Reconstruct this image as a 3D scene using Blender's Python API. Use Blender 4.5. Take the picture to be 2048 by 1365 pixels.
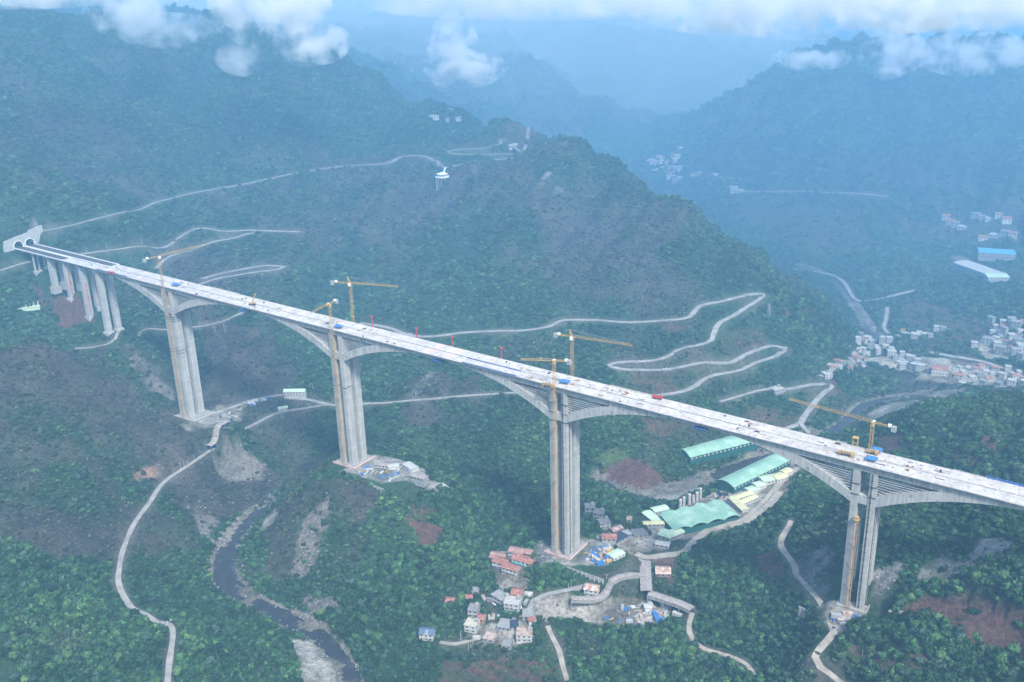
import bpy, bmesh, math, random
import numpy as np
from mathutils import Vector, Matrix
for o in list(bpy.data.objects): bpy.data.objects.remove(o, do_unlink=True)
SC=bpy.context.scene; COL=SC.collection
R_=math.radians
# ---------------------------------------------------------------- camera
cd=bpy.data.cameras.new('camera'); cd.sensor_width=36; cd.lens=34.1192; cd.clip_start=5; cd.clip_end=30000
CAM=bpy.data.objects.new('camera',cd); COL.objects.link(CAM)
m_=[[0.8343034, -0.166524, 0.5255545, 849.335], [0.5506477, 0.2982596, -0.7796334, -621.324], [-0.026924, 0.9398462, 0.3405351, 282.806]]
CAM.matrix_world=Matrix([m_[0],m_[1],m_[2],[0,0,0,1]]); SC.camera=CAM
CX,CY,CZ=m_[0][3],m_[1][3],m_[2][3]
# ---------------------------------------------------------------- sky and sun (hazy overcast day)
W=bpy.data.worlds.new('World'); SC.world=W; W.use_nodes=True
wn=W.node_tree; bg=wn.nodes['Background']
sky=wn.nodes.new('ShaderNodeTexSky'); sky.sky_type='NISHITA'; sky.sun_disc=False
SUN_EL,SUN_AZ=R_(49),R_(124)          # azimuth measured from +Y towards +X
sky.sun_elevation=SUN_EL; sky.sun_rotation=SUN_AZ; sky.air_density=1.0; sky.dust_density=3.0; sky.ozone_density=2.0
wn.links.new(sky.outputs[0],bg.inputs[0]); bg.inputs[1].default_value=0.105
sl=bpy.data.lights.new('sun','SUN'); sl.energy=2.4; sl.angle=R_(9); sl.color=(1,.97,.93)
so=bpy.data.objects.new('sun',sl); COL.objects.link(so)
sd=Vector((math.sin(SUN_AZ)*math.cos(SUN_EL),math.cos(SUN_AZ)*math.cos(SUN_EL),math.sin(SUN_EL)))
so.rotation_euler=sd.to_track_quat('Z','Y').to_euler()
SC.view_settings.view_transform='Standard'; SC.view_settings.look='None'; SC.view_settings.gamma=1; SC.view_settings.exposure=1.27
SC.cycles.max_bounces=10; SC.cycles.volume_bounces=6; SC.cycles.use_denoising=True; SC.cycles.diffuse_bounces=3; SC.cycles.volume_max_steps=96
# ---------------------------------------------------------------- terrain mathematics
def rbf_fit(P,c=25.0,lam=.15):
    n=len(P); X=P[:,:2]/1000; z=P[:,2]; c=c/1000
    A=np.sqrt(((X[:,None]-X[None])**2).sum(-1)+c*c)
    A+= -lam*1e-3*np.eye(n)
    B=np.c_[np.ones(n),X]
    M=np.block([[A,B],[B.T,np.zeros((3,3))]])
    return np.linalg.solve(M,np.r_[z,0,0,0])
def rbf(w,P,x,y,c=25.0):
    x=np.atleast_1d(x)/1000.;y=np.atleast_1d(y)/1000.;c=c/1000
    out=np.empty(x.shape)
    X=P[:,:2]/1000
    xf=x.ravel();yf=y.ravel();o=out.ravel()
    for i in range(0,len(xf),20000):
        a=xf[i:i+20000,None];b=yf[i:i+20000,None]
        o[i:i+20000]=np.sqrt((a-X[:,0])**2+(b-X[:,1])**2+c*c)@w[:-3]+w[-3]+w[-2]*xf[i:i+20000]+w[-1]*yf[i:i+20000]
    return o.reshape(x.shape)


DATA={
'CP':[[386.0, -179.8, -212.0], [341.5, -161.2, -211.0], [294.3, -160.1, -210.0], [234.3, -155.9, -209.0], [189.5, -134.0, -208.0], [164.9, -100.4, -207.0], [153.6, -71.2, -206.0], [149.8, -41.1, -205.0], [118.0, -12.0, -205.0], [120.0, 40.0, -205.0], [160.0, 95.0, -204.0], [240.0, 120.0, -204.0], [330.0, 140.0, -203.0], [390.0, 170.0, -202.0], [418.5, 174.3, -201.0], [449.9, 164.3, -201.0], [476.9, 172.2, -200.0], [489.7, 204.1, -200.0], [514.0, 237.4, -200.0], [538.0, 288.7, -199.0], [566.7, 333.0, -199.0], [586.7, 393.2, -198.0], [597.6, 454.3, -198.0], [615.0, 520.8, -197.0], [656.5, 568.7, -196.0], [709.7, 623.9, -195.0], [754.0, 658.5, -195.0], [190.0, 60.0, -204.0], [195.4, -89.7, -203.0], [179.0, -147.6, -204.0], [206.3, -124.6, -205.0], [318.0, -148.1, -206.0], [325.8, -189.8, -206.0], [362.2, -193.3, -208.0], [379.6, -154.2, -203.0], [253.9, -156.1, -207.0], [225.0, -22.0, -146.0], [225.0, 20.0, -145.0], [262.0, -22.0, -146.0], [262.0, 20.0, -145.0], [300.0, 0.0, -146.0], [285.0, -28.0, -147.0], [320.6, 9.6, -148.0], [343.0, 10.8, -153.0], [344.8, 56.1, -160.0], [376.8, 86.8, -172.0], [230.7, -24.1, -146.0], [235.0, -48.1, -150.0], [233.1, -67.3, -160.0], [221.4, -84.1, -179.0], [208.2, -106.1, -200.0], [285.4, -98.9, -180.0], [285.6, -57.6, -160.0], [328.9, -95.2, -183.0], [280.4, -121.4, -200.0], [341.2, -135.7, -200.0], [386.3, -136.9, -197.0], [352.5, -32.7, -168.0], [373.7, -53.4, -176.0], [363.6, -83.3, -188.0], [412.0, -76.5, -190.0], [392.1, -4.3, -186.0], [378.2, 49.1, -180.0], [411.7, 49.9, -176.0], [318.1, -25.2, -156.0], [470.0, -14.0, -168.0], [470.0, 14.0, -167.0], [500.0, -14.0, -169.0], [500.0, 14.0, -168.0], [530.0, 5.0, -171.0], [545.0, -20.0, -174.0], [464.2, -24.7, -172.0], [431.0, -29.2, -183.0], [454.4, -33.1, -178.0], [450.2, -50.2, -187.0], [478.2, -55.0, -184.0], [446.2, -95.3, -193.0], [491.8, -91.3, -190.0], [429.4, -130.0, -199.0], [486.0, -138.4, -203.0], [431.6, -167.4, -206.0], [533.0, -36.2, -185.0], [560.6, -10.9, -183.0], [537.6, 35.8, -181.0], [556.5, 76.9, -182.0], [555.8, -78.0, -192.0], [570.5, -105.0, -197.0], [593.6, -25.1, -188.0], [606.1, -6.2, -181.0], [612.9, -31.2, -186.0], [652.1, -39.1, -190.0], [620.7, -75.6, -196.0], [529.0, -107.4, -197.0], [483.1, 74.7, -183.0], [504.5, 83.1, -186.0], [448.5, 99.0, -184.0], [417.5, 95.0, -180.0], [542.9, 86.0, -186.0], [408.6, 160.2, -196.0], [543.3, 141.6, -188.0], [505.6, 112.4, -190.0], [565.6, 186.0, -187.0], [584.6, 216.1, -185.0], [602.4, 251.9, -180.0], [543.8, 202.6, -190.0], [561.8, 251.8, -188.0], [503.7, 275.2, -193.0], [489.4, 242.1, -194.0], [527.8, 315.1, -192.0], [443.6, 193.1, -190.0], [431.4, 205.4, -184.0], [404.1, 200.6, -180.0], [468.4, 225.2, -192.0], [403.2, 180.4, -192.0], [575.9, 133.9, -185.0], [563.3, 94.4, -184.0], [600.6, 198.4, -183.0], [618.2, 231.6, -172.0], [598.4, 123.6, -178.0], [591.6, 59.1, -176.0], [623.4, 55.0, -168.0], [604.4, 18.0, -182.0], [634.3, 120.7, -158.0], [643.0, 72.9, -157.0], [666.1, 35.6, -152.0], [699.1, -12.0, -141.0], [649.7, 17.4, -170.0], [651.5, -17.8, -184.0], [695.5, -41.3, -160.0], [714.4, -39.7, -141.0], [712.7, -64.4, -146.0], [734.3, -71.8, -150.0], [690.7, -67.1, -172.0], [710.0, -14.0, -133.0], [712.0, 14.0, -122.0], [740.0, -14.0, -132.0], [742.0, 14.0, -118.0], [730.0, 30.0, -112.0], [765.0, 0.0, -118.0], [689.9, 29.5, -136.0], [666.4, 68.8, -138.0], [679.9, 72.4, -122.0], [628.3, 167.1, -160.0], [678.5, 104.2, -120.0], [741.7, 30.7, -115.0], [774.2, 30.4, -104.0], [802.0, 47.4, -92.0], [724.6, 68.2, -102.0], [744.0, 92.0, -96.0], [760.2, 99.0, -93.0], [787.5, 98.4, -89.0], [811.2, 82.5, -84.0], [808.8, 6.0, -98.0], [826.6, -20.7, -102.0], [750.9, -5.3, -124.0], [784.8, -20.7, -114.0], [775.7, -45.6, -125.0], [819.8, -51.8, -118.0], [751.2, -68.9, -135.0], [741.7, -32.5, -131.0], [586.1, 339.7, -194.0], [617.9, 377.3, -190.0], [640.5, 410.4, -180.0], [681.2, 315.8, -160.0], [690.4, 375.0, -140.0], [732.6, 396.8, -125.0], [773.5, 415.7, -115.0], [724.8, 319.7, -140.0], [769.5, 297.8, -120.0], [795.2, 243.6, -115.0], [691.9, 271.5, -165.0], [738.1, 254.4, -150.0], [779.8, 235.6, -130.0], [653.9, 315.5, -178.0], [654.9, 630.7, -188.0], [554.1, 610.0, -190.0], [567.0, 684.3, -187.0], [556.4, 489.3, -178.0], [541.9, 437.9, -172.0], [715.9, 723.9, -180.0], [750.2, 678.9, -186.0], [668.5, 824.7, -176.0], [606.1, 803.8, -180.0], [593.0, 712.3, -184.0], [539.0, 883.0, -182.0], [536.6, 751.3, -191.0], [464.5, 908.7, -192.0], [415.0, 995.9, -192.0], [363.0, 1024.1, -190.0], [697.6, 976.1, -160.0], [644.3, 962.6, -164.0], [579.6, 927.5, -172.0], [640.0, 1129.8, -165.0], [566.8, 1103.7, -168.0], [526.6, 995.1, -168.0], [473.1, 1083.3, -166.0], [417.3, 1101.4, -168.0], [371.1, 1080.8, -178.0], [292.9, 1094.8, -172.0], [351.9, 1198.9, -150.0], [464.6, 1253.4, -140.0], [590.4, 1271.6, -140.0], [664.9, 1280.6, -116.0], [557.5, 392.7, -186.0], [562.3, 450.7, -182.0], [534.3, 390.8, -178.0], [582.5, 386.3, -190.0], [-262.9, 1791.2, -160.0], [-168.1, 1648.2, -176.0], [-325.3, 1798.5, -190.0], [102.1, 1366.6, -138.0], [-63.5, 1589.8, -152.0], [105.1, 1244.1, -175.0], [192.4, 1265.0, -160.0], [353.8, 1315.0, -114.0], [528.6, 1355.5, -106.0], [46.7, 1587.3, -84.6], [283.2, 1556.3, -65.3], [494.6, 1499.2, -43.9], [627.7, 1487.1, -33.9], [-43.3, 1820.6, -34.9], [197.6, 1844.0, 8.6], [423.8, 1842.2, 16.7], [584.0, 1764.0, 30.3], [-138.2, 1729.7, -103.9], [33.7, 2161.6, 114.7], [-39.4, 2139.1, 78.4], [-151.0, 2100.7, 18.4], [-231.2, 2048.3, -41.1], [-298.5, 1998.2, -108.3], [-357.6, 1960.5, -157.7], [145.5, 2243.5, 118.5], [255.3, 2268.3, 134.4], [329.6, 2282.5, 122.3], [508.6, 2258.6, 126.7], [781.7, 2277.9, 126.6], [868.4, 1378.6, -3.2], [842.4, 778.7, -107.2], [182.3, 644.1, 64.4], [157.1, 622.4, 60.9], [169.6, 488.5, -0.1], [228.8, 521.2, -0.7], [313.2, 502.0, -28.4], [399.0, 467.4, -61.7], [161.2, 377.1, -44.5], [233.7, 381.6, -62.4], [288.4, 412.3, -62.8], [371.6, 384.6, -94.0], [266.3, 327.1, -94.1], [415.2, 431.2, -81.5], [364.5, 309.0, -126.3], [423.7, 330.4, -129.5], [419.1, 289.1, -147.3], [372.6, 258.2, -150.6], [310.6, 253.2, -137.2], [459.3, 268.3, -165.1], [414.5, 237.9, -169.3], [225.0, 624.5, 36.5], [261.4, 606.7, 21.1], [307.9, 589.0, 4.0], [352.4, 571.5, -12.1], [392.5, 560.3, -24.3], [429.3, 554.0, -33.3], [457.6, 591.7, -62.0], [482.5, 601.9, -85.0], [504.6, 623.1, -115.0], [528.6, 641.3, -148.0], [551.2, 653.6, -180.0], [507.8, 531.9, -122.0], [535.5, 530.7, -150.0], [517.3, 435.9, -154.0], [499.9, 384.4, -158.0], [544.5, 506.4, -170.0], [564.9, 523.8, -182.0], [464.4, 510.5, -80.0], [466.8, 464.2, -102.0], [455.4, 375.7, -108.0], [494.4, 462.0, -130.0], [510.3, 470.5, -135.0], [461.1, 343.3, -137.0], [484.4, 347.5, -160.0], [490.8, 405.4, -136.0], [284.1, 230.6, -150.0], [244.3, 207.5, -153.0], [206.0, 181.9, -156.0], [131.7, 136.6, -160.0], [114.6, 113.0, -161.0], [219.7, 287.5, -104.0], [156.5, 255.8, -107.0], [128.5, 237.3, -108.0], [276.4, 345.7, -98.0], [238.7, 258.0, -128.0], [200.0, 210.9, -132.0], [143.7, 187.6, -135.0], [286.4, 185.2, -172.0], [240.5, 153.0, -182.0], [189.1, 128.4, -178.0], [340.4, 182.1, -182.0], [347.8, 150.0, -190.0], [-32.5, 515.1, 24.0], [-74.4, 564.1, 28.0], [-129.4, 572.4, 40.0], [-144.6, 505.7, 36.0], [-187.7, 430.6, 35.0], [-243.8, 314.2, 26.0], [-287.7, 192.9, 19.0], [-273.9, 29.9, 20.0], [-37.8, 579.7, 32.0], [35.0, 644.3, 44.0], [-82.0, 595.0, 46.0], [-21.9, 653.3, 57.0], [-3.2, 739.5, 60.0], [-62.8, 744.2, 71.0], [-31.7, 757.3, 66.0], [-89.6, 695.2, 66.0], [-30.5, 637.5, 47.0], [82.6, 692.6, 60.0], [29.0, 449.3, -6.0], [3.3, 390.8, -18.0], [79.0, 438.6, -20.0], [-48.9, 390.3, -2.0], [47.2, 311.0, -70.0], [109.6, 336.7, -68.0], [19.2, 244.0, -83.0], [71.5, 239.5, -100.0], [-55.4, 232.9, -64.0], [-81.5, 301.4, -29.0], [-13.3, 186.0, -98.0], [78.3, 173.5, -130.0], [51.7, 132.6, -134.0], [-2.1, 139.9, -108.0], [-232.3, 51.3, -7.0], [-216.0, 125.9, -8.0], [-192.5, 193.8, -11.0], [-162.7, 252.9, -15.0], [-108.8, 292.5, -19.0], [-175.3, 211.0, -21.0], [-202.0, 174.1, -28.0], [-205.6, 143.3, -38.0], [-200.8, 108.3, -42.0], [-306.3, -11.7, -24.0], [-294.9, 8.7, -18.0], [-79.3, 231.5, -50.0], [-105.0, 195.0, -49.0], [-127.1, 155.9, -54.0], [-81.9, 207.3, -53.0], [-136.1, 121.9, -66.0], [-144.0, -37.0, -88.0], [-152.9, 33.9, -96.0], [-133.9, 76.9, -97.0], [-92.1, 111.6, -94.0], [-69.1, 149.0, -83.0], [-121.0, -7.0, -73.0], [-121.0, 9.0, -72.0], [-152.0, -7.0, -59.0], [-152.0, 9.0, -54.0], [-182.0, -7.0, -41.0], [-182.0, 9.0, -40.0], [-212.0, -7.0, -31.0], [-212.0, 9.0, -29.0], [-243.0, -7.0, -16.0], [-243.0, 9.0, -14.0], [-272.0, -20.0, 4.0], [-272.0, 20.0, 5.0], [-90.0, 0.0, -85.0], [-285.0, -22.0, 22.0], [-285.0, 22.0, 24.0], [-262.0, 0.0, -2.0], [-10.0, -14.0, -150.0], [-10.0, 14.0, -146.0], [25.0, -14.0, -151.0], [25.0, 14.0, -149.0], [45.0, -10.0, -152.0], [1.8, -32.1, -151.0], [-123.5, 44.4, -112.0], [23.1, 47.8, -150.0], [49.6, 87.9, -150.0], [81.1, 99.9, -154.0], [13.0, 75.4, -128.0], [67.9, 48.6, -168.0], [86.4, 43.3, -186.0], [110.7, 64.2, -195.0], [127.1, 31.5, -201.0], [76.0, -5.2, -186.0], [32.1, -4.6, -161.0], [57.2, 14.8, -166.0], [61.0, 71.1, -163.0], [80.6, 99.3, -162.0], [54.3, -11.0, -168.0], [62.7, -45.1, -169.0], [68.9, -82.2, -171.0], [94.0, -132.0, -174.0], [127.7, -179.6, -177.0], [164.8, -217.3, -180.0], [187.7, -234.2, -182.0], [216.9, -241.5, -184.0], [254.3, -237.0, -187.0], [278.6, -251.8, -189.0], [302.7, -278.0, -191.0], [126.5, -291.0, -128.0], [9.5, -217.2, -100.0], [-155.2, -114.5, -66.0], [61.5, -181.2, -128.0], [221.5, -312.2, -150.0], [272.3, -376.9, -135.0], [205.0, -337.3, -132.0], [8.0, -115.7, -116.0], [40.6, -86.7, -148.0], [-94.9, -85.0, -76.0], [-51.7, -13.0, -128.0], [296.1, -306.4, -174.0], [-247.2, -55.7, -40.0], [-227.5, -30.1, -38.0], [138.0, -111.6, -193.0], [183.7, -177.7, -196.0], [73.4, -37.7, -190.0], [106.6, -34.7, -200.0], [95.8, -75.1, -184.0], [153.3, -163.3, -188.0], [286.1, -211.2, -203.0], [309.8, -246.4, -203.0], [338.5, -223.0, -207.0], [122.4, -246.2, -134.0], [141.6, -226.1, -158.0], [-14.6, -140.6, -95.0], [-195.2, 31.8, -82.0], [-195.3, -28.0, -52.0], [-339.7, 18.3, 55.2], [-431.6, 81.6, 101.8], [-536.9, 154.0, 155.2], [-658.7, 237.8, 217.1], [-756.0, 304.8, 266.5], [-344.4, 126.9, 67.9], [-452.1, 209.6, 124.6], [-578.2, 306.5, 191.2], [-691.4, 393.5, 251.0], [-371.2, 267.2, 78.9], [-504.3, 380.9, 148.7], [-680.5, 531.5, 241.2], [-367.2, 373.2, 79.1], [-516.3, 512.9, 160.7], [-663.8, 651.2, 241.4], [-357.5, 467.5, 90.6], [-490.7, 602.0, 162.4], [-597.4, 709.7, 219.9], [-296.8, 515.2, 71.9], [-415.7, 644.7, 135.1], [-515.6, 753.6, 188.2], [-282.1, 594.3, 78.7], [-367.9, 693.9, 123.4], [-436.5, 773.6, 159.1], [-232.0, 636.3, 67.8], [-324.6, 751.0, 114.9], [-225.8, 724.1, 84.3], [-100.4, 682.2, 67.1], [-516.5, -32.3, 112.8], [-804.0, 132.8, 251.3], [-684.4, 64.1, 193.7], [-313.5, -152.4, 0.0], [-110.3, -260.1, -60.0], [180.5, -401.1, -90.0], [-1487.7, 730.7, 276.8], [-1455.3, 785.3, 272.5], [-1414.2, 850.6, 274.7], [-1372.6, 912.6, 249.2], [-1226.1, 944.7, 237.7], [-1007.8, 1052.3, 181.0], [-1066.8, 984.4, 195.8], [-979.3, 1365.2, 129.6], [-955.9, 1453.2, 80.9], [-771.3, 1411.8, 37.8], [-631.9, 1392.6, -17.5], [-728.1, 1692.0, -29.0], [-558.3, 1682.7, -84.4], [-463.6, 1795.0, -160.3], [-1216.4, 1952.2, 59.6], [-1257.5, 2173.5, 100.9], [-1061.6, 2190.8, 80.2], [-948.8, 2264.3, 83.1], [-826.7, 2221.4, 30.3], [-655.1, 2146.2, -75.2], [-477.2, 2013.6, -178.6], [-2628.9, 3509.3, 199.4], [-2538.9, 3583.4, 186.1], [-2721.5, 3429.5, 128.5], [-2909.9, 3255.3, 146.5], [-2396.3, 3694.5, 130.9], [-2233.2, 3690.0, 85.6], [-2028.0, 3710.0, 84.4], [-1772.6, 3636.1, 96.8], [-1625.2, 3723.4, 115.8], [-1496.9, 3794.0, 51.7], [-1299.8, 3670.7, 89.7], [-1174.1, 3731.3, 59.9], [-946.6, 3613.6, -4.4], [-769.4, 3470.1, -44.9], [-619.0, 3313.6, -80.1], [-886.3, 2982.5, -49.0], [-790.3, 2583.6, -154.3], [-651.1, 2540.7, -143.4], [-2984.6, 3181.4, 115.4], [-2423.8, 6237.7, 79.0], [-2782.7, 6054.7, 53.6], [-1957.3, 6441.4, -36.4], [-3414.2, 5670.1, 143.1], [-4280.3, 4986.4, 139.8], [157.3, 821.3, -185.0], [268.7, 761.7, -188.0], [13.8, 916.3, -150.0], [-141.6, 999.8, -60.0], [-279.6, 1029.6, -20.0], [337.0, 788.5, -190.0], [-197.3, 1426.7, -195.0], [-578.0, 2242.7, -150.0], [-217.3, 2817.0, -100.0], [59.9, 3095.8, -100.0], [462.5, 3058.4, -100.0], [-1167.0, 485.1, 180.0], [-984.6, 593.8, 160.0], [-712.3, 628.2, 150.0], [-658.3, 840.5, 60.0], [-441.4, 906.4, 20.0], [600.0, -420.0, -190.0], [900.0, -400.0, -120.0], [500.0, -600.0, -150.0], [200.0, -450.0, -110.0], [0.0, -400.0, -60.0], [-200.0, -350.0, -20.0], [-400.0, -100.0, 40.0], [1100.0, -200.0, -40.0], [1000.0, 0.0, -34.0], [960.0, 0.0, -38.0], [1000.0, 300.0, -90.0], [1150.0, 600.0, -130.0], [1200.0, 1200.0, -140.0], [1200.0, 1900.0, -100.0], [1500.0, 0.0, 60.0], [900.0, -900.0, -60.0], [200.0, -900.0, 0.0], [-500.0, -500.0, 120.0], [1500.0, -900.0, 100.0], [-700.0, 100.0, 180.0], [880.0, 40.0, -62.0], [860.0, -60.0, -84.0], [900.0, -150.0, -80.0], [850.0, 100.0, -82.0]],
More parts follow.
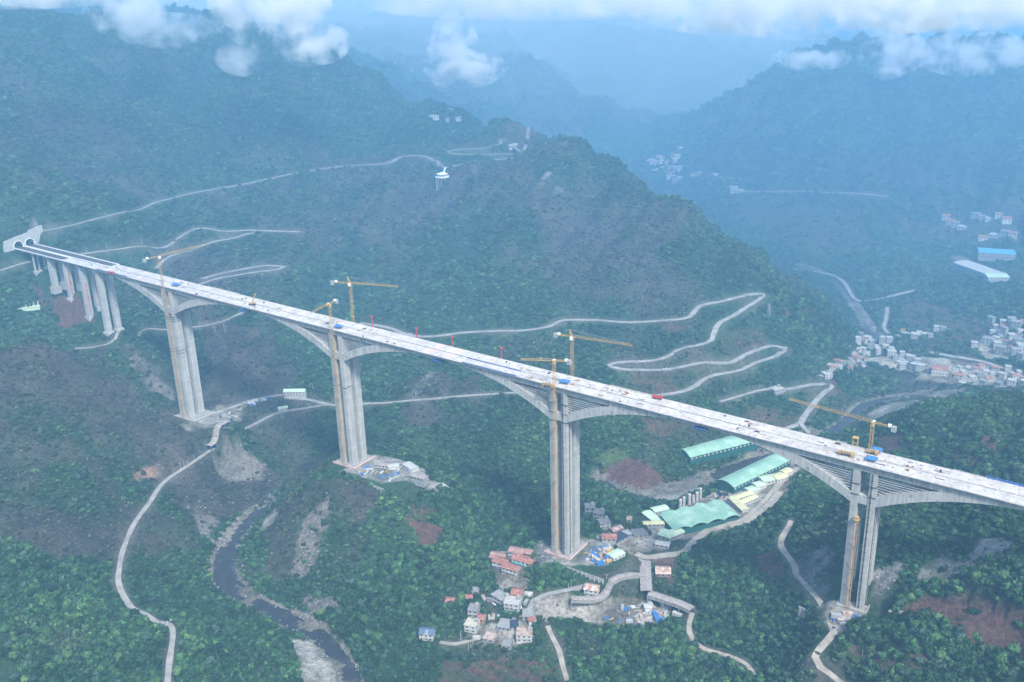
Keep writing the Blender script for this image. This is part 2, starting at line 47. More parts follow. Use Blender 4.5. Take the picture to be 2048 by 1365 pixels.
'ROADS':[('mountain road', 5.5, 'asph', [[-276.1, 27.5, 20.9], [-270.9, 34.9, 21.2], [-254.6, 58.9, 25.4], [-247.0, 89.1, 27.5], [-249.6, 127.4, 28.0], [-289.6, 194.5, 19.9], [-285.4, 229.0, 22.9], [-275.7, 260.5, 26.4], [-264.5, 286.8, 27.7], [-249.5, 319.8, 28.9], [-232.4, 362.1, 32.5], [-213.1, 404.3, 35.9], [-194.8, 438.4, 37.7], [-175.0, 471.9, 38.4], [-150.9, 501.5, 37.0], [-141.3, 525.4, 36.2], [-147.4, 557.3, 40.3], [-131.4, 575.0, 41.1], [-112.0, 578.3, 40.3], [-95.4, 574.4, 36.5], [-86.3, 575.2, 35.5], [-75.0, 565.0, 28.6], [-61.6, 563.8, 27.4], [-51.2, 574.6, 31.1], [-38.3, 587.1, 33.9], [-19.7, 604.8, 35.5], [8.8, 620.7, 38.1], [32.3, 634.1, 40.7]]), ('mountain road', 5, 'asph', [[40.0, 643.5, 44.4], [8.0, 636.0, 43.5], [-38.6, 621.3, 41.8], [-65.5, 598.8, 43.4], [-81.4, 595.4, 46.0], [-81.4, 600.9, 48.3], [-53.5, 629.3, 48.3], [-29.8, 643.7, 50.8], [-19.6, 652.8, 56.4], [-26.1, 661.2, 61.2], [-13.2, 669.1, 63.2], [5.3, 691.6, 64.3], [-550.9, 1613.9, -81.8], [-5.4, 730.9, 64.2]]), ('lane', 4.5, 'conc', [[-262.7, -40.6, -11.5], [-261.4, -22.2, -8.6], [-255.9, -5.0, -6.6]]), ('hill road', 5, 'conc', [[-234.3, 45.6, -7.8], [-232.2, 51.1, -7.6], [-223.1, 86.5, -10.2], [-214.3, 124.1, -11.3], [-217.3, 180.8, -13.7], [-186.5, 222.1, -11.7], [-169.1, 250.0, -13.7], [-146.6, 264.8, -15.8], [-108.2, 291.8, -19.5]]), ('hill road', 5, 'conc', [[-157.8, 255.4, -15.7], [-163.4, 244.1, -18.0], [-175.7, 211.4, -20.5], [-183.9, 184.5, -23.5], [-209.5, 163.3, -31.8], [-207.7, 145.4, -35.4], [-198.1, 122.9, -42.0]]), ('hill road', 4.5, 'conc', [[-141.5, 135.3, -59.2], [-128.5, 157.2, -53.2], [-102.3, 192.3, -50.6], [-79.0, 222.1, -51.7], [-79.7, 231.0, -49.9], [-90.3, 223.2, -46.0], [-109.1, 199.2, -46.6], [-127.5, 173.5, -48.6], [-145.6, 147.4, -54.4]]), ('track', 4, 'conc', [[-144.4, -36.7, -87.6], [-120.6, -26.7, -84.1], [-106.8, -9.3, -77.5], [-167.6, 64.5, -104.2], [-133.2, 76.1, -97.9], [-107.2, 93.3, -95.5], [-87.1, 115.1, -94.2], [-76.4, 130.2, -89.8], [-68.7, 148.5, -83.4]]), ('hill road', 6, 'conc', [[52.3, 223.7, -101.8], [88.9, 233.8, -105.2], [113.2, 232.1, -108.4], [133.9, 235.3, -109.7], [154.3, 246.5, -109.6], [169.2, 259.1, -107.7], [187.0, 270.8, -105.8], [219.7, 287.5, -104.0], [253.6, 301.7, -101.3], [271.5, 318.5, -98.4], [276.5, 345.4, -97.9], [302.7, 360.9, -98.2], [345.0, 371.2, -97.5], [372.6, 382.5, -95.1], [410.6, 398.2, -89.7], [415.1, 412.5, -86.3], [415.6, 430.3, -81.9], [432.3, 452.0, -80.9], [443.6, 471.8, -79.6], [454.7, 493.1, -78.7], [459.8, 505.0, -77.9], [466.3, 510.9, -81.8], [465.4, 500.0, -85.4], [458.5, 476.0, -89.4], [452.7, 450.4, -93.8], [446.4, 418.9, -95.0], [449.8, 392.7, -98.9], [452.2, 378.5, -104.5], [443.8, 366.6, -107.2], [424.1, 355.6, -111.5], [418.5, 347.7, -116.7], [410.5, 338.3, -121.8], [388.1, 325.6, -124.3], [363.1, 311.6, -124.9], [359.5, 303.7, -127.3], [370.3, 304.1, -129.6], [398.3, 318.1, -130.2], [423.5, 330.9, -129.1], [446.4, 347.9, -123.1], [471.9, 374.7, -127.3], [480.5, 399.2, -126.5], [491.0, 454.0, -129.9], [502.6, 470.6, -130.6], [510.3, 473.9, -134.2], [507.5, 461.3, -137.6], [498.1, 435.6, -138.5], [488.2, 396.4, -137.2], [475.1, 367.8, -136.0], [461.4, 345.4, -135.8], [457.6, 333.4, -140.9], [453.7, 323.4, -144.2], [436.9, 302.8, -146.2], [414.5, 285.9, -147.7], [389.6, 273.7, -147.9]]), ('valley road', 4.5, 'conc', [[295.4, 234.1, -148.3], [278.8, 228.2, -150.8], [263.1, 220.6, -152.0], [244.3, 207.5, -153.0], [206.0, 181.8, -156.0], [168.0, 155.9, -158.2], [132.4, 135.7, -160.8], [117.7, 118.0, -160.4], [83.8, 96.2, -161.4], [63.0, 77.0, -163.0], [59.2, 57.7, -162.5], [59.2, 35.1, -163.4], [55.3, 9.4, -166.0], [55.8, -8.9, -168.5], [59.2, -32.3, -169.6], [63.4, -48.9, -168.9], [66.8, -67.8, -169.5], [69.6, -88.9, -170.6], [77.3, -108.1, -170.8], [91.3, -129.8, -173.1], [103.4, -150.1, -173.1], [117.2, -170.4, -174.6], [139.5, -195.2, -175.3], [160.0, -214.5, -178.2], [172.5, -224.5, -180.7], [188.2, -231.8, -183.2], [207.8, -238.2, -184.5], [224.4, -237.9, -185.8], [240.8, -238.2, -185.6], [252.1, -235.3, -187.4], [262.9, -241.0, -187.3], [277.4, -254.4, -187.8], [288.7, -265.4, -189.6], [307.3, -282.0, -190.7]]), ('site road', 5, 'conc', [[21.6, 9.3, -152.0], [27.4, 29.8, -147.7], [29.8, 56.7, -150.1], [42.1, 75.8, -149.0], [47.9, 87.4, -148.9], [56.2, 93.0, -152.4], [78.6, 102.3, -155.4], [98.0, 106.5, -156.6], [115.4, 113.8, -161.1]]), ('village road', 6.5, 'conc', [[551.7, 362.2, -187.5], [560.3, 383.6, -184.8], [557.9, 406.4, -188.2], [558.0, 431.1, -185.1], [560.3, 456.6, -179.5], [562.4, 494.8, -182.7], [556.5, 499.5, -179.7], [551.5, 473.7, -172.1], [539.4, 444.4, -167.9], [524.4, 417.4, -165.0]]), ('village road', 5, 'conc', [[560.3, 383.6, -184.8], [568.4, 372.4, -184.6], [577.2, 362.9, -186.6]]), ('village road', 4, 'conc', [[481.4, 340.2, -159.8], [494.4, 367.8, -160.5], [504.6, 388.2, -160.3], [519.5, 413.6, -162.1]]), ('site road', 7, 'dirt', [[526.8, 40.3, -180.0], [535.7, 39.7, -181.3], [548.8, 52.3, -182.3], [560.6, 65.5, -180.7], [560.0, 93.0, -184.3], [561.8, 118.6, -186.7], [571.6, 132.7, -185.7], [586.7, 142.9, -182.1], [594.0, 161.5, -179.7], [594.9, 193.8, -184.5], [594.8, 215.4, -182.9]]), ('site road', 6, 'dirt', [[577.8, 129.1, -184.6], [586.8, 155.4, -182.0], [587.7, 193.7, -186.1], [589.6, 230.4, -182.0], [589.9, 285.5, -191.7]]), ('site road', 4, 'dirt', [[560.5, 78.6, -181.6], [560.9, 111.5, -186.4], [574.4, 131.5, -185.2]]), ('hairpin track', 5, 'dirt', [[634.9, 122.8, -157.4], [636.4, 110.2, -156.9], [637.0, 93.2, -157.7], [641.3, 76.9, -157.3], [651.7, 61.2, -153.5], [662.5, 46.3, -150.1], [667.0, 35.3, -151.6], [678.0, 22.3, -149.3], [690.5, 4.9, -143.5], [702.3, -13.8, -138.8], [710.5, -26.9, -139.4], [716.0, -36.3, -139.3], [714.4, -45.3, -141.5], [711.8, -55.3, -144.3], [711.2, -61.6, -146.4], [716.7, -68.2, -147.8], [724.1, -70.4, -149.3], [733.4, -73.8, -151.0]]), ('farm track', 4, 'dirt', [[601.4, -9.9, -182.8], [603.7, -20.8, -184.5], [607.9, -30.2, -186.2], [615.6, -37.4, -187.8], [624.9, -40.0, -189.2], [635.9, -37.7, -189.9], [647.5, -37.1, -190.1], [658.3, -40.4, -188.8], [666.6, -49.6, -187.8]]), ('village lane', 4.5, 'conc', [[491.5, -79.1, -188.4], [486.2, -67.8, -186.8], [484.1, -59.8, -185.2], [487.8, -51.1, -182.9], [495.5, -44.0, -181.4], [508.4, -33.8, -179.9], [524.2, -20.1, -173.7], [535.8, -7.1, -170.4], [537.1, 15.9, -176.1], [535.4, 32.6, -180.0]]), ('village lane', 3, 'dirt', [[465.1, -90.6, -191.2], [460.9, -82.4, -190.7], [449.2, -74.9, -191.3], [438.6, -66.9, -191.1]]), ('farm track', 3.5, 'dirt', [[439.8, -127.4, -198.9], [452.2, -124.2, -198.5], [460.3, -115.2, -196.4], [466.3, -110.1, -195.0]]), ('farm track', 4, 'dirt', [[507.0, -74.8, -189.9], [517.0, -83.7, -192.1], [527.8, -92.0, -194.0], [537.5, -103.2, -196.3], [549.1, -115.6, -198.8]]), ('riverside road', 6, 'conc', [[347.4, 1018.2, -192.4], [392.5, 1013.7, -190.7], [420.0, 1001.4, -190.1], [445.7, 969.3, -189.6], [469.1, 920.0, -190.2], [488.6, 882.2, -189.4], [507.1, 877.7, -187.0], [526.5, 889.0, -183.1], [547.6, 908.2, -177.9], [566.9, 926.0, -173.4]]), ('riverside road', 5, 'conc', [[543.0, 852.1, -184.7], [553.1, 802.5, -188.3], [557.5, 773.6, -190.4], [573.7, 739.0, -186.9], [589.1, 729.4, -184.2]]), ('mountain lane', 6, 'conc', [[112.5, 1365.5, -136.9], [177.8, 1360.1, -131.4], [243.3, 1352.5, -123.3], [299.3, 1335.0, -117.4], [351.3, 1323.7, -111.8], [422.0, 1325.9, -112.9]]), ('mountain lane', 6, 'conc', [[-106.9, 1615.7, -162.1], [-58.9, 1579.0, -152.3], [15.9, 1486.4, -133.4], [65.0, 1451.6, -126.1]]), ('town road', 7, 'conc', [[636.8, 689.3, -186.7], [661.9, 688.6, -186.8], [698.0, 690.6, -187.7], [723.2, 681.6, -188.8], [752.4, 667.2, -191.6]]), ('town road', 6, 'conc', [[697.4, 800.1, -171.3], [708.6, 767.4, -172.4], [720.5, 748.5, -173.0], [741.6, 730.3, -170.4]]), ('town road', 6, 'conc', [[546.5, 500.2, -172.0], [553.5, 528.0, -171.1], [556.6, 574.7, -179.7], [556.7, 628.8, -189.4]])],
'RIVER':[[406.5, -196.6, -212.5], [388.0, -182.0, -212.0], [361.5, -167.7, -211.0], [336.9, -159.3, -210.6], [316.1, -158.5, -210.2], [292.7, -158.6, -210.0], [268.0, -158.0, -209.4], [239.3, -154.6, -209.0], [213.9, -146.5, -208.6], [192.3, -132.3, -208.0], [174.0, -109.7, -207.4], [158.4, -83.3, -206.8], [152.6, -60.5, -206.0], [150.5, -31.6, -205.4], [118, -12, -205], [115, 40, -204.6], [155, 95, -204.2], [240, 125, -203.7], [330, 150, -203], [390, 175, -202.4], [417.6, 176.0, -202.0], [449.4, 165.3, -201.6], [472.5, 169.7, -201.2], [488.4, 194.8, -200.6], [514.9, 235.3, -200.0], [537.7, 289.6, -199.5], [565.9, 335.4, -199.0], [584.7, 390.5, -198.6], [596.4, 438.0, -198.2], [601.4, 493.8, -197.6], [624.1, 531.4, -197.0], [666.1, 579.2, -196.5], [709.9, 623.1, -196.0], [760.7, 664.0, -195.6]],
'RIVW':[15, 15, 15, 14, 14, 14, 14, 16, 18, 18, 15, 12, 9, 6, 1, 1, 1, 1, 1, 1, 5, 6, 8, 12, 14, 14, 10, 9, 10, 9, 6, 3, 3, 3],
'TRIB':[[348.8, 1041.4, -192.5], [407.1, 1008.3, -192.7], [447.2, 950.3, -193.0], [481.1, 877.0, -193.2], [529.1, 781.0, -193.6], [573.6, 687.1, -194.0]],
'COVER':[('soil', [[416.9, 182.8], [432.3, 203.7], [455.3, 210.3], [474.3, 206.8], [479.2, 178.9], [456.1, 171.0], [426.4, 176.0]]), ('grass', [[400.4, 185.5], [415.7, 207.1], [435.2, 209.6], [418.5, 185.2]]), ('soil', [[747.1, -15.0], [769.3, -3.4], [798.7, -9.8], [830.1, -21.2], [834.8, -52.7], [805.8, -42.8], [784.9, -33.9], [762.0, -25.7]]), ('soilt', [[727.2, -50.4], [747.4, -42.8], [776.2, -47.8], [785.5, -70.1], [755.4, -73.4], [733.9, -61.2]]), ('soil', [[333.3, -33.6], [350.8, -30.5], [369.1, -21.7], [375.0, -46.4], [363.9, -56.4], [355.8, -48.1]]), ('soilt', [[329.5, -17.4], [352.9, -10.7], [357.3, -24.3], [333.3, -33.6]]), ('soil', [[617.9, 69.7], [633.9, 72.2], [656.2, 48.0], [659.3, 33.4], [638.3, 48.4]]), ('soil', [[643.8, 364.1], [674.4, 344.5], [684.8, 310.5], [660.8, 324.9]]), ('soil', [[747.8, 319.9], [767.9, 303.0], [768.0, 283.7], [754.4, 294.6]]), ('soilt', [[719.0, 306.3], [744.8, 292.3], [773.3, 264.0], [751.4, 268.6]]), ('soil', [[672.9, 294.5], [690.2, 301.4], [691.3, 285.6]]), ('soilt', [[450.3, -141.3], [492.1, -120.2], [527.8, -105.4], [543.1, -122.1], [465.4, -161.4]]), ('soil', [[543.1, 44.2], [556.7, 55.5], [571.3, 19.7], [554.1, 21.3]]), ('soilt', [[553.5, 853.1], [595.1, 888.9], [694.4, 820.2], [713.7, 736.9], [651.8, 740.4], [601.6, 762.9]]), ('soilt', [[383.1, 387.9], [426.0, 392.4], [424.7, 374.3], [398.7, 369.1]]), ('soilt', [[387.4, 308.3], [433.9, 328.6], [439.8, 309.7], [403.7, 282.7]]), ('soilt', [[425.8, 257.2], [463.3, 272.4], [461.9, 250.6], [433.4, 242.2]]), ('soilt', [[501.9, 364.8], [557.6, 410.9], [547.3, 355.4], [507.9, 335.4]]), ('soilt', [[-20.9, 666.3], [-530.8, 1616.7], [60.7, 646.8], [0.3, 640.8]]), ('soilt', [[556.3, 510.4], [577.7, 523.7], [578.2, 479.3], [565.5, 469.7]]), ('terr', [[132.5, 1309.9], [387.9, 1264.9], [466.7, 1108.4], [377.4, 1061.2], [244.8, 1123.1]]), ('terr', [[451.8, 1267.7], [667.7, 1264.4], [679.1, 1194.2], [485.2, 1171.5]]), ('terr', [[-134.9, 646.3], [-29.5, 664.9], [-86.6, 608.1], [-127.2, 609.1]]), ('terr', [[448.7, 398.1], [476.9, 472.3], [494.0, 462.9], [468.8, 381.4]]), ('soilt', [[486.0, 516.7], [516.7, 587.4], [524.6, 585.8], [494.5, 512.5]]), ('soil', [[-215.4, -18.4], [-169.6, -1.5], [-142.2, -4.4], [-169.3, -29.2], [-190.4, -24.8]]), ('soilt', [[-240.4, -19.4], [-212.7, -6.1], [-192.8, -15.1], [-213.6, -27.2]]), ('rock', [[662.1, 59.0], [677.5, 56.9], [690.3, 41.8], [707.1, -5.4], [693.0, 7.8], [676.3, 27.4]]), ('rock', [[727.4, 12.7], [743.1, 25.4], [745.6, 2.4], [731.0, -4.7]]), ('rock', [[754.5, 5.9], [766.6, 36.9], [785.0, 22.5], [790.8, 40.6], [812.7, 36.3], [804.3, 15.2], [780.1, 2.8]]), ('rock', [[121.1, 514.8], [129.8, 547.9], [142.4, 540.6], [138.4, 506.7]]), ('rock', [[150.0, 527.9], [163.5, 542.2], [167.5, 525.6], [157.4, 516.9]]), ('rock', [[169.2, 168.6], [180.2, 203.3], [188.2, 202.3], [180.6, 167.9]]), ('scree', [[-99.6, -15.3], [-84.3, 17.5], [-48.6, 18.9], [-32.3, 0.0], [-62.0, -16.5]]), ('scree', [[66.8, -31.0], [69.1, 2.1], [96.2, 10.8], [106.1, -6.7], [85.4, -29.4]]), ('scree', [[273.5, -85.4], [255.3, -54.1], [260.1, -54.7], [279.1, -83.4], [290.8, -115.8], [283.8, -117.0]]), ('rock', [[451.6, -7.8], [457.0, 11.7], [482.0, -24.6], [467.0, -29.2]]), ('rocko', [[58.3, -126.8], [52.4, -91.3], [61.3, -75.1], [64.6, -96.2], [67.1, -126.1]]), ('rock', [[-320.6, 17.9], [-283.7, 29.0], [-279.2, 26.0], [-312.7, 20.0]]), ('scree', [[248.0, -150.8], [302.3, -144.1], [335.6, -148.6], [313.3, -155.4], [263.7, -153.7]]), ('scree', [[291.2, -132.8], [334.8, -128.5], [348.7, -137.9], [316.1, -146.1]]), ('scree', [[-31.8, 571.3], [-5.3, 553.7], [48.7, 498.0], [22.8, 513.8]]), ('scree', [[98.2, -89.2], [139.0, -88.9], [156.7, -116.7], [143.1, -116.2]]), ('scree', [[99.5, -102.3], [102.4, -97.6], [240.4, -131.4], [232.9, -133.6]]), ('gravel', [[325.9, -176.5], [347.5, -167.4], [382.8, -176.2], [400.7, -193.2], [376.1, -213.0]]), ('gravel', [[305.4, -153.4], [332.4, -151.3], [336.0, -160.1], [320.9, -163.2]]), ('gravel', [[613.1, 470.7], [627.9, 515.2], [661.9, 541.0], [647.2, 477.1], [622.6, 443.9]]), ('gravel', [[652.9, 558.3], [707.2, 602.7], [684.0, 540.1]]), ('gravel', [[437.9, 176.3], [481.6, 162.3], [509.4, 172.2], [526.4, 233.7], [510.3, 246.3], [479.8, 201.2], [469.5, 175.8]]), ('gravel', [[157.9, -106.0], [137.6, -56.4], [137.1, -36.1], [147.3, -58.9], [175.2, -112.7]]), ('gravel', [[173.1, -65.8], [169.0, -44.6], [203.2, -68.7], [193.1, -80.9]]), ('gravel', [[454.2, 945.1], [535.0, 798.7], [584.4, 694.3], [542.1, 757.5], [471.9, 882.2]]), ('gravel', [[596.3, 341.1], [608.1, 374.3], [621.2, 364.6], [605.0, 330.2]]), ('gravel', [[220.7, -143.7], [258.7, -149.1], [264.6, -165.9], [234.4, -156.0]]), ('dirt', [[490.5, -74.5], [486.5, -54.3], [507.6, -40.5], [533.5, -37.1], [561.4, -12.6], [581.9, -4.4], [585.7, -24.6], [557.1, -47.6], [520.7, -55.2], [506.4, -69.9]]), ('dirt', [[502.8, 107.5], [534.0, 188.4], [548.6, 231.0], [574.9, 325.0], [604.0, 266.9], [591.5, 142.4], [555.2, 91.1], [522.0, 78.2]]), ('gravel', [[244.7, -25.0], [248.4, 18.0], [286.2, 35.2], [328.5, 8.5], [293.0, -23.0]]), ('gravel', [[475.0, -22.0], [482.6, 20.0], [504.1, 30.4], [525.6, 21.7], [522.2, -7.9], [484.1, -24.8]]), ('gravel', [[30.9, -40.3], [11.5, 15.2], [28.1, 58.4], [46.3, 26.1], [43.4, -38.2]]), ('gravel', [[699.1, -12.1], [714.2, -6.3], [731.5, -6.4], [725.5, -32.6], [714.9, -36.0]]), ('gravel', [[323.0, 6.5], [341.7, 20.3], [348.4, 15.0], [336.2, -3.3]]), ('dirt', [[488.2, 27.7], [494.7, 72.1], [531.5, 79.0], [544.4, 61.7], [520.8, 31.1]]), ('dirt', [[443.7, -105.7], [492.9, -78.3], [504.0, -103.3], [470.5, -116.0]]), ('dirt', [[414.1, -12.3], [451.0, -19.9], [471.3, -51.8], [441.5, -52.5]]), ('dirt', [[628.4, 670.8], [699.9, 680.0], [751.7, 671.1], [755.9, 645.3], [679.7, 596.2], [637.4, 603.1]]), ('dirt', [[546.0, 634.6], [602.6, 673.7], [632.8, 623.5], [573.8, 636.5]]), ('dirt', [[576.0, 1138.2], [625.0, 1128.7], [660.0, 1045.1], [617.8, 1034.6]]), ('dirt', [[675.4, 748.3], [735.6, 769.5], [747.0, 696.7], [696.3, 700.2]]), ('scrub', [[-173.2, -104.3], [-108.2, -29.1], [-0.9, -36.3], [74.2, -32.1], [137.3, -93.5], [160.1, -142.3], [156.0, -205.8], [143.4, -261.3], [108.1, -278.9]]), ('scrub', [[189.1, -77.1], [233.0, -40.5], [295.6, -26.2], [326.0, -74.5], [332.9, -136.0], [253.7, -132.0]]), ('scree', [[248.6, -85.5], [258.6, -61.3], [280.5, -82.9], [288.1, -116.2], [271.8, -122.0]]), ('scrub', [[140.4, 172.5], [234.0, 222.8], [289.4, 180.6], [192.5, 142.7]]), ('scrub', [[-104.6, 107.4], [-38.7, 143.5], [43.6, 124.4], [51.3, 81.8], [-3.8, 43.9]]), ('scrub', [[66.5, -61.2], [75.8, 10.0], [123.9, 5.0], [140.8, -39.5], [142.9, -98.5]]), ('tree', [[129.1, -292.6], [150.5, -245.5], [244.3, -224.9], [262.0, -163.5], [331.2, -184.3], [360.3, -223.2], [274.8, -378.5]]), ('tree', [[341.5, 5.0], [362.6, 64.0], [421.6, 43.0], [455.3, 2.0], [412.3, -17.4], [446.1, -70.4], [419.8, -120.8], [386.4, -174.4], [329.8, -148.5], [336.8, -117.7], [361.8, -59.6]]), ('tree', [[554.3, 60.7], [570.5, 99.8], [617.9, 69.7], [662.0, 15.2], [648.3, -9.5], [604.6, -2.7]]), ('tree', [[552.3, -55.3], [603.0, -18.3], [720.1, -77.6], [555.7, -116.0]]), ('tree', [[722.1, -20.9], [780.1, 2.8], [822.9, 25.0], [837.4, -76.2], [732.0, -74.5]]), ('tree', [[640.5, 410.6], [773.5, 416.2], [810.1, 137.5], [727.6, 265.6], [679.0, 325.2]]), ('tree', [[464.5, 535.8], [549.7, 671.3], [549.8, 529.1], [493.3, 497.8]]), ('tree', [[452.7, 978.4], [535.5, 1099.0], [579.9, 960.3], [511.5, 904.3]]), ('tree', [[577.4, 937.7], [714.6, 1000.5], [735.3, 827.9], [592.6, 868.0]]), ('tree', [[399.0, 156.1], [473.0, 157.4], [501.1, 79.6], [454.7, 87.9]]), ('tree', [[462.5, -29.9], [530.1, 3.8], [540.7, 10.5], [502.7, -40.2], [475.5, -50.7]]), ('tree', [[584.4, 694.3], [658.1, 707.8], [662.8, 683.7], [601.1, 679.7]]), ('tree', [[543.4, 509.4], [578.3, 620.3], [630.8, 580.4], [582.7, 506.6]]), ('tree', [[28.6, 175.9], [110.0, 172.7], [275.9, 201.2], [117.7, 127.0]])],
'HOUSES':[([442.4, -43.0], [456.9, -42.6], 9, 2, 'tiler', 'white', 'white three-storey house with orange roof and curved balcony below the red cluster'), ([429.7, -38.9], [443.0, -37.8], 9, 2, 'tiler', 'white', 'white house with bright orange tiled roof in the middle of the red-roofed cluster'), ([422.3, -32.6], [436.7, -29.8], 10, 1, 'tilep', 'grey', 'long low house with faded pink tiled roof at the left end of the red-roofed cluster'), ([439.5, -28.5], [452.3, -26.6], 9, 2, 'tilep', 'grey', 'grey house with faded pink roof at the back of the red-roofed cluster'), ([447.3, -34.9], [460.5, -33.9], 9, 2, 'tiler', 'white', 'house with orange tiled roof and turquoise balcony beside the raw concrete pier base'), ([459.5, -33.1], [466.6, -31.7], 7, 1, 'tiler', 'brick', 'small low brick annexe with orange roof beside the turquoise-balcony house'), ([419.2, -92.4], [425.7, -90.1], 7, 1, 'tiler', 'brick', 'small red-roofed hut alone among trees left of the grey villa'), ([431.8, -81.0], [436.1, -78.5], 6, 1, 'tiler', 'brick', 'tiny red-roofed hut behind the grey two-storey villa'), ([444.6, -96.0], [452.2, -93.3], 9, 2, 'flatg', 'grey', 'grey two-storey villa with flat concrete roof and square windows'), ([451.2, -71.9], [464.6, -74.9], 9, 2, 'flatg', 'grey', 'grey flat-roofed twin house beside the village stairs'), ([467.2, -66.8], [475.9, -63.6], 9, 2, 'tiler', 'grey', 'house with bright red tiled roof and white flat annexe at the lane bend'), ([468.0, -78.4], [480.0, -74.6], 10, 2, 'flatw', 'white', 'white two-storey house with pale flat roof above the garden trees'), ([455.9, -98.6], [461.3, -95.8], 7, 1, 'tiler', 'brick', 'low red-roofed hut between the grey villa and the cream house'), ([451.8, -110.8], [461.3, -108.4], 9, 2, 'flaty', 'white', 'cream two-storey house with pale yellow flat roof and three front windows'), ([424.1, -133.5], [434.2, -129.2], 8, 2, 'slate', 'white', 'isolated white house with blue slate roof and pointed gable in the woods'), ([475.8, -99.4], [485.7, -96.4], 10, 1, 'flatg', 'grey', 'low grey flat-roofed house between the cream house and the paved yard'), ([487.7, -81.2], [495.5, -76.6], 9, 1, 'flatg', 'grey', 'concrete house with flat grey roof on the inner side of the ring lane'), ([495.1, -83.3], [499.1, -79.3], 6, 1, 'tiler', 'white', 'small white hut with red roof under the ring lane'), ([495.8, -102.6], [506.3, -96.7], 9, 2, 'flatr', 'white', 'unfinished white two-storey house with rusty flat roof at the lower edge of the village'), ([517.9, -35.6], [529.0, -32.3], 9, 2, 'striped', 'white', 'white house with rust-striped roof beside the covered conveyor'), ([555.8, 19.5], [566.4, 25.3], 11, 1, 'rusty', 'brick', 'low shed house with rusty and white sheet roof in the brown plot'), ([499.3, 29.2], [510.2, 34.8], 9, 1, 'tiler', 'grey', 'house with long red tiled roof next to the pier work yard'), ([510.2, 34.8], [514.2, 49.9], 9, 1, 'dark', 'grey', 'house with dark solar-panelled roof next to the red tiled one'), ([512.8, 64.4], [522.0, 74.0], 10, 1, 'flatg', 'grey', 'old grey house under the tall tree by the warehouse lane'), ([456.5, 75.2], [464.5, 80.0], 8, 2, 'flatg', 'grey', 'grey house, highest of the stepped row left of the warehouses'), ([466.7, 72.0], [475.7, 74.8], 8, 2, 'flatg', 'grey', 'grey house in the middle of the stepped row left of warehouses'), ([483.7, 54.3], [490.4, 61.9], 8, 2, 'flatg', 'grey', 'lowest grey house of the stepped row, right above the red tiled roof'), ([491.7, 93.1], [494.7, 94.5], 6, 1, 'flatr', 'grey', 'tiny rubble-built hut among trees right of the stepped row'), ([452.1, -23.9], [458.9, -22.6], 7, 1, 'tilep', 'brick', 'faded pink lean-to at the upper right of the red-roofed cluster'), ([431.0, -71.3], [436.0, -69.0], 6, 1, 'flatg', 'grey', 'roofless grey ruin above the grey villa'), ([486.2, -95.7], [491.0, -92.2], 8, 1, 'dark', 'grey', 'low dark-roofed annexe beside the paved yard'), ([471.1, -112.8], [479.6, -111.3], 8, 1, 'flatr', 'grey', 'rusty pale shed at the lower end of the village path'), ([488.5, -112.8], [495.6, -110.1], 8, 1, 'flatg', 'grey', 'low grey outbuilding on the lowest terrace of the village'), ([497.0, 56.1], [500.9, 66.0], 7, 1, 'rusty', 'brick', 'rusty-roofed hut behind the dark solar-panelled house'), ([507.4, 57.3], [511.1, 63.9], 7, 1, 'flatw', 'grey', 'pale-roofed annexe between the solar roof and the old grey house'), ([522.8, 403.6], [529.9, 415.9], 10, 2, 'flatw', 'grey', 'grey village house with roof terrace at the road above the terraces'), ([552.3, 502.4], [559.0, 510.0], 10, 2, 'flatw', 'white', 'white house standing alone at the sharp road bend')],
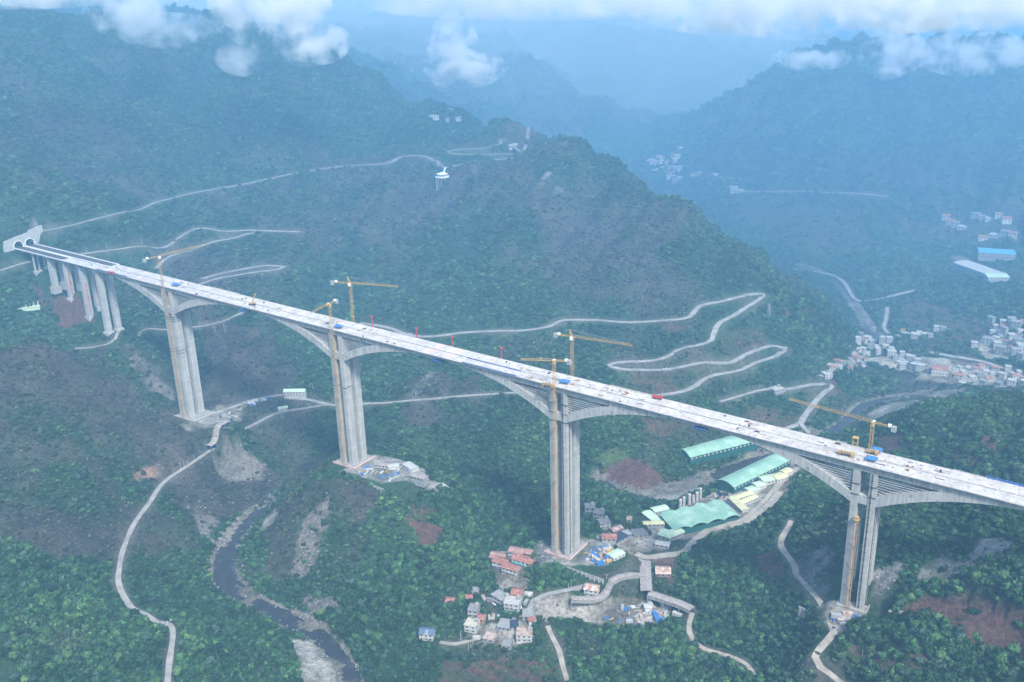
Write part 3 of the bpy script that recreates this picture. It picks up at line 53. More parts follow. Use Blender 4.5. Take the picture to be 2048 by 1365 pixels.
'TOWN':[('stepped', [546.4, 683.1], 9.5, 2, -0.29), ('stepped', [554.1, 693.9], 13.3, 1, -0.41), ('stepped', [560.4, 688.6], 10.4, 1, 0.02), ('stepped', [554.6, 674.0], 9.9, 2, -0.42), ('stepped', [567.4, 687.8], 12.3, 1, -0.26), ('stepped', [574.3, 702.6], 12.5, 3, -0.23), ('stepped', [581.1, 702.0], 10.5, 3, 0.38), ('stepped', [563.8, 671.2], 11.1, 2, 0.1), ('stepped', [572.1, 678.3], 9.7, 1, -0.41), ('stepped', [554.4, 645.2], 12.8, 1, -0.36), ('stepped', [559.8, 648.8], 9.2, 3, -0.31), ('stepped', [590.5, 675.8], 8.4, 3, 0.2), ('stepped', [580.2, 690.0], 12.5, 1, 0.06), ('stepped', [565.0, 655.0], 10.3, 1, 0.14), ('lower', [592.4, 668.9], 13.7, 3, 0.22), ('lower', [599.6, 660.5], 11.9, 2, 0.42), ('lower', [606.3, 669.2], 8.3, 3, 0.08), ('lower', [613.0, 672.8], 8.6, 1, 0.31), ('lower', [609.0, 648.2], 11.3, 1, -0.3), ('lower', [615.7, 650.8], 8.9, 1, -0.19), ('lower', [619.9, 659.4], 10.9, 3, -0.22), ('lower', [629.3, 649.9], 9.5, 3, 0.07), ('lower', [637.2, 630.0], 11.7, 3, -0.2), ('lower', [642.0, 635.7], 9.3, 2, 0.43), ('lower', [629.2, 634.3], 12.0, 3, -0.46), ('lower', [635.7, 642.8], 11.3, 1, -0.34), ('lower', [610.0, 659.0], 12.8, 1, -0.26), ('hamlet', [547.7, 531.1], 10.3, 1, -0.18), ('hamlet', [552.9, 535.7], 11.1, 1, 0.08), ('hamlet', [553.1, 552.6], 11.0, 2, -0.41), ('hamlet', [558.6, 552.3], 10.4, 2, -0.15), ('hamlet', [553.8, 590.6], 7.2, 2, 0.24), ('hamlet', [558.3, 594.8], 8.4, 2, -0.13), ('hamlet', [564.2, 593.3], 6.8, 2, -0.38), ('hamlet', [561.4, 622.9], 8.4, 2, 0.35), ('hamlet', [567.3, 621.6], 9.1, 2, 0.47), ('hamlet', [553.1, 527.3], 9.0, 2, 0.07), ('hamlet', [559.9, 539.2], 8.6, 1, 0.26), ('hamlet', [566.8, 556.8], 9.6, 2, -0.31), ('hamlet', [571.8, 615.3], 8.8, 1, 0.01), ('hamlet', [552.8, 614.2], 7.7, 2, 0.42), ('hamlet', [557.7, 625.9], 11.0, 2, -0.26), ('riverside', [691.1, 662.3], 14.1, 1, -0.42), ('riverside', [698.5, 661.6], 12.2, 2, 0.22), ('riverside', [702.4, 672.8], 9.8, 2, 0.27), ('riverside', [709.6, 666.0], 13.6, 1, 0.4), ('riverside', [716.9, 664.8], 10.6, 1, 0.47), ('riverside', [705.1, 651.5], 11.2, 2, 0.14), ('riverside', [719.0, 672.7], 11.1, 2, -0.14), ('riverside', [684.7, 625.2], 13.9, 2, -0.12), ('riverside', [691.5, 610.5], 12.1, 1, -0.24), ('riverside', [704.7, 618.7], 9.4, 2, 0.2), ('riverside', [712.1, 630.5], 9.6, 2, -0.33), ('riverside', [716.1, 641.8], 10.2, 2, 0.42), ('riverside', [698.4, 638.7], 13.5, 1, 0.41), ('field edge', [588.2, 751.9], 8.6, 2, 0.07), ('field edge', [595.5, 742.2], 9.9, 1, -0.47), ('field edge', [612.2, 738.2], 9.2, 3, 0.21), ('field edge', [617.6, 749.5], 13.4, 1, 0.04), ('field edge', [626.1, 740.3], 10.3, 2, 0.33), ('field edge', [627.8, 770.0], 8.8, 3, 0.13), ('field edge', [635.6, 776.9], 11.1, 2, -0.14), ('field edge', [609.2, 727.6], 13.4, 3, -0.07), ('road end', [684.3, 726.8], 10.8, 3, 0.26), ('road end', [693.5, 736.3], 16.2, 1, 0.28), ('road end', [698.9, 736.9], 15.3, 4, -0.18), ('road end', [711.2, 730.6], 12.1, 3, 0.26), ('road end', [720.8, 735.9], 10.2, 2, -0.37), ('road end', [730.6, 721.7], 11.7, 2, -0.39), ('road end', [735.3, 727.7], 12.9, 4, 0.1), ('road end', [741.7, 718.9], 16.2, 3, 0.35), ('road end', [735.9, 706.7], 12.8, 4, 0.23), ('road end', [710.3, 787.3], 13.8, 2, 0.15), ('road end', [717.7, 792.6], 12.3, 4, 0.28), ('stepped', [561.0, 708.9], 10.5, 2, -0.49), ('stepped', [575.4, 665.0], 8.8, 3, 0.56), ('stepped', [549.9, 658.1], 9.8, 3, 0.36), ('lower', [614.9, 634.8], 9.6, 3, 0.14), ('lower', [649.0, 622.9], 7.1, 2, -0.26), ('hamlet', [564.0, 569.6], 9.5, 2, 0.56), ('hamlet', [567.8, 635.7], 7.6, 2, 0.32), ('hamlet', [551.8, 576.8], 8.1, 1, -0.49), ('riverside', [743.0, 662.4], 11.0, 2, 0.52), ('riverside', [742.3, 643.4], 11.4, 3, -0.18), ('riverside', [686.3, 643.9], 10.5, 1, 0.5), ('riverside', [729.2, 639.1], 10.4, 2, -0.47), ('riverside', [745.9, 677.7], 10.1, 1, 0.42), ('riverside', [729.9, 659.7], 9.3, 3, -0.4), ('riverside', [733.2, 674.5], 9.0, 3, 0.1), ('riverside', [679.6, 656.0], 8.3, 1, -0.46), ('riverside', [755.7, 646.3], 10.1, 3, -0.53), ('road end', [713.1, 769.0], 9.0, 4, -0.57), ('road end', [725.1, 779.6], 13.0, 4, -0.24), ('road end', [698.9, 795.0], 10.5, 1, 0.32), ('road end', [724.2, 752.4], 11.9, 3, 0.45), ('road end', [732.7, 741.6], 12.5, 2, 0.5), ('road end', [706.2, 808.7], 12.6, 1, 0.17), ('road end', [744.0, 696.3], 8.9, 4, -0.49), ('road end', [706.6, 753.9], 12.7, 1, -0.17), ('road end', [717.7, 714.4], 13.1, 4, -0.28), ('road end', [690.8, 810.7], 9.8, 4, -0.59), ('road end', [698.9, 772.7], 11.3, 1, 0.24), ('road end', [732.1, 791.3], 9.0, 2, -0.27), ('road end', [732.7, 766.8], 12.4, 1, 0.39)],
'FAR':[('cliffside', [-342.8, 1855.7], 12.6, 1, 0.07), ('cliffside', [-322.3, 1838.6], 12.3, 3, -0.15), ('cliffside', [-317.1, 1818.7], 9.1, 2, 0.13), ('cliffside', [-295.8, 1808.5], 11.4, 3, -0.15), ('cliffside', [-307.2, 1848.0], 12.5, 3, -0.02), ('cliffside', [-277.9, 1798.5], 9.8, 3, 0.39), ('cliffside', [-285.9, 1834.4], 13.4, 2, 0.12), ('cliffside', [-239.2, 1728.2], 14.4, 1, 0.3), ('cliffside', [-240.0, 1754.2], 11.2, 2, 0.27), ('cliffside', [-234.4, 1760.7], 10.1, 1, 0.35), ('cliffside', [-238.8, 1785.6], 11.6, 2, 0.25), ('cliffside', [-204.5, 1726.0], 13.6, 3, 0.48), ('cliffside', [-201.0, 1736.7], 12.9, 3, -0.35), ('cliffside', [-251.0, 1821.8], 11.4, 2, -0.29), ('cliffside', [-214.8, 1779.4], 10.6, 3, 0.24), ('cliffside', [-210.1, 1708.2], 12.5, 2, 0.07), ('cliffside', [-252.3, 1725.8], 12.9, 1, -0.12), ('cliffside', [-184.1, 1688.2], 12.0, 3, 0.26), ('cliffside', [-191.8, 1681.2], 15.0, 1, 0.43), ('cliffside', [-168.8, 1678.9], 9.6, 3, -0.06), ('cliffside', [-197.6, 1675.8], 9.8, 2, -0.33), ('cliffside', [-254.3, 1706.1], 14.0, 2, 0.38), ('shelf', [-180.7, 1640.2], 9.9, 3, 0.13), ('shelf', [-173.4, 1647.8], 15.5, 2, 0.5), ('shelf', [-149.7, 1619.8], 10.3, 1, 0.21), ('shelf', [-145.3, 1627.8], 15.0, 1, -0.5), ('shelf', [-149.0, 1606.7], 11.0, 2, -0.24), ('shelf', [-99.3, 1601.5], 11.7, 2, -0.27), ('shelf', [-86.2, 1606.8], 11.0, 2, 0.09), ('shelf', [-6.3, 1517.0], 15.5, 1, 0.46), ('shelf', [97.1, 1365.2], 11.9, 3, -0.15), ('shelf', [108.8, 1363.5], 14.8, 1, -0.47), ('upland', [538.7, 1275.4], 12.4, 2, 0.17), ('upland', [549.1, 1267.9], 12.2, 2, -0.15), ('upland', [557.9, 1266.8], 13.9, 2, -0.06), ('upland', [571.8, 1261.0], 15.0, 1, -0.2), ('upland', [587.8, 1283.7], 13.5, 2, -0.22), ('upland', [599.1, 1276.9], 10.2, 2, 0.01), ('upland', [610.6, 1271.7], 12.7, 1, 0.33), ('upland', [626.3, 1272.0], 10.6, 2, 0.17), ('upland', [640.3, 1259.4], 14.3, 2, 0.43), ('upland', [632.2, 1217.9], 16.0, 1, -0.26), ('upland', [648.0, 1215.4], 13.5, 2, -0.15), ('upland', [660.0, 1211.5], 12.2, 2, 0.03), ('upland', [613.9, 1211.4], 13.6, 2, 0.23), ('saddle', [-191.9, 702.3], 11.2, 1, -0.46), ('saddle', [-182.9, 698.8], 10.6, 1, 0.04), ('saddle', [-174.8, 718.9], 6.8, 1, -0.43), ('saddle', [-185.7, 742.0], 9.1, 1, -0.4), ('saddle', [-156.8, 717.3], 8.1, 1, -0.23), ('saddle', [-172.0, 746.4], 11.1, 1, -0.03), ('saddle', [2.8, 658.8], 8.0, 1, 0.44), ('saddle', [2.1, 651.0], 11.1, 1, 0.22), ('saddle', [72.2, 632.5], 7.4, 1, 0.39), ('grid', [-1272.0, 1983.8], 13.6, 1, 0.29), ('grid', [-1269.3, 2004.4], 15.6, 1, 0.15), ('grid', [-1265.1, 2023.3], 15.9, 1, 0.31), ('grid', [-1259.9, 2041.1], 13.7, 1, -0.02), ('grid', [-1254.3, 2058.6], 11.2, 1, -0.13), ('grid', [-1241.1, 1954.9], 16.7, 1, -0.28), ('grid', [-1239.6, 1976.8], 15.7, 1, 0.31), ('grid', [-1235.0, 1995.1], 11.9, 1, 0.26), ('grid', [-1229.3, 2012.0], 15.1, 1, 0.48), ('grid', [-1222.9, 2028.2], 13.2, 1, 0.26), ('grid', [-1161.2, 1865.3], 16.4, 1, -0.12), ('grid', [-1198.1, 1934.3], 12.1, 1, -0.13), ('grid', [-1199.6, 1959.8], 15.1, 1, -0.24), ('grid', [-1195.7, 1978.8], 16.5, 1, -0.2), ('grid', [-1190.3, 1996.0], 15.8, 1, -0.18), ('grid', [-1067.8, 1729.7], 14.0, 1, 0.37), ('grid', [-1091.7, 1780.9], 13.9, 1, 0.12), ('grid', [-1115.4, 1832.6], 12.9, 1, -0.03), ('grid', [-1138.8, 1884.9], 10.9, 1, 0.02), ('grid', [-1155.7, 1929.7], 13.6, 1, -0.2)],
'CRANES':[(4.2, -15.5, 33.3, [9.1, 40.6], [2.7, -33.4], 'yellow tower crane beside the leftmost main pier with its long jib swung right', 0, None), (241.3, -14.5, 18.1, [246.2, -43.1], [239.3, -2.7], 'orange tower crane hugging the second main pier, its short jib pointing lower left', 0, None), (240.2, 15.5, 29.5, [287.5, 28.2], [220.9, 10.3], 'pointed-head tower crane behind the second main pier, jib reaching right', 7, None), (479.4, -14.5, 7.8, [455.3, -25.6], [491.5, -8.9], 'flat-topped tower crane before the third main pier, level jib pointing left', 0, None), (478.4, 15.5, 18.2, [530.1, 20.5], [462.4, 14.0], 'pointed-head tower crane behind the third main pier, long jib pointing right', 6.5, None), (717.0, 9.5, 0.2, [655.8, 19.3], [732.7, 7.0], 'bright yellow tower crane standing on the deck above the rightmost pier', 0, 0)],
'HOIST':[718.1, -13.2, -60.6],
'TENTS':[[10.9, -4.7], [242.2, -6.8], [482.8, -3.7], [721.6, -4.1], [720.8, 10.9]],
'CARPET':[351.0, 369.0],
'DTRUCKS':[[557.6, 9.4, -16.7, 'red_truck'], [705.1, -5.5, -21.2, 'pump'], [475.1, -17.1, -14.3, 'pump'], [706.3, 12.2, -21.2, 'frame'], [719.6, 6.6, -21.6, 'pump'], [-84.1, -15.1, 2.5, 'red_truck']],
'DCRANE':[125.3, -4.1, -3.8],
'DCLUT':[[-68.5, -11.3], [-103.3, -5.9], [-133.8, 2.9], [-132.0, -4.1], [-133.7, -4.6], [-60.2, -7.9], [-130.0, -7.5], [-110.6, -3.2], [-96.7, -11.1], [-101.8, 4.5], [-113.5, 2.5], [67.0, -8.9], [6.5, 6.6], [41.5, -6.1], [9.9, 2.9], [21.3, -3.8], [11.8, -3.5], [-2.2, 3.5], [16.1, 6.7], [51.3, -11.1], [48.3, -9.6], [133.1, -8.2], [128.6, -5.7], [124.2, -2.5], [103.3, 2.7], [154.3, 3.3], [150.1, -7.5], [147.2, -3.1], [128.9, 7.5], [102.7, 3.9], [104.4, 6.5], [116.2, -5.3], [283.2, -3.7], [279.9, 2.9], [311.7, -10.4], [286.1, -2.2], [302.2, -8.3], [263.6, 4.5], [239.9, -8.5], [299.0, -3.6], [224.3, -2.9], [310.8, -9.2], [262.6, -1.8], [230.0, 4.9], [270.9, 5.8], [246.7, 8.1], [241.7, -8.6], [279.0, -2.2], [246.4, -6.7], [212.1, 7.8], [276.0, -10.8], [227.1, 2.8], [517.7, -8.9], [461.1, 8.0], [532.9, 3.6], [515.8, 6.3], [517.5, -7.8], [516.2, 2.1], [513.7, 6.7], [533.1, 6.4], [540.2, -6.6], [547.1, 2.1], [444.5, 4.1], [535.4, -10.0], [463.8, -8.4], [531.8, 7.7], [454.0, -8.5], [531.2, 3.1], [488.6, 7.5], [521.0, 4.8], [550.1, -5.6], [472.9, -10.7], [518.1, -7.7], [418.9, 8.2], [517.6, 3.2], [486.3, 6.2], [526.2, 8.1], [480.0, 8.2], [422.6, 7.7], [488.2, 8.0], [488.9, -2.7], [502.6, 1.8], [499.8, 6.3], [461.8, -7.7], [436.9, 4.5], [612.6, 9.1], [633.0, 6.5], [646.3, -5.3], [641.6, -3.5], [629.3, 8.8], [633.6, 2.5], [638.5, 7.1], [628.1, -5.9], [626.6, 1.7], [764.2, 4.9], [699.6, -3.1], [688.9, 2.0], [684.6, 5.1], [744.7, 8.6], [714.0, -8.0], [727.9, -5.5], [702.6, -5.3], [691.3, -6.1], [743.7, 1.8], [743.4, 1.6], [751.0, 7.7], [731.5, -5.7], [763.4, 5.9], [709.9, -6.5], [714.0, 8.7], [746.8, 2.4], [728.9, 2.2], [713.2, -6.4], [744.4, -4.1], [760.9, 5.3], [764.9, -5.1], [697.2, -4.2], [694.7, 8.3], [744.9, -4.1], [767.3, 8.3], [735.6, -5.6], [743.5, 8.1], [721.7, 7.9], [695.3, 9.6]],
'BALL':[[264.5, 15.0, -1.3], [317.1, 15.0, -3.6], [356.9, 15.0, -4.3], [409.3, 15.0, -5.9]],
'SHEDS':[([490.1, 240.4], [536.9, 315.3], 23, 6, 3.5, 'green_roof', 'green_wall', 1, 'long dark green warehouse with barrel roof behind the river, partly under the bridge'), ([555.7, 194.6], [584.0, 279.3], 20, 7, 3, 'green_roof', 'green_wall', 1, 'dark green warehouse with barrel roof on the near bank beside the shed rows'), ([562.9, 177.4], [574.2, 199.3], 7, 3, 1.2, 'yellow_roof', 'white_wall', 0, 'yellow-roofed barrack, back one of the close parallel pair'), ([572.0, 169.3], [581.3, 192.3], 7, 3, 1.2, 'yellow_roof', 'white_wall', 0, 'yellow-roofed barrack, front one of the close parallel pair'), ([559.0, 173.3], [578.5, 157.1], 7, 3, 1.2, 'yellow_roof', 'white_wall', 0, 'yellow-roofed long barrack touching the corner of the wave-roofed hall'), ([570.9, 198.7], [576.7, 209.1], 9, 3.5, 1, 'pale_green_roof', 'white_wall', 0, 'pale green open shed at the lower end of the shed row'), ([574.2, 209.1], [580.2, 218.8], 9, 3.5, 1, 'pale_green_roof', 'white_wall', 0, 'pale green open shed, second from the lower end of the row'), ([577.1, 218.9], [587.3, 231.3], 11, 3.5, 1, 'pale_green_roof', 'white_wall', 0, 'larger pale green shed in the middle of the shed row'), ([587.3, 228.3], [594.4, 239.6], 11, 3.5, 1, 'yellow_roof', 'white_wall', 0, 'yellow-roofed shed near the upper end of the shed row'), ([590.2, 246.5], [593.7, 257.5], 8, 3, 1, 'yellow_roof', 'white_wall', 0, 'smallest yellow-roofed shed at the upper end of the row'), ([508.5, 92.6], [524.5, 103.6], 6, 3, 1, 'yellow_roof', 'grey_wall', 0, 'narrow yellow-green roofed shed across the end of the green hall'), ([497.4, 112.1], [516.0, 101.4], 9, 4, 1, 'pale_green_roof', 'grey_wall', 0, 'long pale green shed left of the wave-roofed hall'), ([528.7, 79.7], [541.1, 79.3], 12, 3.5, 1, 'pale_green_roof', 'grey_wall', 0, 'pale green roofed shed below the front corner of the wave-roofed hall'), ([540.3, 78.9], [547.6, 96.2], 10, 3.5, 1, 'pale_green_roof', 'grey_wall', 0, 'pale green pitched shed by the track under the wave-roofed hall'), ([535.1, 60.9], [546.8, 63.7], 7, 3, 0.8, 'pale_sheet', 'grey_wall', 0, 'grey hut with white sheet roof beside the main track junction'), ([506.4, 121.4], [515.1, 134.0], 9, 4, 1, 'pale_green_roof', 'grey_wall', 0, 'green-roofed lean-to behind the back corner of the wave-roofed hall'), ([53.8, 85.7], [74.6, 98.7], 9, 6, 2, 'pale_green_roof', 'white_wall', 2, 'long white lodging block on stilts with green roof above the valley road'), ([58.9, 71.1], [65.4, 79.2], 6, 4, 1, 'pale_green_roof', 'white_wall', 0, 'small white hut with pale green roof below the lodging block'), ([524.8, 3.1], [528.9, 15.3], 9, 3, 0.8, 'pale_green_roof', 'white_wall', 0, 'small pale green shed at the edge of the third pier work yard'), ([267.4, -1.6], [281.8, 2.8], 6, 3, 0.6, 'brown_sheet', 'white_wall', 0, 'low brown-roofed hut left end of the row behind the second pier yard'), ([283.1, 1.2], [290.4, 7.9], 7, 3, 0.6, 'pale_sheet', 'white_wall', 0, 'pale-roofed hut in the middle of the row behind the second pier yard'), ([290.8, 13.3], [305.8, 8.5], 8, 3, 0.8, 'pale_sheet', 'white_wall', 0, 'pale-roofed hut at the right corner of the second pier yard'), ([311.4, -1.5], [327.1, -0.5], 8, 3, 0.8, 'brown_sheet', 'grey_wall', 0, 'long grey-brown shed on the ridge right of the second pier yard'), ([568.1, -26.2], [572.2, -22.7], 6, 5, 0.5, 'pale_sheet', 'white_wall', 0, 'small white block in the conveyor yard beside blue panels'), ([595.3, 1055.3], [663.4, 998.2], 30, 7, 2, 'pale_sheet', 'grey_wall', 0, 'long pale factory hall before the blue-roofed hall on the far right'), ([658.8, 981.7], [686.6, 997.0], 24, 6, 2, 'pale_green_roof', 'grey_wall', 1, 'pale rounded factory hall at the right end of the far works'), ([624.2, 1110.8], [677.8, 1122.3], 34, 8, 2, 'blue_roof', 'grey_wall', 0, 'bright blue roofed factory hall on the far right slope'), ([653.7, 614.2], [672.3, 618.8], 16, 7, 1.5, 'tile_red', 'white_wall', 0, 'red-roofed hall with turquoise court in the riverside town')],
'WAVE':[[515.3, 111.9], [539.8, 91.4], [580.8, 146.7], [555.4, 166.3]],
'SILOS':[[521.9, 144.1], [524.1, 147.3], [527.6, 152.1], [529.3, 157.7], [531.1, 162.0], [531.8, 168.7]],
'WALKS':[([[541.7, 27.4, -176.0], [551.3, 8.7, -176.0], [562.3, -12.0, -176.0]], 9.5, 'wide brown-roofed covered conveyor running down from the track junction'), ([[547.1, 8.0, -178.0], [539.2, -13.6, -178.0], [532.2, -34.8, -178.0], [529.4, -39.7, -178.0], [513.7, -48.5, -178.0]], 6, 'narrow covered conveyor with brown roof bending left towards the paved yard'), ([[564.3, -11.5, -177.0], [578.2, -11.1, -177.0], [592.1, -11.3, -177.0], [602.7, -13.3, -177.0]], 7.5, 'covered conveyor with brown roof stretching right to the tree-lined end'), ([[59.6, -30.8, -162.5], [56.7, -14.2, -162.5], [55.3, 2.3, -162.5]], 8, 'blue-posted canopy with worn flat roof over the valley road')],
'POLES':[[69.2, 113.9, 7.0], [71.5, 114.9, 7.0], [-78.7, 106.9, 8.2], [-67.4, 111.9, 11.6], [-63.2, 111.2, 11.6], [-233.1, 54.5, 7.2], [-230.1, 80.6, 5.8], [-219.0, 123.9, 6.6], [-161.4, 87.2, 8.6], [131.6, 288.8, 5.4], [107.2, 244.7, 7.3], [325.5, 26.3, 5.2], [326.8, 27.7, 5.2], [63.2, -52.9, 7.1], [65.6, -72.3, 7.0], [65.1, -67.4, 7.1], [64.8, -62.7, 5.3], [67.8, 66.2, 6.3], [68.9, 68.2, 6.3], [84.9, 94.0, 6.3], [489.1, 425.5, 7.9], [473.8, -61.9, 5.5], [504.6, -37.7, 6.8], [506.0, -36.0, 6.8], [465.3, -124.4, 8.8], [465.5, -121.2, 7.5], [465.9, -119.0, 6.2], [454.8, -119.8, 8.0], [531.0, -21.6, 4.5], [262.1, -275.6, 5.5], [263.1, -273.4, 5.5], [264.6, -271.6, 6.4], [648.3, 112.7, 5.8], [739.8, -55.1, 3.9], [511.5, 12.1, 6.6], [548.7, 493.2, 6.9], [349.4, 408.8, 6.0], [401.6, 412.2, 5.9]],
'PYL':[[-535.9, 1637.9, 20], [480.0, 492.5, 17], [-538.9, 1658.5, 12]],
'PAV':[-23.9, 503.6, 21.4, -62.2, 562.1],
'YARD':{'T1': [[37.9, 19.1], [37.4, 19.7], [34.1, 11.6], [35.2, 21.9], [34.7, 16.9], [32.9, 10.9], [33.0, 37.6], [35.2, 14.6], [41.5, 24.4], [36.3, 34.6], [38.7, 30.8], [31.2, 49.9], [34.8, 38.8], [41.3, 28.4], [32.1, 8.7], [36.3, 22.5]], 'T2': [[284.7, 3.3], [274.3, 1.3], [268.6, -15.6], [265.3, -1.4], [291.3, 3.3], [260.9, -14.5], [271.6, -21.2], [302.2, 16.1], [267.1, 10.6], [262.5, -17.1], [262.5, -6.9], [272.7, 8.4], [290.9, 5.9], [280.8, 3.0], [301.8, 9.8], [267.7, -19.2], [285.4, 4.4], [287.7, -12.7], [297.0, -13.1], [285.4, -17.6], [302.8, 9.3], [272.0, -9.9], [262.0, 8.7], [278.7, 5.4], [266.1, -6.7], [308.1, 6.2], [288.9, 10.8], [281.2, 1.6], [276.6, -8.9], [301.0, 4.5], [263.9, -9.1], [296.1, -0.0], [310.5, 7.4], [300.9, 11.4], [284.0, 8.9], [280.5, -6.0], [298.2, -6.5], [288.6, 3.3], [292.0, -5.6], [262.9, 0.9]], 'T3': [[517.1, -1.6], [507.7, -1.4], [511.9, 14.5], [518.3, 4.5], [505.5, 0.5], [509.9, -5.9], [505.4, 12.7], [518.0, -3.6], [503.6, 7.1], [502.8, 13.3], [517.2, 5.0], [504.9, 8.3], [510.0, 2.0], [503.9, 4.1], [516.7, -6.9], [510.8, 12.4], [506.6, -0.2], [500.8, 5.4], [505.4, 17.6], [510.1, 6.9], [521.5, 0.5], [520.2, 1.8], [512.0, -3.8], [509.8, -2.1], [507.7, 1.0], [519.6, 3.0], [517.2, 9.7], [506.5, 21.1], [504.1, -5.3], [517.6, 6.2], [512.7, 17.0], [517.4, 9.6], [513.3, 10.9], [508.4, 14.6], [507.9, -8.0], [521.0, 11.1], [502.2, -4.4], [511.7, 4.1], [500.8, 6.4], [509.0, 19.5], [502.6, 15.9], [508.4, -7.9], [515.8, 7.5], [509.2, -5.1], [518.6, -5.0], [500.9, 2.9], [501.4, 13.3], [511.1, 22.4], [515.1, 14.0], [510.4, 22.7]], 'T4': [[723.3, -20.6], [714.0, -24.6], [725.0, -19.7], [712.4, -26.1], [721.1, -20.9], [724.7, -22.4], [719.2, -20.8], [712.1, -25.5], [720.9, -26.3], [718.2, -26.8], [718.0, -26.5], [724.7, -19.6], [717.1, -25.3], [723.2, -21.1], [721.5, -26.0], [728.0, -20.3]], 'conv': [[565.2, -30.8], [577.6, -16.1], [543.6, -45.0], [580.8, -6.0], [558.5, -28.0], [571.5, -23.4], [566.5, -17.4], [577.4, -25.4], [555.0, -42.6], [580.6, -15.4], [577.4, -15.0], [590.8, -15.1], [581.0, -15.8], [574.5, -28.7], [575.3, -2.4], [570.0, -32.2], [555.6, -29.2], [577.0, -10.6], [570.9, -20.9], [573.4, -33.9], [579.7, -9.0], [570.0, -37.3], [567.2, -36.2], [564.7, -26.1], [573.0, -1.3], [567.0, -22.3], [564.4, -34.2], [554.9, -32.4], [564.1, -39.9], [567.6, -30.1], [580.8, -22.4], [576.9, -23.0], [560.9, -39.6], [576.9, -7.5], [573.4, -33.1], [565.7, -20.0], [582.7, -18.2], [568.0, -23.3], [568.5, -13.9], [561.8, -41.2], [561.9, -28.3], [571.0, -22.0], [561.5, -22.2], [572.2, -28.6], [549.1, -36.7], [559.2, -28.0], [557.8, -33.3], [564.0, -20.8], [574.2, -21.7], [568.4, -28.7], [576.7, -20.1], [569.9, -26.0], [560.1, -39.2], [567.2, -18.2], [551.8, -33.9], [571.9, -29.8], [566.3, -13.4], [566.0, -31.0], [561.6, -20.6], [573.5, -6.8], [572.5, -6.2], [575.9, -5.6], [548.6, -43.6], [571.5, -30.0]], 'vill': [[443.9, -98.1], [455.5, -66.2], [439.8, -79.5], [455.8, -74.5], [441.8, -88.1], [464.5, -112.0], [479.2, -54.2], [483.1, -86.7], [495.8, -86.0], [479.3, -96.2], [470.5, -99.2], [485.9, -78.2], [501.6, -90.9], [484.7, -59.5], [484.9, -107.3], [489.1, -100.9], [484.5, -60.5], [468.3, -110.1], [498.8, -89.9], [460.4, -88.4], [475.9, -84.7], [466.5, -84.1], [479.2, -62.8], [486.6, -93.2], [477.8, -54.7], [482.5, -91.1], [450.4, -62.2], [432.6, -79.7], [474.2, -63.0], [445.0, -87.1], [475.8, -97.3], [478.0, -68.4], [476.4, -54.2], [451.4, -72.5]], 'stock': [[544.1, 190.4], [542.1, 185.5], [545.0, 183.6], [545.2, 187.1], [550.7, 179.8], [549.5, 191.9], [551.7, 185.5], [548.5, 188.8], [540.9, 177.8], [540.0, 194.3], [552.1, 180.1], [541.0, 184.2], [547.8, 184.7], [550.6, 185.4], [546.4, 178.4], [542.2, 191.1]], 'batch': [[522.9, 135.0], [531.1, 139.4], [536.0, 158.9], [533.9, 147.9], [526.6, 145.5], [534.6, 152.9], [532.5, 150.5], [531.6, 139.7]], 'line': [[34.5, 53.5], [36.8, 53.4], [37.1, 57.6], [33.9, 53.2], [42.6, 69.5], [41.9, 65.9], [36.3, 52.1], [36.6, 53.7], [34.1, 54.8], [35.8, 59.8], [35.9, 58.9], [43.4, 69.4]]},
'CARS':[[390.0, 325.8], [437.9, 463.5], [248.2, -232.9], [715.0, -32.8], [505.8, 389.8], [122.7, 234.8], [418.3, 328.7], [451.3, 493.0], [562.9, 89.6], [677.0, 689.9]],
'CLOUDS':[([-227.9, 393.6, 270.3], [57.0, 38.0], 'large white cloud spilling over the left mountain crest', 1.5), ([-193.9, 428.5, 217.5], [42.0, 20.0], 'white cloud tongue hanging below the largest left cloud', 1.5), ([-257.4, 361.3, 204.7], [23.0, 18.0], 'small faint cloud patch left below the big cloud', 0.5), ([-447.7, 315.5, 263.1], [37.0, 20.0], 'thin cloud on the crest of the left mountain', 1.0), ([-509.1, 433.7, 235.4], [53.0, 18.0], 'stretched thin cloud between the left peak and crest', 0.55), ([-290.7, 898.7, 183.9], [33.0, 39.0], 'upright cloud puff over the central valley', 2.5), ([-273.2, 911.6, 144.3], [54.0, 24.0], 'flat cloud bank below the upright puff', 2.5), ([459.6, 671.2, 261.3], [163.0, 31.0], 'huge white cloud bank above the right mountain', 1.0), ([622.5, 709.5, 255.3], [118.0, 25.0], 'long white cloud bank at the upper right corner', 1.0), ([86.5, 1864.2, 101.6], [67.0, 19.0], 'wisp of cloud crossing the left shoulder of right mountain', 0.7), ([269.6, 1913.2, 115.8], [56.0, 43.0], 'cloud tongue sliding down the right mountain face', 0.8), ([450.2, 1897.2, 115.2], [92.0, 32.0], 'cloud wisps under the bank at far right', 0.7), ([119.7, 689.3, 268.3], [216.0, 20.0], 'pale cloud layer above the distant ranges', 0.8), ([-332.2, 129.7, 294.3], [159.0, 12.0], 'pale cloud strip along the upper left edge', 0.8)],
'GREEN':[[-241.7, -58.8], [-217.3, -27.0]]}
CPA=np.array(DATA['CP']); WR=rbf_fit(CPA)
def H0(x,y):
    r=rbf(WR,CPA,np.atleast_1d(np.asarray(x,float)),np.atleast_1d(np.asarray(y,float)))
    return r
def h1(x,y): return float(H0(x,y)[0])
def _hash(i,j,s):
    n=(i.astype(np.int64)*374761393+j.astype(np.int64)*668265263+s*1442695041)&0x7fffffff
    n=((n^(n>>13))*1274126177)&0x7fffffff
    return ((n^(n>>16))&0xffff)/65535.
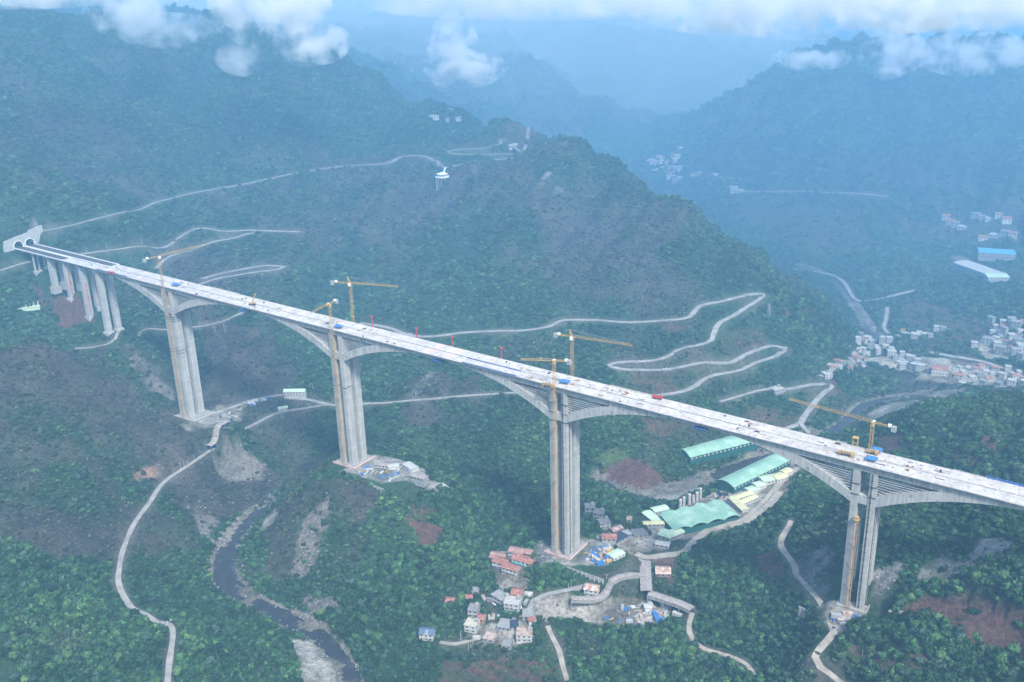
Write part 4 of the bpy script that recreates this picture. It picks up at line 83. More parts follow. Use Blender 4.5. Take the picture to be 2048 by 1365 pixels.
def vnoise(x,y,s=0):
    i=np.floor(x);j=np.floor(y);fx=x-i;fy=y-j
    fx=fx*fx*(3-2*fx);fy=fy*fy*(3-2*fy)
    a=_hash(i,j,s);b=_hash(i+1,j,s);c=_hash(i,j+1,s);d=_hash(i+1,j+1,s)
    return (a+(b-a)*fx)*(1-fy)+(c+(d-c)*fx)*fy
def fbm(x,y,sc,oc=4,s=0):
    v=0;a=1;t=0
    for k in range(oc):
        v=v+a*vnoise(x/sc*(2**k)+17*k,y/sc*(2**k)-9*k,s+k);t+=a;a*=.5
    return v/t-.5
def inpoly(x,y,P,warp=0):
    P=np.array(P)
    if warp:
        x=x+warp*2*fbm(x,y,28,3,91); y=y+warp*2*fbm(x,y,28,3,57)
    r=np.zeros(x.shape,bool)
    x0,y0=P.min(0)-1;x1,y1=P.max(0)+1
    k=(x>x0)&(x<x1)&(y>y0)&(y<y1)
    xs=x[k];ys=y[k];rr=np.zeros(xs.shape,bool)
    for a,b in zip(P,np.roll(P,-1,0)):
        if a[1]==b[1]: continue
        c=((a[1]>ys)!=(b[1]>ys))&(xs<(b[0]-a[0])*(ys-a[1])/(b[1]-a[1])+a[0])
        rr^=c
    r[k]=rr; return r
def smooth_line(P,step):
    """Catmull-Rom through the points, resampled about every step metres"""
    P=[np.array(p,float) for p in P]; Q=[2*P[0]-P[1]]+P+[2*P[-1]-P[-2]]; out=[]
    for i in range(1,len(Q)-2):
        n=max(1,int(np.linalg.norm(Q[i+1]-Q[i])/step))
        for k in range(n):
            t=k/n; a,b,c,d=Q[i-1],Q[i],Q[i+1],Q[i+2]
            out.append(.5*((2*b)+(c-a)*t+(2*a-5*b+4*c-d)*t*t+(3*b-a-3*c+d)*t**3))
    out.append(P[-1]); return np.array(out)
# ---------------------------------------------------------------- object helpers
def tag(o,label=None,cat=None,group=None,kind=None):
    if label: o['label']=label
    if cat: o['category']=cat
    if group: o['group']=group
    if kind: o['kind']=kind
    return o
def empty(name,loc=(0,0,0),rz=0):
    o=bpy.data.objects.new(name,None); o.location=loc; o.rotation_euler=(0,0,rz); COL.objects.link(o); return o
def thing(name,label,cat,loc=(0,0,0),rz=0,group=None): return tag(empty(name,loc,rz),label,cat,group)
def link(name,me,mats,parent=None):
    for m in (mats if isinstance(mats,(list,tuple)) else [mats]): me.materials.append(m)
    o=bpy.data.objects.new(name,me); COL.objects.link(o)
    if parent is not None: o.parent=parent
    return o
class MB:
    """collects boxes, bars and sheets, then links them as one mesh object"""
    def __init__(s): s.v=[];s.f=[];s.m=[]
    def box(s,x0,x1,y0,y1,z0,z1,mi=0):
        b=len(s.v); s.v+=[(x,y,z) for z in (z0,z1) for y in (y0,y1) for x in (x0,x1)]
        s.f+=[tuple(b+i for i in q) for q in ((0,2,3,1),(4,5,7,6),(0,1,5,4),(2,6,7,3),(0,4,6,2),(1,3,7,5))]; s.m+=[mi]*6; return s
    def quad(s,*p,mi=0):
        b=len(s.v); s.v+=[tuple(q) for q in p]; s.f.append(tuple(range(b,b+len(p)))); s.m.append(mi); return s
    def bar(s,a,b,w,w2=None,mi=0):
        a=Vector(a);b=Vector(b);d=b-a
        if d.length<1e-6: return s
        d.normalize(); u=d.orthogonal() if abs(d.z)>.98 else d.cross(Vector((0,0,1))); u.normalize(); t=d.cross(u); w2=w2 or w
        n=len(s.v)
        for p in (a,b):
            for i,j in ((-1,-1),(1,-1),(1,1),(-1,1)): s.v.append(tuple(p+u*(i*w/2)+t*(j*w2/2)))
        s.f+=[tuple(n+i for i in q) for q in ((0,1,2,3),(7,6,5,4),(0,4,5,1),(1,5,6,2),(2,6,7,3),(3,7,4,0))]; s.m+=[mi]*6; return s
    def prism(s,poly,z0,z1,mi=0):
        n=len(poly);b=len(s.v)
        s.v+=[(p[0],p[1],z0) for p in poly]+[(p[0],p[1],z1) for p in poly]
        s.f+=[tuple(b+n-1-i for i in range(n)),tuple(b+n+i for i in range(n))]+[(b+i,b+(i+1)%n,b+n+(i+1)%n,b+n+i) for i in range(n)]; s.m+=[mi]*(n+2); return s
    def cyl(s,x,y,r,z0,z1,n=12,mi=0,r2=None):
        r2=r if r2 is None else r2; b=len(s.v)
        s.v+=[(x+r*math.cos(6.2832*i/n),y+r*math.sin(6.2832*i/n),z0) for i in range(n)]+[(x+r2*math.cos(6.2832*i/n),y+r2*math.sin(6.2832*i/n),z1) for i in range(n)]
        s.f+=[tuple(b+n-1-i for i in range(n)),tuple(b+n+i for i in range(n))]+[(b+i,b+(i+1)%n,b+n+(i+1)%n,b+n+i) for i in range(n)]; s.m+=[mi]*(n+2); return s
    def mesh(s,name):
        me=bpy.data.meshes.new(name); me.from_pydata(s.v,[],s.f); 
        if any(s.m): me.polygons.foreach_set('material_index',s.m)
        me.update(); return me
    def build(s,name,mats,parent=None): return link(name,s.mesh(name),mats,parent)
# ---------------------------------------------------------------- materials
M={}
def mat(name,col,rough=.85,col2=None,scale=.3,detail=6,lo=.4,hi=.6,stretch=None,metal=0,bump=0,col3=None,sc3=2.0,lo3=.58,hi3=.68,rnd=0,joint=None):
    m=bpy.data.materials.new(name); m.use_nodes=True; nt=m.node_tree; N=nt.nodes;L=nt.links; b=N['Principled BSDF']
    b.inputs['Roughness'].default_value=rough; b.inputs['Metallic'].default_value=metal
    if 'Specular IOR Level' in b.inputs: b.inputs['Specular IOR Level'].default_value=.3
    def rgb(c): return (c[0],c[1],c[2],1)
    geo=N.new('ShaderNodeNewGeometry'); src=geo.outputs['Position']
    if stretch:
        mp=N.new('ShaderNodeMapping'); mp.inputs['Scale'].default_value=stretch; L.new(src,mp.inputs['Vector']); src=mp.outputs[0]
    cur=None
    if col2 is not None:
        t=N.new('ShaderNodeTexNoise'); t.inputs['Scale'].default_value=scale; t.inputs['Detail'].default_value=detail; t.inputs['Roughness'].default_value=.65; L.new(src,t.inputs['Vector'])
        r=N.new('ShaderNodeMapRange'); r.inputs[1].default_value=lo; r.inputs[2].default_value=hi; L.new(t.outputs[0],r.inputs[0])
        x=N.new('ShaderNodeMix'); x.data_type='RGBA'; x.inputs[6].default_value=rgb(col); x.inputs[7].default_value=rgb(col2); L.new(r.outputs[0],x.inputs[0]); cur=x.outputs[2]
        if col3 is not None:
            t3=N.new('ShaderNodeTexNoise'); t3.inputs['Scale'].default_value=sc3; t3.inputs['Detail'].default_value=3; L.new(geo.outputs['Position'],t3.inputs['Vector'])
            r3=N.new('ShaderNodeMapRange'); r3.inputs[1].default_value=lo3; r3.inputs[2].default_value=hi3; L.new(t3.outputs[0],r3.inputs[0])
            x3=N.new('ShaderNodeMix'); x3.data_type='RGBA'; L.new(cur,x3.inputs[6]); x3.inputs[7].default_value=rgb(col3); L.new(r3.outputs[0],x3.inputs[0]); cur=x3.outputs[2]
        if bump:
            bp=N.new('ShaderNodeBump'); bp.inputs['Distance'].default_value=bump; bp.inputs['Strength'].default_value=.7; L.new(t.outputs[0],bp.inputs['Height']); L.new(bp.outputs[0],b.inputs['Normal'])
    if joint:                              # darker construction joints every few metres
        ax,per,wid,dk=joint; sx=N.new('ShaderNodeSeparateXYZ'); L.new(geo.outputs['Position'],sx.inputs[0]); q=N.new('ShaderNodeMath'); q.operation='DIVIDE'; q.inputs[1].default_value=per; L.new(sx.outputs[ax],q.inputs[0])
        fr=N.new('ShaderNodeMath'); fr.operation='FRACT'; L.new(q.outputs[0],fr.inputs[0]); lt=N.new('ShaderNodeMath'); lt.operation='LESS_THAN'; lt.inputs[1].default_value=wid; L.new(fr.outputs[0],lt.inputs[0]); ml=N.new('ShaderNodeMath'); ml.operation='MULTIPLY'; ml.inputs[1].default_value=dk; L.new(lt.outputs[0],ml.inputs[0])
        fl=N.new('ShaderNodeMath'); fl.operation='FLOOR'; L.new(q.outputs[0],fl.inputs[0]); wn_=N.new('ShaderNodeTexWhiteNoise'); wn_.noise_dimensions='1D'; L.new(fl.outputs[0],wn_.inputs['W']); ad=N.new('ShaderNodeMath'); ad.operation='MULTIPLY_ADD'; ad.inputs[1].default_value=.28; L.new(wn_.outputs[0],ad.inputs[0]); L.new(ml.outputs[0],ad.inputs[2]); ad.use_clamp=True
        xj=N.new('ShaderNodeMix'); xj.data_type='RGBA'; L.new(cur,xj.inputs[6]); xj.inputs[7].default_value=rgb([c*.45 for c in col]); L.new(ad.outputs[0],xj.inputs[0]); cur=xj.outputs[2]
    if rnd:
        oi=N.new('ShaderNodeObjectInfo'); hs=N.new('ShaderNodeHueSaturation'); mr=N.new('ShaderNodeMapRange'); mr.inputs[3].default_value=1-rnd; mr.inputs[4].default_value=1+rnd; L.new(oi.outputs['Random'],mr.inputs[0]); L.new(mr.outputs[0],hs.inputs['Value'])
        if cur is None: hs.inputs['Color'].default_value=rgb(col)
        else: L.new(cur,hs.inputs['Color'])
        cur=hs.outputs[0]
    if cur is None: b.inputs['Base Color'].default_value=rgb(col)
    else: L.new(cur,b.inputs['Base Color'])
    M[name]=m; return m
mat('concrete',(.50,.50,.475),.9,(.35,.355,.345),.6,9,.42,.60,(1,1,.10),col3=(.20,.20,.19),sc3=.35,lo3=.58,hi3=.72,joint=(0,4.2,.07,.5))
mat('column_concrete',(.49,.485,.45),.9,(.38,.38,.36),.4,8,.4,.62,(1,1,.08),col3=(.25,.25,.24),sc3=.3,lo3=.62,hi3=.75,joint=(2,4.5,.06,.45))
mat('deck_concrete',(.58,.555,.52),.92,(.42,.40,.375),.16,9,.42,.62,None,col3=(.22,.21,.20),sc3=.55,lo3=.585,hi3=.68,joint=(0,9,.03,.35))
mat('old_concrete',(.36,.35,.33),.9,(.22,.21,.20),.35,8,.4,.62)
mat('asphalt',(.055,.058,.062),.85,(.08,.08,.08),.3)
mat('white_paint',(.78,.78,.76),.6)
mat('crane_yellow',(.54,.36,.12),.6,(.40,.26,.10),.5,rnd=.08)
mat('crane_orange',(.42,.27,.13),.6,(.36,.20,.09),.5)
mat('grey_steel',(.32,.33,.34),.5)
mat('dark_steel',(.05,.055,.07),.6)
mat('blue_cloth',(.035,.13,.40),.75,(.06,.2,.45),.8); mat('blue_net',(.03,.09,.30),.8,(.05,.15,.4),1.2)
mat('red_cloth',(.45,.06,.06),.8,(.35,.05,.05),.7); mat('pale_red',(.72,.34,.30),.85,(.66,.55,.5),.6)
mat('cable_white',(.62,.62,.60),.5)
mat('green_roof',(.22,.40,.30),.6,(.30,.46,.36),.12,4,.45,.6,col3=(.34,.52,.40),sc3=.06,lo3=.55,hi3=.7)
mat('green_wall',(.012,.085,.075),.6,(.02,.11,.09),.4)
mat('pale_green_roof',(.42,.58,.42),.6,(.5,.62,.45),.2)
mat('yellow_roof',(.62,.58,.34),.65,(.5,.5,.3),.25,col3=(.4,.42,.3),sc3=.5)
mat('blue_roof',(.08,.36,.55),.5,(.14,.44,.6),.05)
mat('tile_red',(.30,.125,.095),.85,(.22,.10,.08),.6,6,.4,.6,col3=(.42,.24,.19),sc3=.5,lo3=.5,hi3=.65,rnd=.1)
mat('tile_pink',(.34,.19,.16),.9,(.25,.16,.14),.5,6,.4,.6,col3=(.42,.3,.27),sc3=.4,lo3=.5,hi3=.65)
mat('slate_blue',(.08,.13,.2),.7,(.11,.17,.25),.8)
mat('rust_sheet',(.36,.17,.11),.8,(.5,.46,.42),.35,5,.42,.56)
mat('brown_sheet',(.26,.235,.22),.85,(.36,.33,.31),.4,6,.4,.6,col3=(.2,.12,.09),sc3=.6)
mat('pale_sheet',(.5,.5,.46),.8,(.38,.38,.36),.3)
mat('grey_roof',(.30,.30,.30),.9,(.21,.21,.21),.4,7,.4,.6,rnd=.12)
mat('pale_roof',(.46,.46,.42),.9,(.34,.34,.32),.4,7,.4,.6)
mat('cream_roof',(.5,.48,.38),.9,(.4,.38,.3),.4)
mat('rusty_roof',(.42,.38,.33),.9,(.36,.2,.14),.3,5,.45,.6)
mat('dark_panel',(.04,.05,.08),.35)
mat('white_wall',(.52,.52,.50),.85,(.33,.33,.315),.4,7,.45,.65,rnd=.15)
mat('grey_wall',(.36,.36,.35),.9,(.26,.26,.26),.4,7,.42,.62,rnd=.12)
mat('brick_wall',(.30,.17,.13),.9,(.24,.2,.18),.6)
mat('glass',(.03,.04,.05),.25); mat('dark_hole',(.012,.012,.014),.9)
mat('wood',(.33,.2,.09),.8,(.25,.15,.07),1)
mat('bark',(.09,.07,.05),.95)
mat('pole_concrete',(.42,.42,.41),.8)
mat('turquoise',(.05,.38,.42),.6)
mat('stone',(.30,.29,.28),.95,(.17,.17,.165),.6,rnd=.2)
mat('asph_road',(.19,.195,.20),.9,(.26,.26,.26),.12); mat('conc_road',(.34,.335,.32),.92,(.22,.215,.20),.10,9,.4,.62); mat('dirt_road',(.38,.345,.29),.95,(.24,.22,.18),.12,9,.4,.62)
# water
wm=mat('water',(.028,.026,.028),.3,(.075,.073,.072),.12,8,.52,.68); wb=wm.node_tree.nodes['Principled BSDF']; wb.inputs['Specular IOR Level'].default_value=.5
nz=wm.node_tree.nodes.new('ShaderNodeTexNoise'); nz.inputs['Scale'].default_value=.6; bp=wm.node_tree.nodes.new('ShaderNodeBump'); bp.inputs['Distance'].default_value=.25; bp.inputs['Strength'].default_value=.5
gp=wm.node_tree.nodes.new('ShaderNodeNewGeometry'); wm.node_tree.links.new(gp.outputs['Position'],nz.inputs['Vector']); wm.node_tree.links.new(nz.outputs[0],bp.inputs['Height']); wm.node_tree.links.new(bp.outputs[0],wb.inputs['Normal'])
# ---------------------------------------------------------------- road, river and pad lines used to shape the ground
ROADL=[]
for n,wd,k,P in DATA['ROADS']:
    L=smooth_line(P,5.0)
    zz=H0(L[:,0],L[:,1])
    ker=np.ones(7)/7; zs=np.convolve(np.pad(zz,3,'edge'),ker,'valid'); L[:,2]=zs
    ROADL.append((n,wd,k,L))
RIVL=smooth_line([list(p)+[w_] for p,w_ in zip(DATA['RIVER'],DATA['RIVW'])],6.0)
TRIBL=smooth_line([list(p)+[8] for p in DATA['TRIB']],6.0)
PADS=[]   # x,y,half-size,height
HPOS=[]
for a,b,dep,st,rf,wc,lab in DATA['HOUSES']:
    a=np.array(a);b=np.array(b); wv=b-a; wl=max(5,np.linalg.norm(wv)); ux=wv/wl; n=np.array([-ux[1],ux[0]])
    if n@(np.array([CX,CY])-a)>0: n=-n
    c=(a+b)/2+n*dep/2; z=max(h1(*a),h1(*b))
    HPOS.append((c,math.atan2(ux[1],ux[0]),wl,dep,st,rf,wc,lab,z)); PADS.append((c[0],c[1],max(wl,dep)*.62+1,z))
G_=-.03
for t,(x0,z) in enumerate([(0,-150.6),(240,-146),(480,-168.5),(720,-133.5)]):
    pass
# ---------------------------------------------------------------- terrain grid
def axis(a,b,lo,hi,st,gr):
    c=list(np.arange(a,b,st)); x=b;s=st
    while x<hi: c.append(x); s=st*(1+(x-b)/gr); x+=s
    x=a-st; 
    l=[]
    while x>lo: l.append(x); s=st*(1+(a-x)/gr); x-=s
    return np.array(l[::-1]+c)
XS=axis(-430,1010,-7500,5200,3.8,230); YS=axis(-430,1120,-1500,9500,3.8,230)
GX,GY=np.meshgrid(XS,YS); fx=GX.ravel(); fy=GY.ravel()
HZ=H0(fx,fy)
def nearline(x,y,L,rmax):
    """distance to the nearest vertex of a polyline, with that vertex's values"""
    d=np.full(x.shape,1e9); idx=np.zeros(x.shape,int)
    x0,y0=L[:,0].min()-rmax,L[:,1].min()-rmax;x1,y1=L[:,0].max()+rmax,L[:,1].max()+rmax
    k=np.where((x>x0)&(x<x1)&(y>y0)&(y<y1))[0]
    for i in range(0,len(k),40000):
        kk=k[i:i+40000]; D=(x[kk,None]-L[None,:,0])**2+(y[kk,None]-L[None,:,1])**2
        j=D.argmin(1); d[kk]=np.sqrt(D[np.arange(len(kk)),j]); idx[kk]=j
    return d,idx
def sm(a,b,x): t=np.clip((x-a)/(b-a),0,1); return t*t*(3-2*t)
def covers(x,y):
    c={k:np.zeros(x.shape,bool) for k in ('soil','soilt','terr','grass','dirt','rock','rocko','scree','gravel','scrub','tree')}
    for k,P in DATA['COVER']: c[k]|=inpoly(x,y,P,4 if k not in('tree','scrub') else 14)
    return c
mask=np.ones(fx.shape)
RW=np.full(fx.shape,1e9); RZ_=np.zeros(fx.shape); RHW=np.zeros(fx.shape)
for n,wd,k,L in ROADL:
    d,j=nearline(fx,fy,L,30); b=d-wd/2<RW
    RW[b]=(d-wd/2)[b]; RZ_[b]=L[j[b],2]
mask*=sm(0,22,RW)
rd,rj=nearline(fx,fy,RIVL,80); td,tj=nearline(fx,fy,TRIBL,50); rd=np.where(RIVL[rj,3]<3,1e9,rd)
mask*=sm(0,30,rd-RIVL[rj,3])
for px_,py_,r_,pz_ in PADS: mask*=sm(r_,r_+12,np.hypot(fx-px_,fy-py_))
COVV=covers(fx,fy)
flat=COVV['dirt']|COVV['soil']|COVV['gravel']
camd=np.hypot(fx-CX,fy-CY)
far=sm(1700,3000,camd); vfar=sm(2900,4200,camd)
flatv=sm(-195,-150,HZ)
amp=(.35+.65*flatv)*mask*np.where(flat,.15,1)
HZ=HZ+amp*(9*fbm(fx,fy,150,3,3)*(1-.2*far)+5*fbm(fx,fy,45,3,11)+3.0*fbm(fx,fy,13,2,23))
rid=1-np.abs(2*fbm(fx,fy,420,4,31))*2; HZ=HZ+far*mask*flatv*(rid-.75)*(24+60*vfar)+vfar*fbm(fx,fy,900,4,41)*170
wx=fx+60*fbm(fx,fy,260,3,81); r1_=np.abs(fbm(wx,fy*.38+wx*.12,105,3,77)); r2_=np.abs(fbm(wx*1.0,fy*.45-wx*.1,46,2,79))
upl=sm(-165,-95,HZ); slope_amp=amp*upl*sm(5,75,RW); HZ=HZ+slope_amp*((np.clip(r1_,0,.19)-.125)*190+(np.clip(r2_,0,.17)-.09)*75)*(1+.6*far)
# terraces on ploughed slopes
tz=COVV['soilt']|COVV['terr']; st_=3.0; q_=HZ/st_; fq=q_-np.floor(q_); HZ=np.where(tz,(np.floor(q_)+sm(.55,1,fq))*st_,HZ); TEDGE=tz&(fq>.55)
# roads cut into the slope
k=RW<9; bl=1-sm(1.2,9,RW); HZ=np.where(k,HZ*(1-bl)+(RZ_-.35)*bl,HZ)
for px_,py_,r_,pz_ in PADS:
    bl=1-sm(r_,r_+6,np.hypot(fx-px_,fy-py_)); HZ=HZ*(1-bl)+(pz_-.1)*bl
# river channel
for L,d,j in ((RIVL,rd,rj),(TRIBL,td,tj)):
    hw=L[j,3]/2+2.5*fbm(fx,fy,20,2,5)*2; bl=1-sm(-3,5,d-hw); HZ=np.where(d<1e8,np.minimum(HZ,HZ*(1-bl)+(L[j,2]-2.0)*bl),HZ)
    HZ=np.where((d<1e8)&COVV['gravel']&(HZ<L[j,2]+.3),L[j,2]+.3+.5*fbm(fx,fy,9,2,8),HZ)
    bl2=1-sm(0,14,d-hw); HZ=np.where((d<1e8)&(HZ<L[j,2]+.5)&(d>hw+1),L[j,2]+.5+.6*fbm(fx,fy,9,2,8),HZ)
# platforms around the bridge feet
for (x0,x1,y0,y1,z) in ((-14,22,-16,16,-150.8),(18,66,-14,12,-151.2),(226,312,-22,22,-146.6),(466,536,-22,20,-169),(706,742,-22,-6,-134.5)):
    dx=np.maximum(np.maximum(x0-fx,fx-x1),0);dy=np.maximum(np.maximum(y0-fy,fy-y1),0); bl=1-sm(0,7,np.hypot(dx,dy)); HZ=HZ*(1-bl)+z*bl
# ground under the deck stays below it
und=(fx>-268)&(fx<1000)&(np.abs(fy)<16); HZ=np.where(und,np.minimum(HZ,G_*fx-6-np.clip((fx+268)*.15,0,60)*(fx<100)),HZ)
HG=HZ.reshape(GX.shape)
def gz(x,y):
    """height of the finished ground"""
    x=np.atleast_1d(np.asarray(x,float));y=np.atleast_1d(np.asarray(y,float))
    i=np.clip(np.searchsorted(XS,x)-1,0,len(XS)-2);j=np.clip(np.searchsorted(YS,y)-1,0,len(YS)-2)
    u=np.clip((x-XS[i])/(XS[i+1]-XS[i]),0,1);v=np.clip((y-YS[j])/(YS[j+1]-YS[j]),0,1)
    return HG[j,i]*(1-u)*(1-v)+HG[j,i+1]*u*(1-v)+HG[j+1,i]*(1-u)*v+HG[j+1,i+1]*u*v
def g1(x,y): return float(gz(x,y)[0])
# ground colours (real base colours of soil, rock and low growth)
def ground_color(x,y,z,c):
    n1=fbm(x,y,160,4,101);n2=fbm(x,y,40,4,131);n3=fbm(x,y,11,3,151)
    col=np.zeros(x.shape+(3,))
    def mixc(a,b,t): return np.array(a)*(1-t[...,None])+np.array(b)*t[...,None]
    green=mixc((.020,.050,.026),(.036,.076,.036),np.clip(.5+n2*1.6+n3,0,1))
    brown=mixc((.038,.042,.038),(.076,.070,.062),np.clip(.5+n3*2,0,1))
    t=np.clip(.16+n1*1.8+n2*1.7+c['scrub']*.8-c['tree']*.4,0,1); t=t*t*(3-2*t); col=green*(1-t[...,None])+brown*t[...,None]
    def put(k,a,b,sc=0):
        m=c[k]; col[m]=mixc(a,b,np.clip(.5+n3*1.8+sc*n2,0,1))[m]
    put('grass',(.045,.085,.03),(.07,.10,.04)); put('terr',(.085,.062,.05),(.045,.065,.032),2.5); put('soilt',(.105,.062,.050),(.075,.060,.042),1.5); put('soil',(.115,.060,.047),(.09,.056,.045))
    put('dirt',(.33,.31,.27),(.13,.12,.095),2.6); put('rock',(.22,.215,.21),(.055,.065,.05),3.5); put('rocko',(.26,.17,.12),(.07,.06,.05),3.5); put('scree',(.15,.14,.125),(.04,.05,.035),3.5); put('gravel',(.32,.31,.28),(.12,.125,.10),2.0)
    return col
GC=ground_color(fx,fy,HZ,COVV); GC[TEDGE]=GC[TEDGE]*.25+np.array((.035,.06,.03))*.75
for L,d,j in ((RIVL,rd,rj),(TRIBL,td,tj)):
    k=(d<1e8)&(d<L[j,3]/2+4+9*fbm(fx,fy,22,2,66)); GC[k]=np.array((.15,.145,.12))*(.5+1.0*(fbm(fx,fy,6,2,9)[k]+.5))[:,None]
k=(RW<3.5+9*fbm(fx,fy,25,2,71))&(RW>-9); GC[k]=GC[k]*.6+np.array((.14,.125,.105))*.4
nx,ny=len(XS),len(YS)
me=bpy.data.meshes.new('ground'); me.vertices.add(nx*ny); me.vertices.foreach_set('co',np.c_[fx,fy,HZ].ravel())
ii=(np.arange(ny-1)[:,None]*nx+np.arange(nx-1)[None]).ravel(); Q=np.c_[ii,ii+1,ii+nx+1,ii+nx]
me.loops.add(Q.size); me.loops.foreach_set('vertex_index',Q.ravel().astype(np.int32)); me.polygons.add(len(Q)); me.polygons.foreach_set('loop_start',np.arange(0,Q.size,4,dtype=np.int32)); me.polygons.foreach_set('loop_total',np.full(len(Q),4,np.int32)); me.polygons.foreach_set('use_smooth',np.ones(len(Q),bool)); me.update()
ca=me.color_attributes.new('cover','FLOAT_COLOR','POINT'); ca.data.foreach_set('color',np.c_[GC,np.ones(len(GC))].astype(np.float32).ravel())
gm=bpy.data.materials.new('ground'); gm.use_nodes=True; N=gm.node_tree.nodes;L_=gm.node_tree.links; b=N['Principled BSDF']; b.inputs['Roughness'].default_value=.95; b.inputs['Specular IOR Level'].default_value=.15
at=N.new('ShaderNodeAttribute'); at.attribute_name='cover'; ge=N.new('ShaderNodeNewGeometry')
def noise(sc,det=5,ro=.6):
    t=N.new('ShaderNodeTexNoise'); t.inputs['Scale'].default_value=sc; t.inputs['Detail'].default_value=det; t.inputs['Roughness'].default_value=ro; L_.new(ge.outputs['Position'],t.inputs['Vector']); return t.outputs[0]
n1=noise(.28,5,.7); n2=noise(.045,4,.6)
mr=N.new('ShaderNodeMapRange'); mr.inputs[1].default_value=.3; mr.inputs[2].default_value=.7; mr.inputs[3].default_value=.45; mr.inputs[4].default_value=1.65; L_.new(n1,mr.inputs[0])
mr2=N.new('ShaderNodeMapRange'); mr2.inputs[1].default_value=.3; mr2.inputs[2].default_value=.7; mr2.inputs[3].default_value=.75; mr2.inputs[4].default_value=1.25; L_.new(n2,mr2.inputs[0])
mu=N.new('ShaderNodeMath'); mu.operation='MULTIPLY'; L_.new(mr.outputs[0],mu.inputs[0]); L_.new(mr2.outputs[0],mu.inputs[1])
vm=N.new('ShaderNodeVectorMath'); vm.operation='SCALE'; L_.new(at.outputs['Color'],vm.inputs[0]); L_.new(mu.outputs[0],vm.inputs['Scale']); L_.new(vm.outputs[0],b.inputs['Base Color'])
bp=N.new('ShaderNodeBump'); bp.inputs['Distance'].default_value=2.6; bp.inputs['Strength'].default_value=1.0; L_.new(n1,bp.inputs['Height']); L_.new(bp.outputs[0],b.inputs['Normal'])
tag(link('ground',me,gm),kind='structure')
print('ground verts',nx*ny)
# ---------------------------------------------------------------- roads and river
def ribbon(name,L,hw,dz,mats,skirt=0):
    P=L[:,:2]; T=np.gradient(P,axis=0); T/=np.linalg.norm(T,axis=1)[:,None]+1e-9; Nn=np.c_[-T[:,1],T[:,0]]
    hw=np.broadcast_to(hw,(len(P),))
    rows=[]
    offs=[(-1,0),(1,0)] if not skirt else [(-1,-skirt),(-1,0),(1,0),(1,-skirt)]
    for s,dzz in offs: rows.append(np.c_[P+Nn*(s*hw)[:,None],L[:,2]+dz+dzz])
    V=np.stack(rows,1).reshape(-1,3); k=len(offs); n=len(P)
    F=[(i*k+a,i*k+a+1,(i+1)*k+a+1,(i+1)*k+a) for i in range(n-1) for a in range(k-1)]
    me=bpy.data.meshes.new(name); me.from_pydata([tuple(v) for v in V],[],F); me.update(); return link(name,me,mats)
for i,(n,wd,k,L) in enumerate(ROADL):
    tag(ribbon('road',L,wd/2*(1+.35*fbm(L[:,0],L[:,1],14,2,33)),.06+.004*i,M[{'asph':'asph_road','conc':'conc_road','dirt':'dirt_road'}[k]],skirt=1.6),kind='structure')
tag(ribbon('river',RIVL,RIVL[:,3]/2+9,0,wm),kind='structure'); tag(ribbon('river',TRIBL,12,0,wm),kind='structure')

# ---------------------------------------------------------------- the long concrete bridge
ZD=lambda X:G_*X                       # deck surface height
BR=thing('bridge','long white concrete bridge with arched girders and twin carriageways crossing the whole valley','bridge',(-272,0,ZD(-272)))
BX,BZ=-272,ZD(-272)
def bl_(mb):                            # world coordinates to the bridge's own origin
    mb.v=[(x-BX,y,z-BZ) for x,y,z in mb.v]; return mb
WD,W2,W1=12.86,10.4,2.3
def soff(x):
    t=min(1,max(0,(abs(x)-7.9)/112.1)); return -(3.2+27.2*(1-t)**2.3)
def strut_top(x):
    t=(abs(x)-7.9)/39.2; return -(23.3-17.2*t+1.2*math.sin(math.pi*t)*-1)
